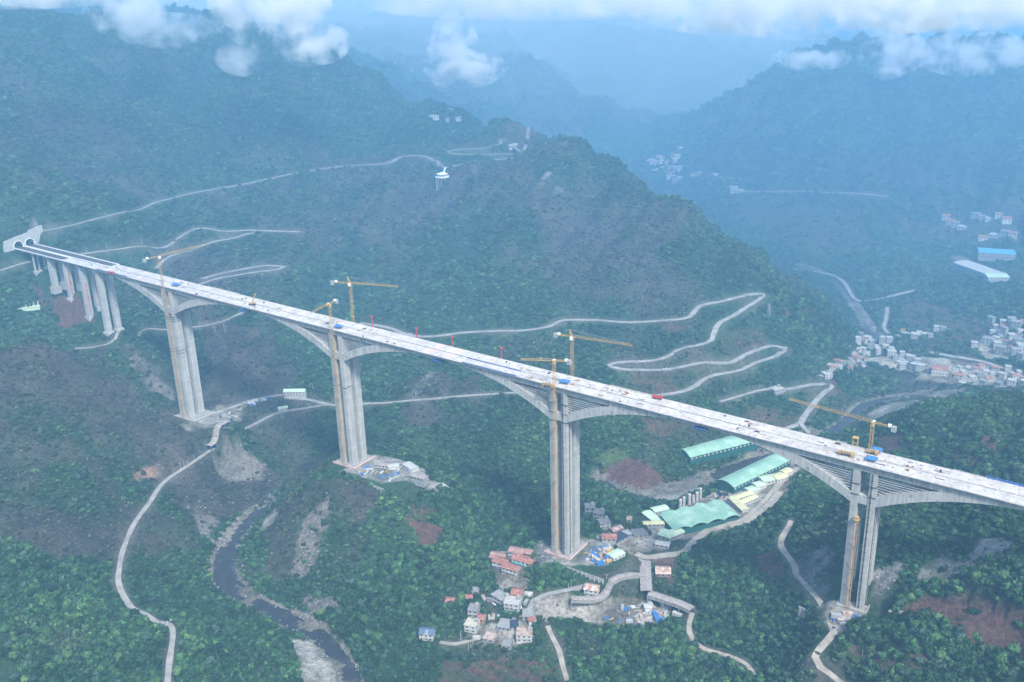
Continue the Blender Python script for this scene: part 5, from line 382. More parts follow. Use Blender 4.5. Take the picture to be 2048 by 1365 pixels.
# deck slabs
for s,nm in ((-1,'near'),(1,'far')):
    mb=MB(); ya,yb=sorted((s*.55,s*WD)); xs=list(np.arange(-272,1003,10.))
    for a,b in zip(xs[:-1],xs[1:]):
        for (y0,y1,t0,t1) in ((ya,yb,0,-.32),):
            p=[(x,y,ZD(x)+t) for x in (a,b) for y in (y0,y1) for t in (t1,t0)]
            mb.quad(p[1],p[5],p[7],p[3]); mb.quad(p[0],p[2],p[6],p[4]); mb.quad(p[0],p[4],p[5],p[1]); mb.quad(p[2],p[3],p[7],p[6])
    bl_(mb).build('deck_slab',M['deck_concrete'],BR)
    # haunched girders, one per pier head
    for t in range(4):
        x0=240*t; y0,y1=sorted((s*W1,s*W2)); mb=MB()
        xl=sorted(set([-120,-110,-100,-90,-80,-70,-60,-54,-50,-47.1,-42,-36,-30,-24,-18,-13,-7.9]))
        xl=xl+[-x for x in xl[::-1]]
        def sect(f,g,xa):                # a strip between two curves along X
            for a,b in zip(xa[:-1],xa[1:]):
                T=[(x0+a,f(a)),(x0+b,f(b)),(x0+b,g(b)),(x0+a,g(a))]; T=[(x,z+ZD(x)) for x,z in T]
                mb.quad(*[(x,y0,z) for x,z in T][::-1]); mb.quad(*[(x,y1,z) for x,z in T])
                mb.quad((T[3][0],y0,T[3][1]),(T[3][0],y1,T[3][1]),(T[2][0],y1,T[2][1]),(T[2][0],y0,T[2][1]))
                if f(a)<-1: mb.quad((T[0][0],y0,T[0][1]),(T[1][0],y0,T[1][1]),(T[1][0],y1,T[1][1]),(T[0][0],y1,T[0][1]))
        top=lambda x:-.32
        def upb(x): return -(5.2+.9*(1-abs(abs(x)-7.9)/39.2)*.3+.6*abs(x)/47) if abs(x)<=47.2 else soff(x)
        for sg in (-1,1):
            xa=[sg*a for a in (120,110,100,90,80,70,60,54,50,47.1)]; xa.sort(); sect(top,soff,xa)
            xb=[sg*a for a in (47.1,42,36,30,24,18,13,7.9)]; xb.sort(); sect(top,upb,xb); sect(strut_top,soff,xb)
        xm=[-7.9,7.9]; sect(top,upb,xm)
        for sg in (-1,1):                # end faces
            X=x0+sg*120; mb.quad((X,y0,ZD(X)-.32),(X,y1,ZD(X)-.32),(X,y1,ZD(X)-3.2),(X,y0,ZD(X)-3.2))
        bl_(mb).build('haunched_girder',M['concrete'],BR)
    # shallow approach girders at both ends
    for xa,xb in ((-272,-120.3),(840.3,1002)):
        y0,y1=sorted((s*W1,s*W2)); mb=MB(); p=[(x,y,ZD(x)+t) for x in (xa,xb) for y in (y0,y1) for t in (-2.4,-.32)]
        mb.v=p; mb.f=[(0,1,3,2),(4,6,7,5),(0,4,5,1),(2,3,7,6),(0,2,6,4)]; mb.m=[0]*5
        bl_(mb).build('approach_girder',M['concrete'],BR)
    # parapets finished only on the tunnel side
    def rail(y,xa,xb,w,h,mat_='white_paint',nm='parapet'):
        mb=MB(); p=[(x,yy,ZD(x)+t) for x in (xa,xb) for yy in (y-w/2,y+w/2) for t in (0,h)]
        mb.v=p; mb.f=[(0,1,3,2),(4,6,7,5),(0,4,5,1),(2,3,7,6),(1,5,7,3)]; mb.m=[0]*5
        bl_(mb).build(nm,M[mat_],BR)
    rail(s*(WD-.25),-272,-108 if s>0 else -118,.5,1.05); rail(s*1.0,-272,-108 if s>0 else -178,.8,.9)
    rail(s*(WD-.12),-100 if s>0 else -112,1000,.22,.22,'concrete','kerb')
    mb=MB(); xa,xb=-272,(-112 if s>0 else -181); y0,y1=sorted((s*1.5,s*(WD-.6)))
    mb.quad((xa,y0,ZD(xa)+.06),(xb,y0,ZD(xb)+.06),(xb,y1,ZD(xb)+.06),(xa,y1,ZD(xa)+.06)); bl_(mb).build('asphalt_surface',M['asphalt'],BR)
# planks laid over the gap at the pier heads
for xa,xb in ((-40,42),(190,300),(430,500),(640,815)):
    mb=MB(); 
    for x in np.arange(xa,xb,4): mb.quad((x,-.8,ZD(x)+.05),(x+3.8,-.8,ZD(x+3.8)+.05),(x+3.8,.8,ZD(x+3.8)+.05),(x,.8,ZD(x)+.05))
    bl_(mb).build('gap_cover',M['old_concrete'],BR)
# main piers
for t,(zb,zf) in enumerate([(-152,-150),(-147.5,-147),(-170,-169),(-135,-121)]):
    x0=240*t; PR=empty('main_pier',(x0-BX,0,-BZ)); PR.parent=BR
    for sy in (-1,1):
        y0,y1=sorted((sy*W1,sy*W2)); zz=zb if sy<0 else zf
        for sx in (-1,1):
            mb=MB(); xa,xb=sorted((sx*3.3,sx*7.9)); zt=ZD(x0)-5.5
            # hollow-looking shaft with recessed strips on the end faces
            mb.box(xa,xb,y0,y1,zz,zt); xe=sx*7.9; d=.35*sx
            mb.box(min(xe,xe+d),max(xe,xe+d),y0+.5,y0+2.4,zz,ZD(x0)-31); mb.box(min(xe,xe+d),max(xe,xe+d),y1-2.4,y1-.5,zz,ZD(x0)-31)
            mb.build('column',M['column_concrete'],PR)
        mb=MB(); mb.box(-3.3,3.3,y0+.3,y1-.3,ZD(x0)-30.2,ZD(x0)-23.5); mb.build('crossbeam',M['concrete'],PR)
        for k in range(7):
            for sx in (-1,1):
                mb=MB(); ya=y0+.7 if sy<0 else y0+.9; xq=sx*(13+4.4*k); za=ZD(x0)-19.5+1.75*k
                yy=y0+1.2; mb.bar((sx*7.9,yy,za),(xq,yy,ZD(x0+xq)+strut_top(xq)+.1),.26)
                mb.build('stay_cable',M['cable_white'],PR)
    for zc in ((-34,-36,-38.5,-72,-75) if t==0 else (-16,-24,-31.5) if t==2 else (-16,-24) if t==3 else (-58,)):
        z=ZD(x0)+zc
        for sx in (-1,1):
            mb=MB(); xa,xb=sorted((sx*3.0,sx*8.35)); mb.box(xa,xb,-W2-.35,-W1+.4,z,z+.55)
            mb.build('climbing_frame',M['dark_steel'],PR)
    # pile cap with its railing
    ca=[(-13,20,-15,15,-152,-156,.4),(-14,14,-15,15,-147.3,-152,.4),(-13,13,-15,15,-169.7,-176,.4),(-10,11,-14,-4,-135,-141,0)][t]
    mb=MB(); mb.box(ca[0],ca[1],ca[2],ca[3],ca[5],ca[4]+1.6)
    for y in np.arange(ca[2]+1.5,ca[3]-1,3.2): mb.box(ca[1],ca[1]+.35,y,y+.8,ca[5],ca[4]+1.2)
    for x in np.arange(ca[0]+1.5,ca[1]-1,3.2): mb.box(x,x+.8,ca[2]-.35,ca[2],ca[5],ca[4]+1.2)
    mb.build('pile_cap',M['old_concrete'],PR)
    for (xa,xb,ya,yb) in ((ca[1]-.3,ca[1]+.1,ca[2],ca[3]),(ca[0],ca[1]-.4,ca[2]-.1,ca[2]+.3)):
        mb=MB(); mb.box(xa,xb,ya,yb,ca[4]+1.6,ca[4]+2.9); mb.build('cap_railing',M['pale_red' if t in(1,2) else 'pale_sheet'],PR)
    if t>=2:                              # lift rails on the near columns
        for xx,yy in ((4.6,-W2-.3),(8.15,-6.3)) if t==2 else ((5.0,-W2-.3),(8.15,-5)):
            mb=MB(); mb.box(xx-.22,xx+.22,yy-.2,yy+.2,zb,ZD(x0)-6)
            for z in np.arange(zb+3,ZD(x0)-8,5.5): mb.box(xx-.9,xx+.9,yy-.12,yy+.1,z,z+.3)
            mb.build('lift_rail',M['dark_steel'],PR)
# approach piers on the tunnel side
def glyph_row(mb,x,y,z,s,mi,i):
    w=.12*s
    mb.box(x,x+.05,y-s/2,y+s/2,z+.30*s,z+.30*s+w,mi); mb.box(x,x+.05,y-s*.42,y+s*.42,z-.35*s,z-.35*s+w,mi); mb.box(x,x+.05,y-w/2-(i%3-1)*.2*s,y+w/2-(i%3-1)*.2*s,z-.45*s,z+.45*s,mi)
    if i%2: mb.box(x,x+.05,y-s*.3,y+s*.3,z-.02*s,z+w,mi)
for k,(X,zn,zf,ban) in enumerate([(-121,-75,-75,2),(-152,-61,-56,3),(-182,-44,-43,1),(-212,-34,-32,0),(-243,-19,-17,0)]):
    for sy,zz in ((-1,zn),(1,zf)):
        AP=empty('approach_pier',(X-BX,0,-BZ)); AP.parent=BR; zt=ZD(X)-2.4; yc=sy*6.35
        mb=MB(); hx=2.6 if k<4 else 1.0; hy=3.2
        if k==4:
            mb.box(-hx,hx,yc-3.4,yc-2.0,zz,zt-1.4); mb.box(-hx,hx,yc+2,yc+3.4,zz,zt-1.4)
        else: mb.box(-hx,hx,yc-hy,yc+hy,zz,zt-1.4)
        mb.build('shaft',M['column_concrete'],AP)
        mb=MB(); mb.box(-hx-.3,hx+.3,yc-4.3,yc+4.3,zt-1.4,zt); mb.build('pier_cap',M['concrete'],AP)
        mb=MB(); mb.box(-hx-1.6,hx+1.6,yc-hy-1.5,yc+hy+1.5,zz-6,zz+2.5); mb.build('footing',M['column_concrete'],AP)
        if (ban in (1,3) and sy<0) or (ban==3 and sy>0):
            n=11; z1=zz+7; h=n*3.0 if ban==3 else n*2.4; s=h/n*.62; mb=MB()
            mb.box(hx+.02,hx+.08,yc-.85,yc+.85,z1,z1+h+1,0)
            for i in range(n):
                if i==5: continue
                glyph_row(mb,hx+.09,yc,z1+(i+.6)*h/n,s,1,i)
            mb.build('banner',[M['red_cloth'],M['white_paint']],AP)
# ---------------------------------------------------------------- tunnel portal
PX,PZ=-272.5,ZD(-272)
TP=thing('tunnel_portal','pale concrete tunnel portal with two arched mouths at the left end of the bridge','tunnel',(PX,0,PZ))
def arch_pts(yc,r,n=14): return [(yc-r*math.cos(math.pi*i/n),2.2+r*math.sin(math.pi*i/n)) for i in range(n+1)]
pts=[(-27,-3),(-27,9.5)]; mb=MB()
outl=[(-26,-2),(-24,10.8),(8,15.6),(8,17.6),(27,20.5),(27,2.5)]
holes=[(-7.2,5.6),(7.2,5.6)]
# wall as thin vertical slices so the mouths stay open
def top_at(y):
    if y<-24: return -2+(y+26)*6.4
    if y<8: return 10.8+(y+24)*.15
    return 17.6+(y-8)*.15
def bot_at(y):
    b=-2 if y<14 else -1+ (y-14)*.27
    for yc,r in holes:
        if abs(y-yc)<r: b=max(b,2.2+math.sqrt(r*r-(y-yc)**2))
    return b
ys=sorted(set(list(np.arange(-26,27.01,.7))+[-12.8,-1.6,1.6,12.8,8.0,8.01]))
for a,b in zip(ys[:-1],ys[1:]):
    for X in (0,-1.6):
        q=((X,a,bot_at(a+1e-3)),(X,b,bot_at(b-1e-3)),(X,b,top_at(b-1e-3)),(X,a,top_at(a+1e-3))); mb.quad(*(q if X==0 else q[::-1]))
    mb.quad((0,a,top_at(a+1e-3)),(0,b,top_at(b-1e-3)),(-1.6,b,top_at(b-1e-3)),(-1.6,a,top_at(a+1e-3)))
mb.build('portal_wall',M['pale_roof'],TP)
for yc,r in holes:
    mb=MB(); A=arch_pts(yc,r+.7); B=arch_pts(yc,r-.05)
    for (a,b),(c,d) in zip(zip(A[:-1],A[1:]),zip(B[:-1],B[1:])):
        mb.quad((.5,c[0],c[1]),(.5,d[0],d[1]),(.5,b[0],b[1]),(.5,a[0],a[1])); mb.quad((.5,a[0],a[1]),(.5,b[0],b[1]),(0,b[0],b[1]),(0,a[0],a[1])); mb.quad((.5,c[0],c[1]),(.5,d[0],d[1]),(-14,d[0],d[1]),(-14,c[0],c[1]))
    for yy in (yc-r,yc+r): mb.box(0,.5,yy-.35,yy+.35,-.5,2.3)
    mb.build('mouth_ring',M['white_paint'],TP)
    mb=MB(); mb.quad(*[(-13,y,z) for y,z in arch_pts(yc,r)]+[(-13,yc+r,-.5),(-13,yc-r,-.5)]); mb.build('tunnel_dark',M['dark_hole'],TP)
# ---------------------------------------------------------------- tower cranes
def lattice(mb,a,b,w,st,th,side=None):
    """four-chord lattice beam from a to b"""
    a=Vector(a);b=Vector(b);d=(b-a);Ln=d.length;d.normalize(); u=Vector((1,0,0)) if abs(d.z)>.9 else d.cross(Vector((0,0,1))).normalized(); t=d.cross(u).normalized()
    cs=[a+u*(i*w/2)+t*(j*w/2) for i,j in ((-1,-1),(1,-1),(1,1),(-1,1))]
    for c in cs: mb.bar(c,c+d*Ln,th)
    n=max(1,int(Ln/st)); s=Ln/n
    for k in range(n):
        for i in range(4):
            p,q=cs[i],cs[(i+1)%4]
            if k%2: p,q=q,p
            mb.bar(p+d*s*k,q+d*s*(k+1),th*.6); mb.bar(p+d*s*k,q+d*s*k,th*.55)
def jiblat(mb,a,b,w,h,st,th,taper=1):
    a=Vector(a);b=Vector(b);d=b-a;Ln=d.length;d.normalize();u=d.cross(Vector((0,0,1))).normalized();z=Vector((0,0,1))
    n=max(1,int(Ln/st));s=Ln/n
    def pt(k,i):
        f=1-(1-taper)*k/n; base=a+d*s*k
        return base+u*(w/2) if i==0 else base-u*(w/2) if i==1 else base+z*h*f
    for k in range(n):
        for i in range(3): mb.bar(pt(k,i),pt(k+1,i),th)
        for i,j in ((0,2),(1,2)):
            mb.bar(pt(k,i),pt(k,j),th*.55); mb.bar(pt(k,j),pt(k+1,i),th*.6)
        mb.bar(pt(k,0),pt(k+1,1),th*.5)
def crane(x,y,z0,z1,jib,cj,label,tone='crane_yellow',head=6.5,w=1.9):
    """jib and cj are world xy end points; z1 is the jib's height"""
    g='tower cranes standing beside the main piers'
    T=thing('tower_crane',label,'crane',(x,y,z0),0,g); H=z1-z0; j=Vector((jib[0]-x,jib[1]-y,0)); c=Vector((cj[0]-x,cj[1]-y,0)); jd=j.normalized(); cdv=c.normalized()
    mb=MB(); lattice(mb,(0,0,0),(0,0,H-1.5),w,2.8,.17); mb.build('mast',M[tone],T)
    for k in range(1,int(H/24)):
        mb=MB(); z=k*24; mb.box(-w*.7,w*.7,-w*.7,w*.7,z,z+.5); mb.bar((0,w*.5,z+.2),(0,w*.5+3,z+.2),.3) if y<0 else None; mb.build('tie_collar',M['crane_orange'],T)
    mb=MB(); mb.cyl(0,0,1.5,H-1.6,H+.4,10); mb.box(-1.3,1.3,-1.3,1.3,H-2.6,H-1.6); mb.build('slewing_unit',M[tone],T)
    mb=MB(); s=jd.cross(Vector((0,0,1)))*1.9; mb.box(s.x-.9,s.x+.9,s.y-.9,s.y+.9,H-1.6,H+.9); mb.build('cab',M['white_paint'],T)
    mb=MB(); jiblat(mb,jd*1.2+Vector((0,0,H+.4)),j+Vector((0,0,H+.4)),1.4,1.7,2.6,.19,.75); mb.build('jib',M[tone],T)
    mb=MB(); jiblat(mb,cdv*1.2+Vector((0,0,H+.4)),c+Vector((0,0,H+.4)),1.6,.9,2.6,.24); mb.build('counter_jib',M[tone],T)
    mb=MB(); e=c-cdv*1.5; mb.box(e.x-1.5,e.x+1.5,e.y-1.5,e.y+1.5,H-2.2,H+1.4); mb.build('counterweight',M['grey_steel'],T)
    mb=MB(); e=c*.72; mb.box(e.x-1,e.x+1,e.y-1,e.y+1,H+.5,H+2.2); mb.build('winch_house',M['white_paint'],T)
    if head>0:
        mb=MB(); p=Vector((0,0,H+head))-jd*head*.35
        for a in (Vector((1,1,0)),Vector((-1,1,0)),Vector((1,-1,0)),Vector((-1,-1,0))): mb.bar(Vector((a.x,a.y,H+.4)),p,.28)
        for k in range(1,4): 
            f=k/4; q=Vector((0,0,H+.4)).lerp(p,f); mb.box(q.x-1*(1-f),q.x+1*(1-f),q.y-1*(1-f),q.y+1*(1-f),q.z,q.z+.25)
        mb.build('tower_head',M[tone],T)
        mb=MB(); 
        for f in (.45,.85): mb.bar(p,j*f+Vector((0,0,H+2.1)),.12)
        mb.bar(p,c*.85+Vector((0,0,H+1)),.14); mb.build('pendant_line',M['grey_steel'],T)
    mb=MB(); q=j*.6; mb.box(q.x-.8,q.x+.8,q.y-.8,q.y+.8,H-.3,H+.4); mb.bar((q.x,q.y,H-.3),(q.x,q.y,H-5),.1); mb.build('trolley',M['dark_steel'],T)
    return T
for a in DATA['CRANES']:
    x,y,z1,j,c,lab,hd,base=a
    crane(x,y,g1(x,y)-.5 if base is None else ZD(x)+base,z1,j,c,lab,head=hd)
x,y,z1=DATA['HOIST']; HT=thing('hoist_mast','orange lattice hoist mast rising between the two near columns of the rightmost pier','hoist mast',(x,y,g1(x,y)-1)); hh=z1-g1(x,y)+1
mb=MB(); lattice(mb,(0,0,0),(0,0,hh),2.3,2.6,.20); mb.build('mast',M['crane_orange'],HT); mb=MB(); mb.box(-1.9,1.9,-1.9,1.9,hh-2.2,hh-1.9); mb.box(-1.2,1.2,-1.2,1.2,hh-1.5,hh+.2); mb.build('climbing_collar',M['crane_yellow'],HT)
mb=MB(); 
for z in np.arange(16,hh-8,17): mb.bar((0,0,z),(-4.5,1.5,z+3),.3); mb.bar((0,0,z),(4.5,1.5,z+1),.25)
mb.build('tie_bar',M['dark_steel'],HT)
# ---------------------------------------------------------------- houses and sheds
def windows(T,wl,dep,nst,sh,frontonly=False,mt='glass',ww=1.3,wh=1.4,sp=3.4):
    for s in range(nst):
        n=max(1,int(wl/sp))
        for i in range(n):
            x=-wl/2+(i+.5)*wl/n; mb=MB(); z=s*sh+.95; mb.box(x-ww/2,x+ww/2,-dep/2-.07,-dep/2+.05,z,z+wh); mb.build('window',M[mt],T)
        if not frontonly:
            for sx in (-1,1):
                n2=max(1,int(dep/4.5))
                for i in range(n2):
                    y=-dep/2+(i+.5)*dep/n2; mb=MB(); a,b=sorted((sx*(wl/2+.07),sx*(wl/2-.05))); mb.box(a,b,y-.55,y+.55,s*sh+.95,s*sh+.95+1.3); mb.build('window',M[mt],T)
RF={'tiler':'tile_red','tilep':'tile_pink','flatg':'grey_roof','flatw':'pale_roof','flaty':'cream_roof','flatr':'rusty_roof','slate':'slate_blue','striped':'rust_sheet','rusty':'rust_sheet','dark':'dark_panel'}
def gable(mb,wl,dep,z,rise,ov=.6,th=.25):
    a,b=wl/2+ov,dep/2+ov
    mb.quad((-a,-b,z),(a,-b,z),(a,0,z+rise),(-a,0,z+rise)); mb.quad((a,b,z),(-a,b,z),(-a,0,z+rise),(a,0,z+rise))
    mb.quad((-a,-b,z-th),(-a,0,z+rise-th),(a,0,z+rise-th),(a,-b,z-th)); mb.quad((a,b,z-th),(a,0,z+rise-th),(-a,0,z+rise-th),(-a,b,z-th))
    mb.quad((-a,-b,z-th),(a,-b,z-th),(a,-b,z),(-a,-b,z)); mb.quad((a,b,z-th),(-a,b,z-th),(-a,b,z),(a,b,z))
    for s in (-1,1): mb.quad((s*a,-b,z-th),(s*a,0,z+rise-th),(s*a,b,z-th),(s*a,b,z),(s*a,0,z+rise),(s*a,-b,z))
def house(c,rz,wl,dep,nst,rf,wc,lab,z,group=None,detail=True):
    T=thing('house',lab,'house',(c[0],c[1],z),rz,group); sh=3.1; H=nst*sh
    flatr=rf.startswith('flat') or rf=='dark'
    mb=MB(); mb.box(-wl/2,wl/2,-dep/2,dep/2,-2.5,H)
    if not flatr:
        r=dep*.24
        for s in (-1,1): mb.quad((s*wl/2,-dep/2,H),(s*wl/2,dep/2,H),(s*wl/2,0,H+r))
    mb.build('wall',M[{'white':'white_wall','grey':'grey_wall','brick':'brick_wall'}[wc]],T)
    mb=MB()
    if flatr:
        mb.box(-wl/2-.35,wl/2+.35,-dep/2-.5,dep/2+.35,H,H+.3)
        mb.box(-wl/2-.35,-wl/2-.1,-dep/2-.5,dep/2+.35,H+.3,H+.95); mb.box(wl/2+.1,wl/2+.35,-dep/2-.5,dep/2+.35,H+.3,H+.95); mb.box(-wl/2-.1,wl/2+.1,dep/2+.1,dep/2+.35,H+.3,H+.95)
    else: gable(mb,wl,dep,H+.05,dep*.24+.1)
    mb.build('roof',M[RF[rf]],T)
    windows(T,wl,dep,nst,sh)
    if detail and nst>1:
        mb=MB(); mb.box(-wl/2,wl/2,-dep/2-1.1,-dep/2-.08,sh-.15,sh+.1); mb.box(-wl/2,wl/2,-dep/2-1.1,-dep/2-1.0,sh+.1,sh+.9); mb.build('balcony',M['turquoise' if 'turquoise' in lab else 'white_wall'],T)
    if rf=='slate':
        mb=MB(); mb.quad((-2,-dep/2-.8,H-.3),(2,-dep/2-.8,H-.3),(0,-dep/2-.8,H+2.6)); mb.quad((2,-dep/2-.8,H-.3),(2,-1,H-.3),(0,-1,H+2.6),(0,-dep/2-.8,H+2.6)); mb.quad((-2,-1,H-.3),(-2,-dep/2-.8,H-.3),(0,-dep/2-.8,H+2.6),(0,-1,H+2.6)); mb.build('gable',M['white_wall'],T)
    if detail and flatr and nst>1:
        mb=MB(); mb.box(wl/2-3.4,wl/2-.6,dep/2-3.6,dep/2-.6,H+.3,H+2.7); mb.build('stair_house',M['grey_wall'],T)
    return T
for c,rz,wl,dep,nst,rf,wc,lab,z in HPOS: house(c,rz,wl,dep,nst,rf,wc,lab,z-.1)
def shed(a,b,dep,ev,rise,rm,wm_,kind,lab):
    a=np.array(a);b=np.array(b);v=b-a;wl=np.linalg.norm(v);ux=v/wl;n=np.array([-ux[1],ux[0]])
    if n@(np.array([CX,CY])-a)>0: n=-n;ux=-ux
    c=(a+b)/2+n*dep/2; z=max(g1(*a),g1(*b),g1(*c)); 
    if kind==2: z+=1.5
    T=thing('shed' if wl<40 else 'hall',lab,'shed' if wl<40 else 'warehouse',(c[0],c[1],z),math.atan2(ux[1],ux[0]))
    mb=MB(); mb.box(-wl/2,wl/2,-dep/2,dep/2,-6,ev)
    if kind==1:
        m=10; pts=[(-dep/2+dep*i/m,ev+rise*math.sin(math.pi*i/m)) for i in range(m+1)]
        for s in (-1,1): mb.quad(*[(s*wl/2,y,zz-.05) for y,zz in (pts if s>0 else pts[::-1])])
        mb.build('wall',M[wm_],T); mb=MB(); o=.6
        pts=[(y*(1+2*o/dep),zz) for y,zz in pts]
        for (y0,z0),(y1,z1) in zip(pts[:-1],pts[1:]):
            mb.quad((-wl/2-o,y0,z0+.1),(wl/2+o,y0,z0+.1),(wl/2+o,y1,z1+.1),(-wl/2-o,y1,z1+.1))
        mb.build('roof',M[rm],T)
        n_=int(wl/5); 
        for i in range(n_):
            x=-wl/2+(i+.5)*wl/n_; mb=MB(); mb.box(x-1,x+1,-dep/2-.08,-dep/2+.05,ev-3.0,ev-1.3); mb.build('window',M['white_wall'],T)
    else:
        for s in (-1,1): mb.quad((s*wl/2,-dep/2,ev),(s*wl/2,dep/2,ev),(s*wl/2,0,ev+rise))
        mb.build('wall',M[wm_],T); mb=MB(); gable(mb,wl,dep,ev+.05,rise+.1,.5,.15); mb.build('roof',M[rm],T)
        if wl>12: windows(T,wl,dep,2 if kind==2 else 1,3.0,True)
        if kind==2:
            for x in np.arange(-wl/2+1,wl/2,4): mb=MB(); mb.box(x-.2,x+.2,-dep/2-1.6,-dep/2-1.2,-5,ev-.5); mb.build('stilt',M['rust_sheet'],T)
    return T
for q in DATA['SHEDS']: shed(*q)
# the wave-roofed hall: four barrel bays side by side
A,Bq,Cq,Dq=[np.array(q) for q in DATA['WAVE']]; zb=max(g1(*A),g1(*Bq),g1(*Cq),g1(*Dq)); cw=(A+Bq+Cq+Dq)/4; zt=-181
T=thing('hall','wide green hall with four barrel roof bays beside the track','warehouse',(cw[0],cw[1],zb))
for k in range(4):
    mb=MB(); m=8; e0a=A+(Dq-A)*k/4-cw; e0b=A+(Dq-A)*(k+1)/4-cw; e1a=Bq+(Cq-Bq)*k/4-cw; e1b=Bq+(Cq-Bq)*(k+1)/4-cw
    for i in range(m):
        f0,f1=i/m,(i+1)/m; z0=zt-zb+2.6*math.sin(math.pi*f0);z1=zt-zb+2.6*math.sin(math.pi*f1)
        p=[e0a+(e0b-e0a)*f0,e0a+(e0b-e0a)*f1,e1a+(e1b-e1a)*f1,e1a+(e1b-e1a)*f0]
        mb.quad((p[0][0],p[0][1],z0),(p[1][0],p[1][1],z1),(p[2][0],p[2][1],z1),(p[3][0],p[3][1],z0))
    mb.build('roof_bay',M['green_roof'],T)
mb=MB(); s=.97; q=[(p-cw)*s for p in (A,Bq,Cq,Dq)]
for a,b in zip(q,q[1:]+q[:1]): mb.quad((a[0],a[1],-5),(b[0],b[1],-5),(b[0],b[1],zt-zb-.1),(a[0],a[1],zt-zb-.1))
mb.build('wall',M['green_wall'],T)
# silos of the batching plant
for i,(x,y) in enumerate(DATA['SILOS']):
    z=g1(x,y); T=thing('silo','pale grey cement silo on legs in the row behind the wave-roofed hall','silo',(x,y,z),0,'silos of the batching plant'); h=8+(i%3)*1.5
    mb=MB(); mb.cyl(0,0,1.5,4,4+h,14); mb.cyl(0,0,.4,2,4,14,0,1.5); mb.build('tank',M['pale_roof'],T)
    mb=MB(); mb.cyl(0,0,1.55,4+h,5+h,14,0,.3); mb.build('cap',M['rust_sheet' if i%2 else 'white_wall'],T)
    for sx in (-1,1):
        for sy in (-1,1): mb=MB(); mb.box(sx-.15,sx+.15,sy-.15,sy+.15,-1,5); mb.build('leg',M['grey_steel'],T)
# covered conveyors and the road canopy
for P,wd,lab in DATA['WALKS']:
    P=np.array(P); c=P.mean(0); can='canopy' in lab
    T=thing('canopy' if can else 'covered_conveyor',lab,'canopy' if can else 'conveyor',(c[0],c[1],c[2]-5)); L=smooth_line(P,4); L[:,2]=np.maximum(L[:,2],gz(L[:,0],L[:,1])+(4.2 if can else 1.8)); L=L-c; L[:,2]+=5
    Tn=np.gradient(L[:,:2],axis=0);Tn/=np.linalg.norm(Tn,axis=1)[:,None];Nn=np.c_[-Tn[:,1],Tn[:,0]]*wd/2
    mb=MB(); w2=MB()
    for i in range(len(L)-1):
        for s in (-1,1):
            e0,e1=L[i,:2]+s*Nn[i],L[i+1,:2]+s*Nn[i+1]
            q=[(L[i,0],L[i,1],L[i,2]+.7),(L[i+1,0],L[i+1,1],L[i+1,2]+.7),(e1[0],e1[1],L[i+1,2]),(e0[0],e0[1],L[i,2])]; mb.quad(*(q if s<0 else q[::-1]))
            mb.quad((e0[0],e0[1],L[i,2]-.25),(e1[0],e1[1],L[i+1,2]-.25),(e1[0],e1[1],L[i+1,2]),(e0[0],e0[1],L[i,2]))
            if not can:
                a0,a1=L[i,:2]+s*Nn[i]*.9,L[i+1,:2]+s*Nn[i+1]*.9
                w2.quad((a0[0],a0[1],L[i,2]-3.2),(a1[0],a1[1],L[i+1,2]-3.2),(a1[0],a1[1],L[i+1,2]-.26),(a0[0],a0[1],L[i,2]-.26))
    mb.build('roof',M['brown_sheet'],T)
    if not can: w2.build('side_wall',M['old_concrete'],T)
    for i in range(0,len(L),2 if can else 3):
        for s in (-1,1):
            e=L[i,:2]+s*Nn[i]*.88; gzz=g1(e[0]+c[0],e[1]+c[1])-(c[2]-5); mb=MB(); mb.box(e[0]-.22,e[0]+.22,e[1]-.22,e[1]+.22,gzz-1,L[i,2]-.2); mb.build('post',M['blue_cloth' if can else 'grey_steel'],T)
# platform at the conveyor junction
# ---------------------------------------------------------------- village and town houses further off
def proto(wl,dep,nst,rf,wc): 
    T=house((0,0),0,wl,dep,nst,rf,wc,'x',0,None,False); return T
def copy_thing(o,loc,rz,sc,lab,grp,kids=True):
    c=o.copy(); COL.objects.link(c); c.location=loc; c.rotation_euler=(0,0,rz); c.scale=sc; c['label']=lab; c['group']=grp
    if kids:
        for ch in o.children: d=ch.copy(); COL.objects.link(d); d.parent=c
    return c
PR_=[proto(9,8,1,'flatw','white'),proto(10,8,2,'flatg','grey'),proto(11,9,3,'flatw','white'),proto(10,8,2,'tiler','white'),proto(12,10,4,'flatg','grey')]
LBL={'stepped':('pale flat-roofed house in the stepped village on the spur above the river','houses of the stepped village on the spur'),
'lower':('pale house in the dense lower part of the spur village beside the red-roofed hall','houses in the lower part of the spur village'),
'hamlet':('small white house in the crowded hamlet at the foot of the wooded slope','houses of the hamlet under the wooded slope'),
'riverside':('grey white block in the riverside town near the right edge','blocks of the riverside town'),
'field edge':('separate white house on the edge of the brown terraced fields','houses along the terraced fields'),
'road end':('white house of the town at the right edge above the river','houses of the town at the right edge'),
'cliffside':('tiny grey house in the dense village on the foot of right mountain','houses of the dense mountain village'),
'shelf':('isolated white house on the shelf road of the right mountain','houses along the shelf road'),
'upland':('faint white house in the hazy upland hamlet above the blue-roofed hall','houses of the hazy upland hamlet'),
'saddle':('small white house by the hairpin road on the central saddle','houses on the central saddle'),
'grid':('white building in the regular rows of the far planned settlement','rows of the far planned settlement')}
rng=random.Random(4)
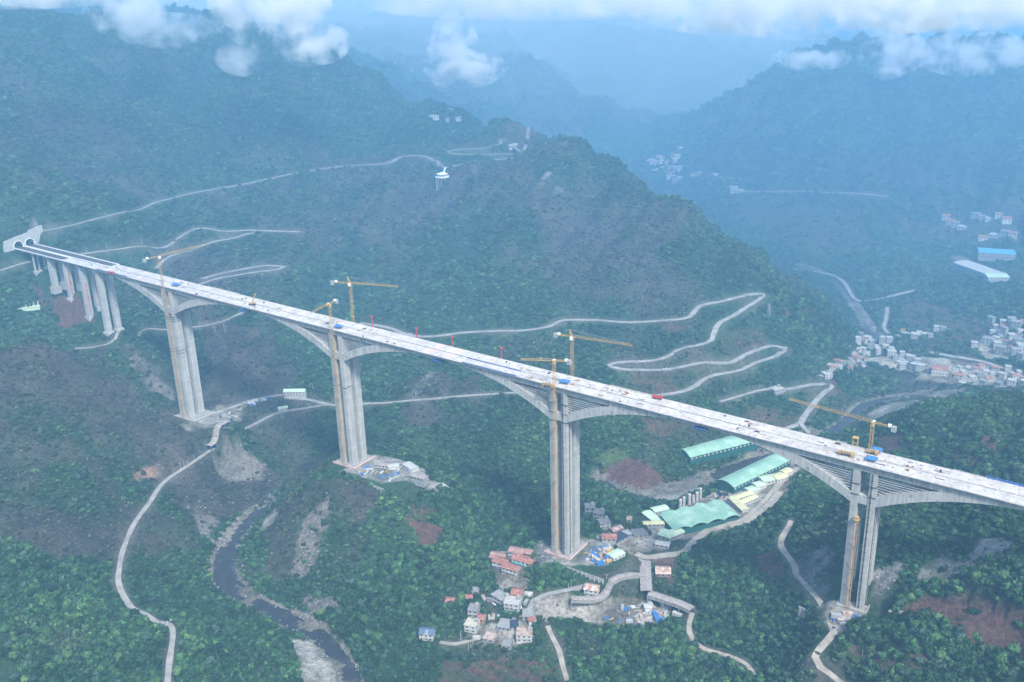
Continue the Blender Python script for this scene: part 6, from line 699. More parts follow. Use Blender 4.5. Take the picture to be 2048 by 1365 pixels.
for key in ('TOWN','FAR'):
    for i,(nm,P,wl,nst,rj_) in enumerate(DATA[key]):
        x,y=P; z=g1(x,y); base=math.atan2(CY-y,CX-x)+math.pi/2; k=4 if (nst==4) else {1:0,2:rng.choice([1,3]),3:2}[nst]
        if nm=='grid': base=.5
        lab,grp=LBL[nm]; lab=(lab.split(' ',1)[1] if lab.split()[0] in('pale','small','tiny','faint','grey','separate','isolated') else lab); lab=['one-storey ','red-roofed ','three-storey ','red-roofed ','four-storey '][k]+lab if k!=1 else 'two-storey '+lab; s=wl/10*(1.1 if key=='FAR' else .72); copy_thing(PR_[k],(x,y,z-.6),base+rj_,(s,s,.85 if key=='TOWN' else 1.2),lab,grp,True)
for T in PR_:
    for ch in list(T.children): bpy.data.objects.remove(ch)
    bpy.data.objects.remove(T)
# ---------------------------------------------------------------- viewing pavilion
x,y,z,x2,y2=DATA['PAV']; z=g1(x,y); T=thing('viewing_pavilion','round white viewing pavilion on columns jutting from the mountain road','pavilion',(x,y,z)); zz=gz(x2,y2)[0]-z+.5; zd=max(7,zz-1)
mb=MB(); mb.cyl(0,0,10.5,zd-1.2,zd,28); mb.build('platform',M['white_paint'],T)
mb=MB(); mb.cyl(0,0,8.2,zd+3.2,zd+4,24); mb.cyl(0,0,7.5,zd+4,zd+5.6,24,0,2.2); mb.build('roof',M['white_paint'],T)
for k in range(12):
    a=k*math.pi/6; mb=MB(); cx,cy=9.4*math.cos(a),9.4*math.sin(a); mb.cyl(cx,cy,.45,min(-3,g1(x+cx,y+cy)-z-1),zd-1.2,8); mb.build('column',M['white_wall'],T)
for k in range(8):
    a=k*math.pi/4; mb=MB(); cx,cy=7*math.cos(a),7*math.sin(a); mb.cyl(cx,cy,.3,zd,zd+3.2,6); mb.build('post',M['white_wall'],T)
mb=MB(); d=Vector((x2-x,y2-y,0)); mb.bar(d.normalized()*9+Vector((0,0,zd-.5)),d+Vector((0,0,zz)),2.6,.8); mb.build('walkway',M['white_paint'],T)
# ---------------------------------------------------------------- poles and pylons
for i,(x,y,h) in enumerate(DATA['POLES']):
    z=g1(x,y); T=thing('power_pole','thin pale concrete power pole with crossarm standing in the green slopes','pole',(x,y,z),rng.uniform(0,3),'concrete power poles in the valley')
    mb=MB(); mb.cyl(0,0,.26,-1,h,6,0,.16); mb.build('shaft',M['pole_concrete'],T); mb=MB(); mb.box(-1.3,1.3,-.1,.1,h-1,h-.8); mb.build('crossarm',M['grey_steel'],T)
for (x,y,h),lab in zip(DATA['PYL'],('tall thin lattice mast on the central ridge','lattice power pylon on the green spur right of the hairpin bends','shorter lattice mast beside the tall one on the ridge')):
    z=g1(x,y); T=thing('lattice_tower',lab,'pylon',(x,y,z)); mb=MB()
    for s1 in (-1,1):
        for s2 in (-1,1): mb.bar((s1*2,s2*2,-2),(s1*.4,s2*.4,h),.32)
    for k in range(6):
        f0,f1=k/6,(k+1)/6; a=2-1.6*f0;b=2-1.6*f1
        for (p,q) in (((a,a),(-b,b)),((-a,a),(-b,-b)),((-a,-a),(b,-b)),((a,-a),(b,b))): mb.bar((p[0],p[1],h*f0),(q[0],q[1],h*f1),.2)
    mb.build('frame',M['grey_steel'],T)
    for zz in (h*.72,h*.92): mb=MB(); mb.bar((-3.6,0,zz),(3.6,0,zz),.3); mb.build('crossarm',M['grey_steel'],T)
# ---------------------------------------------------------------- things on the deck
def on_deck(name,lab,cat,x,y,rz=0,grp=None): return thing(name,lab,cat,(x,y,ZD(x)+.05),rz,grp)
TL=['blue canopy tent on the deck over the leftmost main pier','blue canopy tent on the deck at the second main pier','light blue canopy tent on the deck at the third main pier','blue canopy tent beside the yellow crane on the deck','flat dark blue awning right behind the yellow crane mast']
for (x,y),lab in zip(DATA['TENTS'],TL):
    T=on_deck('canopy_tent',lab,'tent',x,y,.1); w,d=3.6,2.6
    for sx in (-1,1):
        for sy in (-1,1): mb=MB(); mb.box(sx*w-.08,sx*w+.08,sy*d-.08,sy*d+.08,0,2.6); mb.build('post',M['grey_steel'],T)
    mb=MB(); e=[(-w-.2,-d-.2,2.5),(w+.2,-d-.2,2.5),(w+.2,d+.2,2.5),(-w-.2,d+.2,2.5)]; r=[(-w*.45,0,4),(w*.45,0,4)]
    mb.quad(e[0],e[1],r[1],r[0]); mb.quad(e[2],e[3],r[0],r[1]); mb.quad(e[1],e[2],r[1]); mb.quad(e[3],e[0],r[0])
    for a,b in zip(e,e[1:]+e[:1]): mb.quad((a[0],a[1],2.0),(b[0],b[1],2.0),b,a)
    mb.build('canopy',M['blue_cloth'],T)
def wheels(T,xs,w,r=.55):
    for x in xs:
        for s in (-1,1):
            mb=MB(); n=10; b=[]; yy=s*w
            pts=[(x+r*math.cos(6.283*i/n),r+r*math.sin(6.283*i/n)) for i in range(n)]
            mb.quad(*[(p[0],yy-.2,p[1]) for p in pts]); mb.quad(*[(p[0],yy+.2,p[1]) for p in pts[::-1]])
            for p,q in zip(pts,pts[1:]+pts[:1]): mb.quad((p[0],yy-.2,p[1]),(p[0],yy+.2,p[1]),(q[0],yy+.2,q[1]),(q[0],yy-.2,q[1]))
            mb.build('wheel',M['dark_steel'],T)
DL=['red lorry parked on the far carriageway right of the third pier','orange truck with folded concrete boom on the deck before the rightmost pier','orange truck with folded boom by the crane mast at the third pier','yellow upright lifting frame on the far deck edge near the rightmost pier','short orange boom truck beside the blue tent at the rightmost pier','dark red lorry at the end of the asphalt on the left deck']
for (x,y,z,kd),lab in zip(DATA['DTRUCKS'],DL):
    if kd=='frame':
        T=on_deck('lifting_frame',lab,'frame',x,y)
        for sx in (-1,1):
            for sy in (-1,1): mb=MB(); mb.box(sx*1.6-.18,sx*1.6+.18,sy*1.4-.18,sy*1.4+.18,0,6.5); mb.build('leg',M['crane_yellow'],T)
        mb=MB(); mb.box(-2,2,-1.8,1.8,6.5,6.9); mb.box(-2.1,2.1,-1.5,-1.3,3,3.3); mb.build('top_frame',M['crane_yellow'],T); continue
    body='red_cloth' if 'red' in lab and kd=='red_truck' else 'crane_yellow'
    T=on_deck('truck',lab,'truck',x,y,.02 if kd=='pump' else .1); Ln=11 if kd=='pump' and 'short' not in lab else 7.5
    mb=MB(); mb.box(Ln/2-2.2,Ln/2,-1.25,1.25,.7,3.1); mb.build('cab',M[body],T); mb=MB(); mb.box(-Ln/2,Ln/2-2.3,-1.2,1.2,.8,1.3); mb.build('chassis',M['dark_steel'],T)
    mb=MB()
    if kd=='pump':
        for i,zc in enumerate((1.7,2.2,2.7,3.2)): mb.box(-Ln/2+.3*i,Ln/2-.5*i,-.5+.25*(i%2),-.1+.25*(i%2),zc,zc+.35)
        mb.build('boom',M['crane_yellow'],T); mb=MB(); mb.box(-Ln/2,-Ln/2+2,-1.3,1.3,1.3,2.5); mb.build('hopper',M['crane_orange'],T)
        for sx in (-1,1): mb=MB(); mb.box(sx*Ln*.33-.2,sx*Ln*.33+.2,-3,3,.5,.9); mb.build('outrigger',M['crane_yellow'],T)
    else: mb.box(-Ln/2,Ln/2-2.6,-1.25,1.25,1.3,2.9); mb.build('load_bed',M[body],T)
    wheels(T,(Ln/2-1.2,-Ln/2+1.2,-Ln/2+2.6),1.1)
x,y,z=DATA['DCRANE']; T=on_deck('mobile_crane','small dark yellow mobile crane with raised boom at the midspan left of centre','crane',x,y,.3)
mb=MB(); mb.box(-3.5,3.5,-1.4,1.4,.7,1.7); mb.build('chassis',M['dark_steel'],T); mb=MB(); mb.box(-2,.8,-1.3,1.3,1.7,3.3); mb.build('cab',M['crane_yellow'],T); mb=MB(); lattice(mb,(0,0,3),(4,1.5,12),.9,1.4,.25); mb.build('boom',M['crane_yellow'],T); wheels(T,(-2.4,0,2.4),1.4,.6)
cxa,cxb=DATA['CARPET']
for i,(xa,xb) in enumerate(((cxa-3.4,cxa+.4),(cxb-1,cxb+2.2))):
    for s in (-1,1):
        mb=MB(); ya,yb=sorted((s*1.3,s*12.2))
        mb.quad((xa,ya,ZD(xa)+.05),(xb,ya,ZD(xb)+.05),(xb,yb,ZD(xb)+.05),(xa,yb,ZD(xa)+.05))
        tag(mb.build('red_carpet',M['pale_red'] if False else M['pale_red']),['left','right'][i]+' red carpet strip laid across the '+('near' if s<0 else 'far')+' carriageway at mid-span','carpet')
for i,(x,y,z) in enumerate(DATA['BALL']):
    T=thing('balloon_banner',['leftmost','second from left','third from left','rightmost'][i]+' of the red balloons with hanging banners along the far deck edge','balloon',(x,y,ZD(x)),0,'red balloons above the bridge')
    h=z-ZD(x); me=bpy.data.meshes.new('balloon'); bm=bmesh.new(); bmesh.ops.create_uvsphere(bm,u_segments=12,v_segments=8,radius=1.3); bmesh.ops.translate(bm,vec=(0,0,h+2),verts=bm.verts); bm.to_mesh(me); bm.free(); link('balloon',me,M['red_cloth'],T)
    mb=MB(); mb.box(-.06,.06,-.8,.8,h-9.5,h+.6); mb.build('banner',M['red_cloth'],T); mb=MB(); mb.bar((0,0,0),(0,0,h-9.5),.08); mb.build('string',M['white_paint'],T)
# hanging form travellers at the closure points and nets along the edges
for i,X in enumerate((122,361,602)):
    T=thing('form_traveller',['dark hanging work platform under the left mid-span','dark hanging work platform below the red carpets','dark hanging work platform under the right mid-span'][i],'work platform',(X,-W2,ZD(X)))
    mb=MB(); mb.box(-5,5,-3.2,8.2,-5.2,-4.7); mb.build('floor',M['dark_steel'],T)
    for sx in (-4.5,-1.5,1.5,4.5): mb=MB(); mb.box(sx-.15,sx+.15,-3.1,-2.8,-4.7,-.1); mb.build('hanger',M['blue_net'],T)
    mb=MB(); mb.box(-5,5,-3.3,-3.1,-4.7,-3.4); mb.build('guard',M['blue_net'],T)
for (xa,xb,y,h,mt,lab) in ((-112,-60,-12.9,1.3,'blue_net','dark blue safety netting along the near deck edge over the approach piers'),(388,442,-12.95,1.2,'blue_net','dark blue safety netting along the near deck edge left of the third pier'),(790,1000,12.9,1.9,'blue_net','blue guard rail along the far deck edge at the right'),(770,790,12.9,.7,'pale_sheet','pale timber edge board on the far deck edge right of the crane'),(515,560,12.9,1.0,'pale_sheet','pale edge shuttering on the far deck edge right of the third pier'),(40,88,12.9,.9,'pale_sheet','pale edge shuttering on the far deck edge right of the first pier'),(385,440,-2,.9,'blue_net','dark blue netting along the central gap left of the third pier')):
    o=empty('safety_rail',(xa,y,ZD(xa))); tag(o,lab,'railing')
    mb=MB(); L0=xb-xa; n=8
    for k in range(n): a,b=L0*k/n,L0*(k+1)/n; mb.quad((a,0,G_*a+.15),(b,0,G_*b+.15),(b,0,G_*b+h),(a,0,G_*a+h)); mb.quad((a,.08,G_*a+.15),(a,.08,G_*a+h),(b,.08,G_*b+h),(b,.08,G_*b+.15))
    mb.build('netting',M[mt],o)
    for a in np.arange(0,L0,6): mb=MB(); mb.box(a-.1,a+.1,-.1,.15,G_*a-.5,G_*a+h+.3); mb.build('post',M['grey_steel'],o)
# loose material on the deck and in the work yards
def pile_mesh(kind,r):
    mb=MB()
    if kind==0: 
        for k in range(4): mb.box(-2.6+.3*k,2.6-.2*k,-.9+.15*k,.9-.1*k,.28*k,.28*k+.28)
    elif kind==1: mb.box(-3,3,-1.2,1.2,0,2.5)
    elif kind==2: mb.prism([(-1.6,-1),(1.4,-1.2),(1.9,.6),(.2,1.4),(-1.5,.9)],0,.7); 
    elif kind==3: mb.prism([(-4,-.35),(4,-.45),(4,.4),(-4,.35)],0,.4)
    elif kind==4: mb.cyl(0,0,1.1,0,1.5,10,0,.9)
    return mb.mesh('pile')
PM=[[pile_mesh(k,0) for k in range(5)] for _ in range(1)][0]; PMM={}
def pile(kind,mt,name,lab,cat,grp,x,y,z,rz,s):
    key=(kind,mt)
    if key not in PMM:
        me=PM[kind].copy(); me.materials.append(M[mt]); PMM[key]=me
    o=bpy.data.objects.new(name,PMM[key]); COL.objects.link(o); o.location=(x,y,z); o.rotation_euler=(0,0,rz); o.scale=(s,s,s); tag(o,lab,cat,grp); return o
for i,(x,y) in enumerate(DATA['DCLUT']):
    kd,mt,nm,lab=rng.choice([(0,'dark_steel','steel_stack','dark steel bar stack lying on the pale bridge deck'),(3,'dark_steel','steel_beam','long dark steel beam lying on the pale bridge deck'),(2,'old_concrete','rubble_pile','low grey material heap on the pale bridge deck'),(3,'wood','plank_stack','brown plank stack on the pale bridge deck'),(4,'dark_steel','drum','dark drum standing on the pale bridge deck'),(0,'crane_orange','formwork_stack','orange formwork stack on the pale bridge deck')])
    pile(kd,mt,nm,lab,nm.replace('_',' '),'loose '+nm.replace('_',' ')+' items on the bridge deck',x,y,ZD(x)+.02,rng.choice((0,0,.1,1.57)),rng.uniform(.35,.8))
SITE={'T1':('the first pier yard',['pale_sheet','crane_orange','grey_steel','dark_steel']),'T2':('the second pier yard',['crane_yellow','pale_sheet','white_wall','grey_steel','blue_cloth','stone']),'T3':('the third pier yard',['blue_cloth','blue_cloth','white_wall','crane_yellow','pale_sheet','blue_cloth','rust_sheet']),'T4':('the foot of the rightmost pier',['blue_cloth','dark_steel','grey_steel','rust_sheet','blue_cloth']),
'vill':('the lanes of the lower village',['pale_sheet','stone','rust_sheet','grey_steel','white_wall']),
'conv':('the conveyor yard',['white_wall','blue_cloth','pale_sheet','grey_steel','rust_sheet']),'stock':('the stockyard between the green halls',['rust_sheet','dark_steel','rust_sheet','blue_net']),'batch':('the batching plant',['white_wall','rust_sheet','pale_sheet']),'line':('the access road of the first pier',['white_wall','white_wall','blue_cloth'])}
CN={'pale_sheet':'pale','crane_orange':'orange','grey_steel':'grey','dark_steel':'dark','crane_yellow':'yellow','white_wall':'white','blue_cloth':'blue','stone':'stone grey','rust_sheet':'rusty','blue_net':'navy'}
for k,P in DATA['YARD'].items():
    pl,ms=SITE[k]
    for i,(x,y) in enumerate(P):
        mt=rng.choice(ms); kd=1 if k=='line' else rng.choice((0,0,1,2,3,3)); nm={0:'panel_stack',1:'container',2:'debris_heap',3:'beam_stack'}[kd]
        z=g1(x,y); 
        pile(kd,mt,nm,CN[mt]+' '+nm.replace('_',' ')+' in '+pl,nm.replace('_',' '),CN[mt]+' '+nm.replace('_',' ')+'s in '+pl,x,y,z-.15,rng.uniform(0,3.1) if k!='line' else .9,rng.uniform(.7,1.3))
# retaining wall with banner at the first pier yard
def retaining(pa,pb,h,lab,ban=False):
    pa=np.array(pa);pb=np.array(pb);v=pb-pa;L=np.linalg.norm(v); z=(g1(*pa)+g1(*pb))/2; T=thing('retaining_wall',lab,'wall',(pa[0],pa[1],z),math.atan2(v[1],v[0]))
    mb=MB(); mb.box(0,L,-.4,.4,-h,1.2); mb.build('wall_face',M['old_concrete'],T)
    for x in np.arange(1,L,4): mb=MB(); mb.box(x,x+.8,-.9,-.42,-h,.9) ; mb.build('buttress',M['concrete'],T)
    if ban: mb=MB(); mb.box(.5,L-.5,-.95,-.91,-1.2,1.0,0); [mb.box(x,x+.9,-1.0,-.96,-.7,.5,1) for x in np.arange(1.5,L-2,2.2)]; mb.build('banner',[M['red_cloth'],M['white_paint']],T)
retaining((40,-15),(66,-3),6,'concrete retaining wall with red banner beside the first pier yard',True)
retaining((228,-23),(300,-27),5,'grey retaining wall below the second pier yard')
retaining((476,-23),(530,-24),4,'grey retaining wall edging the third pier yard')
retaining((684,-12),(706,-18),7,'ribbed concrete retaining wall left of the rightmost pier')
retaining((746,-16),(764,-8),7,'stepped concrete retaining wall right of the rightmost pier')
# cars on the roads
for i,(x,y) in enumerate(DATA['CARS']):
    z=g1(x,y)+.45; col=['white_paint','white_paint','white_wall','grey_steel','white_paint'][i%5]
    T=thing('parked_car',['white car on the widest hairpin of the centre slope','white car on the upper hairpin road','white car on the valley road among trees at lower left','grey car at the end of the track near the rightmost pier','white car on the village road above the terraces','white car on the hill road behind the left bridge deck','white car on the lower hairpin road','grey car near the top right hairpin','white van at the bend of the warehouse track','white van on the town road at right'][i],'car',(x,y,z),rng.uniform(0,3))
    mb=MB(); mb.box(-2.2,2.2,-.9,.9,.35,1.0); mb.build('body',M[col],T); mb=MB(); b=mb; b.v=[(-1.4,-.85,1),(1.2,-.85,1),(1.2,.85,1),(-1.4,.85,1),(-1,-.7,1.5),(.7,-.7,1.5),(.7,.7,1.5),(-1,.7,1.5)]; b.f=[(0,1,5,4),(1,2,6,5),(2,3,7,6),(3,0,4,7),(4,5,6,7)]; b.m=[0]*5; b.build('cabin',M['glass'],T); wheels(T,(-1.4,1.4),.8,.36)
# slat-roofed greenhouse at the left edge
from_a,from_b=DATA['GREEN']; a=np.array(from_a);b=np.array(from_b);v=b-a;L=np.linalg.norm(v); T=thing('greenhouse','open ribbed greenhouse frame with pale sheeting at the left edge','greenhouse',(a[0],a[1],g1(*((a+b)/2))+1),math.atan2(v[1],v[0]))
mb=MB(); mb.box(0,L,0,16,-4,.6); mb.build('bed',M['pale_green_roof'],T)
for x in np.arange(0,L,4.2): mb=MB(); mb.bar((x,0,0),(x,8,4),.5); mb.bar((x,8,4),(x,16,0),.5); mb.build('rib',M['white_paint'],T)
for yy,zz in ((0,0),(8,4),(16,0)): mb=MB(); mb.bar((0,yy,zz),(L,yy,zz),.45); mb.build('rail',M['rust_sheet'],T)
# river boulders and loose rock
def stuff_mesh(name,P,rad,mt,seed):
    r=np.random.RandomState(seed); bm=bmesh.new(); bmesh.ops.create_icosphere(bm,subdivisions=1,radius=1); V0=np.array([v.co[:] for v in bm.verts]);F0=np.array([[v.index for v in f.verts] for f in bm.faces]); bm.free()
    n=len(P); s=rad*(.5+r.rand(n)*1.1); V=V0[None]*(1+.35*(r.rand(n,len(V0),1)-.5))*s[:,None,None]*np.array([1,1,.6]); V=V+P[:,None]; F=(F0[None]+np.arange(n)[:,None,None]*len(V0)).reshape(-1,3)
    me=bpy.data.meshes.new(name); me.vertices.add(V.size//3); me.vertices.foreach_set('co',V.ravel()); me.loops.add(F.size); me.loops.foreach_set('vertex_index',F.ravel().astype(np.int32)); me.polygons.add(len(F)); me.polygons.foreach_set('loop_start',np.arange(0,F.size,3,dtype=np.int32)); me.polygons.foreach_set('loop_total',np.full(len(F),3,np.int32)); me.update(); return link(name,me,mt)
r=np.random.RandomState(8); k=r.choice(np.where(RIVL[:,3]>3)[0],900); off=(r.rand(900)*9-1)+RIVL[k,3]/2; ang=np.arctan2(np.gradient(RIVL[:,1]),np.gradient(RIVL[:,0]))[k]+np.pi/2*r.choice([-1,1],900); bx=RIVL[k,0]+np.cos(ang)*off+r.randn(900)*2;by=RIVL[k,1]+np.sin(ang)*off+r.randn(900)*2
tag(stuff_mesh('boulders',np.c_[bx,by,np.maximum(gz(bx,by),RIVL[k,2]-.2)],.75,M['stone'],3),'scattered pale boulders along the river banks','rocks',kind='stuff')
r=np.random.RandomState(9); qx=r.uniform(-330,760,60000); qy=r.uniform(-330,330,60000); c=covers(qx,qy); pr=c['scree']*.35+c['rock']*.35+c['rocko']*.4+c['gravel']*.10+c['scrub']*.02+.001; k=(r.rand(60000)<pr); qx,qy=qx[k],qy[k]; k=(np.abs(qy)>18)|(qx>40); qx,qy=qx[k],qy[k]
tag(stuff_mesh('loose_rocks',np.c_[qx,qy,gz(qx,qy)+.1],.7,M['stone'],4),'pale loose rocks and outcrops on the scree and scrub slopes','rocks',kind='stuff')
# ---------------------------------------------------------------- vegetation
def leafmesh(name,n,seed,ls,squash=.8,core=True,lobes=5):
    r=np.random.RandomState(seed); C_=[(0,0,.55,.62)]+[(math.cos(a)*.42,math.sin(a)*.42,.35+.35*r.rand(),.38+.15*r.rand()) for a in r.rand(lobes)*6.28]
    V=[];F=[]
    for i in range(n):
        c=C_[r.randint(len(C_))]; d=r.randn(3); d/=np.linalg.norm(d); d[2]=abs(d[2])*.9-.25 if r.rand()<.75 else d[2]
        p=np.array(c[:3])+d*c[3]*(.75+.35*r.rand()); p[2]*=squash
        nrm=d+r.randn(3)*.45; nrm/=np.linalg.norm(nrm)+1e-9; u=np.cross(nrm,[.3,.2,1]);u/=np.linalg.norm(u)+1e-9;w_=np.cross(nrm,u); s=ls*(.6+.8*r.rand()); b=len(V)
        V+=[p+u*s,p+w_*s*.8,p-u*s*.9,p-w_*s]; F.append((b,b+1,b+2,b+3))
    if core:
        bm=bmesh.new(); 
        for c in C_:
            q=bmesh.ops.create_icosphere(bm,subdivisions=1,radius=c[3]*.80)['verts']; bmesh.ops.translate(bm,vec=(c[0],c[1],c[2]*squash),verts=q)
            for v in q: v.co+=Vector(r.randn(3)*.05)
        b=len(V); V+=[np.array(v.co[:]) for v in bm.verts]; bm.verts.index_update(); F+=[tuple(b+v.index for v in f.verts) for f in bm.faces]; bm.free()
    me=bpy.data.meshes.new(name); me.from_pydata([tuple(v) for v in V],[],F); me.update(); return me
def leafmat(name,inst):
    m=bpy.data.materials.new(name); m.use_nodes=True; N=m.node_tree.nodes;L=m.node_tree.links; b=N['Principled BSDF']; b.inputs['Roughness'].default_value=.7; b.inputs['Specular IOR Level'].default_value=.2
    if inst: a=N.new('ShaderNodeAttribute'); a.attribute_type='INSTANCER'; a.attribute_name='tint'; out=a.outputs['Color']
    else: a=N.new('ShaderNodeObjectInfo'); out=a.outputs['Color']
    g=N.new('ShaderNodeNewGeometry'); t=N.new('ShaderNodeTexNoise'); t.inputs['Scale'].default_value=.9; t.inputs['Detail'].default_value=3; L.new(g.outputs['Position'],t.inputs['Vector']); mr=N.new('ShaderNodeMapRange'); mr.inputs[1].default_value=.3;mr.inputs[2].default_value=.7;mr.inputs[3].default_value=.6;mr.inputs[4].default_value=1.5; L.new(t.outputs[0],mr.inputs[0])
    vm=N.new('ShaderNodeVectorMath'); vm.operation='SCALE'; L.new(out,vm.inputs[0]); L.new(mr.outputs[0],vm.inputs['Scale']); L.new(vm.outputs[0],b.inputs['Base Color']); return m
LMI=leafmat('leaves_scattered',True); LMO=leafmat('leaves',False)
PAL=np.array([(.022,.062,.026),(.036,.098,.038),(.062,.140,.050),(.085,.160,.058),(.046,.088,.060),(.054,.055,.046),(.082,.070,.066)])
rs=np.random.RandomState(11)
FWD=np.array([-m_[0][2],-m_[1][2],-m_[2][2]]);RGT=np.array([m_[0][0],m_[1][0],m_[2][0]]);UPV=np.array([m_[0][1],m_[1][1],m_[2][1]]); HF=18/cd.lens
def inview(x,y,z,mx=1.08):
    d=np.stack([x-CX,y-CY,z-CZ]); f=FWD@d; return (f>0)&(np.abs(RGT@d/f)<HF*mx)&(UPV@d/f<HF*.70)&(UPV@d/f>-HF*.666*(mx+.03))
def nearmask(x,y):
    ok=np.ones(x.shape,bool)
    for n,wd,k,L in ROADL: d,j=nearline(x,y,L,12); ok&=d>wd/2+np.where(np.hypot(x-CX,y-CY)>1080,5.5,4.2)
    d,j=nearline(x,y,RIVL,40); ok&=~((d<1e8)&(RIVL[j,3]>3)&(d<RIVL[j,3]/2+4)); d,j=nearline(x,y,TRIBL,40); ok&=~((d<1e8)&(d<9))
    for px_,py_,r_,pz_ in PADS: ok&=np.hypot(x-px_,y-py_)>r_*.95
    for q in DATA['SHEDS']:
        a,b=np.array(q[0]),np.array(q[1]); c=(a+b)/2; ok&=np.hypot(x-c[0],y-c[1])>np.linalg.norm(b-a)*.55+q[2]*.3 if np.linalg.norm(b-a)<40 else ~inpoly(x,y,[a+(-4,-4),b+(4,-4),b+(4,30),a+(-4,30)])
    ok&=~inpoly(x,y,[(p-cw)*1.12+cw for p in (A,Bq,Cq,Dq)])
    for P,wd,lab in DATA['WALKS']:
        L=smooth_line(P,4); d,j=nearline(x,y,L,14); ok&=d>wd/2+1.5
    for (x0,x1,y0,y1) in ((-16,24,-19,17),(18,66,-16,13),(222,314,-26,23),(462,538,-26,21),(700,748,-22,16)): ok&=~((x>x0)&(x<x1)&(y>y0)&(y<y1))
    ok&=~((x>-250)&(x<-110)&(np.abs(y)<14)); ok&=~((x<-262)&(x>-300)&(np.abs(y)<30))
    for key in ('TOWN','FAR'):
        for nm,P,wl,nst,rj_ in DATA[key]: ok&=np.hypot(x-P[0],y-P[1])>wl*.75
    return ok
def scatter(n,dmin,dmax,size,seed,base,treeboost=1.5):
    r=np.random.RandomState(seed); a0=math.atan2(FWD[1],FWD[0]); d=np.sqrt(r.rand(n)*(dmax**2-dmin**2)+dmin**2); a=a0+(r.rand(n)-.5)*2*math.atan(HF*1.18)
    x=CX+d*np.cos(a);y=CY+d*np.sin(a); z=gz(x,y); k=inview(x,y,z); x,y,z=x[k],y[k],z[k]
    c=covers(x,y); bare=c['soil']|c['dirt']|c['gravel']; thin=c['rock']|c['scree']|c['rocko']|c['terr']|c['soilt']|c['grass']
    n1=fbm(x,y,160,4,101);n2=fbm(x,y,40,4,131); brown=np.clip(.16+n1*1.8+n2*1.7+c['scrub']*.8-c['tree']*.4,0,1); brown=brown*brown*(3-2*brown)
    pr=base*(1.25-.75*brown)+c['tree']*.5; pr=np.where(thin,pr*.12,pr); pr=np.where(bare,.008,pr); pr=np.where((z<-186)&~c['tree'],pr*.8,pr)
    k=r.rand(len(x))<pr; x,y,z,brown,c,n2=x[k],y[k],z[k],brown[k],{q:v[k] for q,v in c.items()},n2[k]
    k=nearmask(x,y); x,y,z,brown,n2=x[k],y[k],z[k],brown[k],n2[k]; tr=c['tree'][k]
    s=size*(.45+r.rand(len(x))**2*1.65)*np.where(tr,treeboost,1)*(1-.3*brown); s=np.minimum(s,size*2.1)
    w1=np.clip(brown*1.2-.1+.25*(r.rand(len(x))-.5),0,1); gi=np.clip(1.3+n2*4+r.randn(len(x))*.9,0,3).astype(int); gcol=PAL[gi]; gcol=np.where((r.rand(len(x))<.12)[:,None],PAL[4],gcol); bcol=PAL[5]*.5+PAL[6]*.5
    t=gcol*(1-w1[:,None]*.75)+bcol*w1[:,None]*.75; t=t*(.5+1.0*r.rand(len(x))**1.3)[:,None]
    return x,y,z-.12*s,s,t,tr
def gn_scatter(name,lab,cat,data,protos,seed):
    x,y,z,s,t,tr=data; me=bpy.data.meshes.new(name); me.vertices.add(len(x)); me.vertices.foreach_set('co',np.c_[x,y,z].ravel())
    a=me.attributes.new('size','FLOAT_VECTOR','POINT'); r=np.random.RandomState(seed); hgt=np.where(tr,1.25,.95)*(.8+.4*r.rand(len(x))); a.data.foreach_set('vector',np.c_[s,s,s*hgt].ravel())
    a=me.attributes.new('tint','FLOAT_COLOR','POINT'); a.data.foreach_set('color',np.c_[t,np.ones(len(x))].ravel()); a=me.attributes.new('turn','FLOAT_VECTOR','POINT'); a.data.foreach_set('vector',np.c_[np.zeros((len(x),2)),r.rand(len(x))*6.28].ravel())
    a=me.attributes.new('pick','INT','POINT'); a.data.foreach_set('value',r.randint(0,len(protos),len(x)).astype(np.int32))
    ob=link(name,me,[]); tag(ob,lab,cat,kind='stuff')
    g=bpy.data.node_groups.new(name+' scatter','GeometryNodeTree'); g.interface.new_socket('Geometry',in_out='INPUT',socket_type='NodeSocketGeometry'); g.interface.new_socket('Geometry',in_out='OUTPUT',socket_type='NodeSocketGeometry')
    N=g.nodes;L=g.links; gi=N.new('NodeGroupInput');go=N.new('NodeGroupOutput'); m2p=N.new('GeometryNodeMeshToPoints'); L.new(gi.outputs[0],m2p.inputs[0]); ip=N.new('GeometryNodeInstanceOnPoints'); L.new(m2p.outputs[0],ip.inputs['Points'])
    jg=N.new('GeometryNodeGeometryToInstance')
    for p in protos[::-1]:
        oi=N.new('GeometryNodeObjectInfo'); oi.inputs['Object'].default_value=p; L.new(oi.outputs['Geometry'],jg.inputs[0])
    L.new(jg.outputs[0],ip.inputs['Instance']); ip.inputs['Pick Instance'].default_value=True
    def attr(nm,ty):
        q=N.new('GeometryNodeInputNamedAttribute'); q.data_type=ty; q.inputs['Name'].default_value=nm; return q.outputs[0]
    L.new(attr('pick','INT'),ip.inputs['Instance Index']); L.new(attr('size','FLOAT_VECTOR'),ip.inputs['Scale']); 
    er=N.new('FunctionNodeEulerToRotation'); L.new(attr('turn','FLOAT_VECTOR'),er.inputs[0]); L.new(er.outputs[0],ip.inputs['Rotation']); L.new(ip.outputs[0],go.inputs[0])
    md=ob.modifiers.new('scatter','NODES'); md.node_group=g; return ob
PRO=[]
for i,(n,ls,sq) in enumerate(((60,.30,.85),(75,.26,1.0),(55,.32,.7),(90,.22,1.75))):
    me=leafmesh('shrub',n,20+i,ls,sq); me.materials.append(LMI); PRO.append(bpy.data.objects.new('shrub form',me))
S1=scatter(150000,440,1180,1.75,1,.70,1.75); gn_scatter('shrubs','dense green shrubs and small trees covering the near slopes','shrubs',S1,PRO,1)
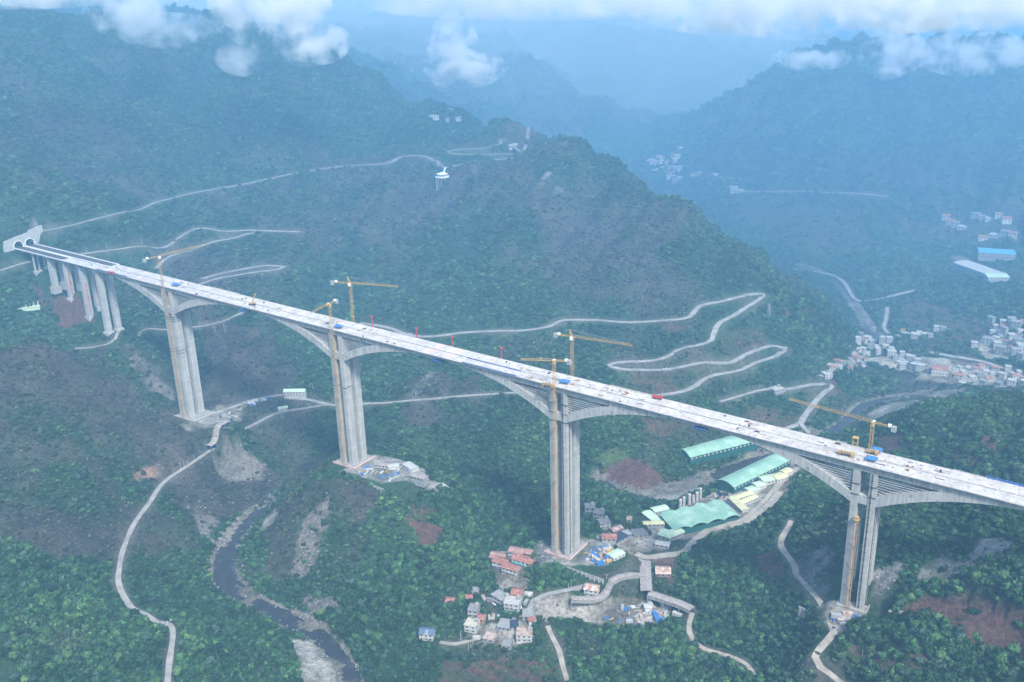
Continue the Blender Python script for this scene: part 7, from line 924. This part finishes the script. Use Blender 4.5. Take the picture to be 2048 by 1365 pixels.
S2=scatter(190000,1180,1950,2.3,2,.78,1.6); gn_scatter('hillside_scrub','mixed green and brown scrub covering the far bank mountains','shrubs',S2,PRO,2)
S3=scatter(90000,1950,3400,4.2,3,.72,1.4); gn_scatter('distant_scrub','hazy green scrub on the distant mountain faces','shrubs',S3,PRO,3)
print('scatter',len(S1[0]),len(S2[0]),len(S3[0]))
# the nearest trees, one by one
TM=[]
for i,(n,ls,sq,lb) in enumerate(((420,.13,1.0,6),(380,.14,1.15,7),(460,.12,.9,8),(360,.13,1.35,5),(400,.15,.8,7))):
    me=leafmesh('crown',n,60+i,ls,sq,True,lb); me.materials.append(LMO); tb=MB(); tb.cyl(0,0,.07,-.55,.35,7,0,.045)
    for k in range(3): a=k*2.1+i; tb.bar((0,0,.1),(.32*math.cos(a),.32*math.sin(a),.55),.04)
    tm=tb.mesh('trunk'); tm.materials.append(M['bark']); TM.append((me,tm))
r=np.random.RandomState(21); N_=30000; gx=r.uniform(100,1000,N_); gy=r.uniform(-420,420,N_); zz=gz(gx,gy); dd=np.sqrt((gx-CX)**2+(gy-CY)**2+(zz-CZ)**2)
k=inview(gx,gy,zz,1.0)&(dd<900); gx,gy,zz,dd=gx[k],gy[k],zz[k],dd[k]; cv_=covers(gx,gy); tc=cv_['tree']&~(cv_['soil']|cv_['soilt']|cv_['dirt']|cv_['gravel']|cv_['rock']); k=tc&nearmask(gx,gy); gx,gy,zz,dd=gx[k],gy[k],zz[k],dd[k]
o=np.argsort(dd+r.rand(len(dd))*150); keep=[]
for i in o:
    if all((gx[i]-gx[j])**2+(gy[i]-gy[j])**2>42 for j in keep): keep.append(i)
    if len(keep)>=300: break
REG=[('tree in the wood at the lower left corner','trees of the lower left wood'),('tree in the wood between the village and the river','trees between village and river'),('tree of the thick grove right of the conveyor','trees of the grove right of the conveyor'),('tree in the wood along the bottom edge below the yard','trees along the bottom edge'),('tree on the slope in the lower right corner','trees of the lower right slope')]
TP_=[P for k_,P in DATA['COVER'] if k_=='tree'][:5]
for i in keep:
    x,y=gx[i],gy[i]; ri=0; best=1e9
    for q,P in enumerate(TP_):
        c=np.array(P).mean(0); d=np.hypot(*(c-(x,y)))
        if inpoly(np.array([x]),np.array([y]),P)[0]: d=0
        if d<best: best=d;ri=q
    s=r.uniform(2.6,4.9); z=float(zz[i]); cm,tm=TM[r.randint(5)]
    ci=r.choice([0,1,1,2,2,3,4]); lab=('small ' if s<3.3 else 'large ' if s>4.2 else '')+['very dark green ','dark green ','mid green ','light green ','grey green '][ci]+REG[ri][0]
    T=thing('broadleaf_tree',lab,'tree',(x,y,z),r.rand()*6.28,REG[ri][1]); T.scale=(s,s,s*r.uniform(.9,1.15))
    oc=bpy.data.objects.new('crown',cm); COL.objects.link(oc); oc.parent=T; oc.location=(0,0,.35); c=PAL[ci]*r.uniform(.75,1.25); oc.color=(c[0],c[1],c[2],1)
    ot=bpy.data.objects.new('trunk',tm); COL.objects.link(ot); ot.parent=T; ot.location=(0,0,.3)
print('trees',len(keep))
# ---------------------------------------------------------------- clouds and haze
def cloudmat(i,dens):
    m=bpy.data.materials.new('cloud'); m.use_nodes=True; N=m.node_tree.nodes;L=m.node_tree.links; N.remove(N['Principled BSDF']); pv=N.new('ShaderNodeVolumePrincipled'); pv.inputs['Color'].default_value=(1,.99,.96,1); pv.inputs['Anisotropy'].default_value=.1
    tc=N.new('ShaderNodeTexCoord'); le=N.new('ShaderNodeVectorMath'); le.operation='LENGTH'; L.new(tc.outputs['Object'],le.inputs[0])
    g=N.new('ShaderNodeNewGeometry'); t=N.new('ShaderNodeTexNoise'); t.inputs['Scale'].default_value=.016; t.inputs['Detail'].default_value=6; t.inputs['Roughness'].default_value=.62; L.new(g.outputs['Position'],t.inputs['Vector'])
    t2=N.new('ShaderNodeTexNoise'); t2.inputs['Scale'].default_value=.045; t2.inputs['Detail'].default_value=5; L.new(g.outputs['Position'],t2.inputs['Vector']); t.inputs['Distortion'].default_value=.6
    a2=N.new('ShaderNodeMath'); a2.operation='MULTIPLY_ADD'; a2.inputs[1].default_value=.45; L.new(t2.outputs[0],a2.inputs[0]); L.new(t.outputs[0],a2.inputs[2])
    s=N.new('ShaderNodeMath'); s.operation='MULTIPLY_ADD'; s.inputs[1].default_value=7.5; s.inputs[2].default_value=-5.0; L.new(a2.outputs[0],s.inputs[0])
    d=N.new('ShaderNodeMath'); d.operation='SUBTRACT'; L.new(s.outputs[0],d.inputs[0]); L.new(le.outputs['Value'],d.inputs[1])
    r=N.new('ShaderNodeMapRange'); r.inputs[1].default_value=-.3; r.inputs[2].default_value=1.5; r.inputs[3].default_value=0; r.inputs[4].default_value=dens; L.new(d.outputs[0],r.inputs[0]); L.new(r.outputs[0],pv.inputs['Density']); L.new(pv.outputs[0],N['Material Output'].inputs['Volume']); m.cycles.volume_step_rate=1.0 if hasattr(m,'cycles') else 1; return m
CM={}
for i,(c,(hw,hh_),lab,dn) in enumerate(DATA['CLOUDS']):
    bm=bmesh.new(); bmesh.ops.create_icosphere(bm,subdivisions=3,radius=1.0); me=bpy.data.meshes.new('cloud'); bm.to_mesh(me); bm.free()
    if dn not in CM: CM[dn]=cloudmat(i,.07*dn)
    o=link('cloud',me,CM[dn]); o.location=c; a=math.atan2(RGT[1],RGT[0]); o.rotation_euler=(0,0,a); o.scale=(hw*1.55,max(80,min(hw,170)),hh_*1.6); tag(o,lab,'cloud')
mb=MB(); bm=bmesh.new(); bmesh.ops.create_icosphere(bm,subdivisions=3,radius=1.0); me=bpy.data.meshes.new('mist'); bm.to_mesh(me); bm.free(); mm=bpy.data.materials.new('mist'); mm.use_nodes=True; N=mm.node_tree.nodes; N.remove(N['Principled BSDF']); pv=N.new('ShaderNodeVolumePrincipled')
pv.inputs['Color'].default_value=(.98,.98,.92,1); pv.inputs['Density'].default_value=.00030; mm.node_tree.links.new(pv.outputs[0],N['Material Output'].inputs['Volume'])
o=link('mist',me,mm); tag(o,'pale bright mist filling the distant valleys between the far ranges',kind='stuff'); fd=Vector((FWD[0],FWD[1],0)).normalized(); c=Vector((CX,CY,0))+fd*4600+Vector((RGT[0],RGT[1],0))*-850; o.location=(c.x,c.y,150); o.rotation_euler=(0,0,math.atan2(fd.y,fd.x)); o.scale=(2100,2300,700)
bm=bmesh.new(); bmesh.ops.create_icosphere(bm,subdivisions=3,radius=1.0); me=bpy.data.meshes.new('mist'); bm.to_mesh(me); bm.free(); mm=bpy.data.materials.new('blue_mist'); mm.use_nodes=True; N=mm.node_tree.nodes; N.remove(N['Principled BSDF']); pv=N.new('ShaderNodeVolumePrincipled')
pv.inputs['Color'].default_value=(.26,.64,1,1); pv.inputs['Density'].default_value=.00034; mm.node_tree.links.new(pv.outputs[0],N['Material Output'].inputs['Volume'])
o=link('mist',me,mm); tag(o,'thin blue mist lying over the slopes beyond the bridge',kind='stuff'); c=Vector((CX,CY,0))+fd*1560; o.location=(c.x,c.y,100); o.rotation_euler=(0,0,math.atan2(fd.y,fd.x)); o.scale=(640,2600,900)
hz=MB(); hz.box(-7600,5300,-1600,9600,-330,560)
me=hz.mesh('haze'); hm=bpy.data.materials.new('haze'); hm.use_nodes=True; N=hm.node_tree.nodes; N.remove(N['Principled BSDF']); pv=N.new('ShaderNodeVolumePrincipled')
pv.inputs['Color'].default_value=(.34,.69,1.0,1); pv.inputs['Density'].default_value=.00022; pv.inputs['Anisotropy'].default_value=0
hm.node_tree.links.new(pv.outputs[0],N['Material Output'].inputs['Volume']); tag(link('haze',me,hm),kind='stuff')
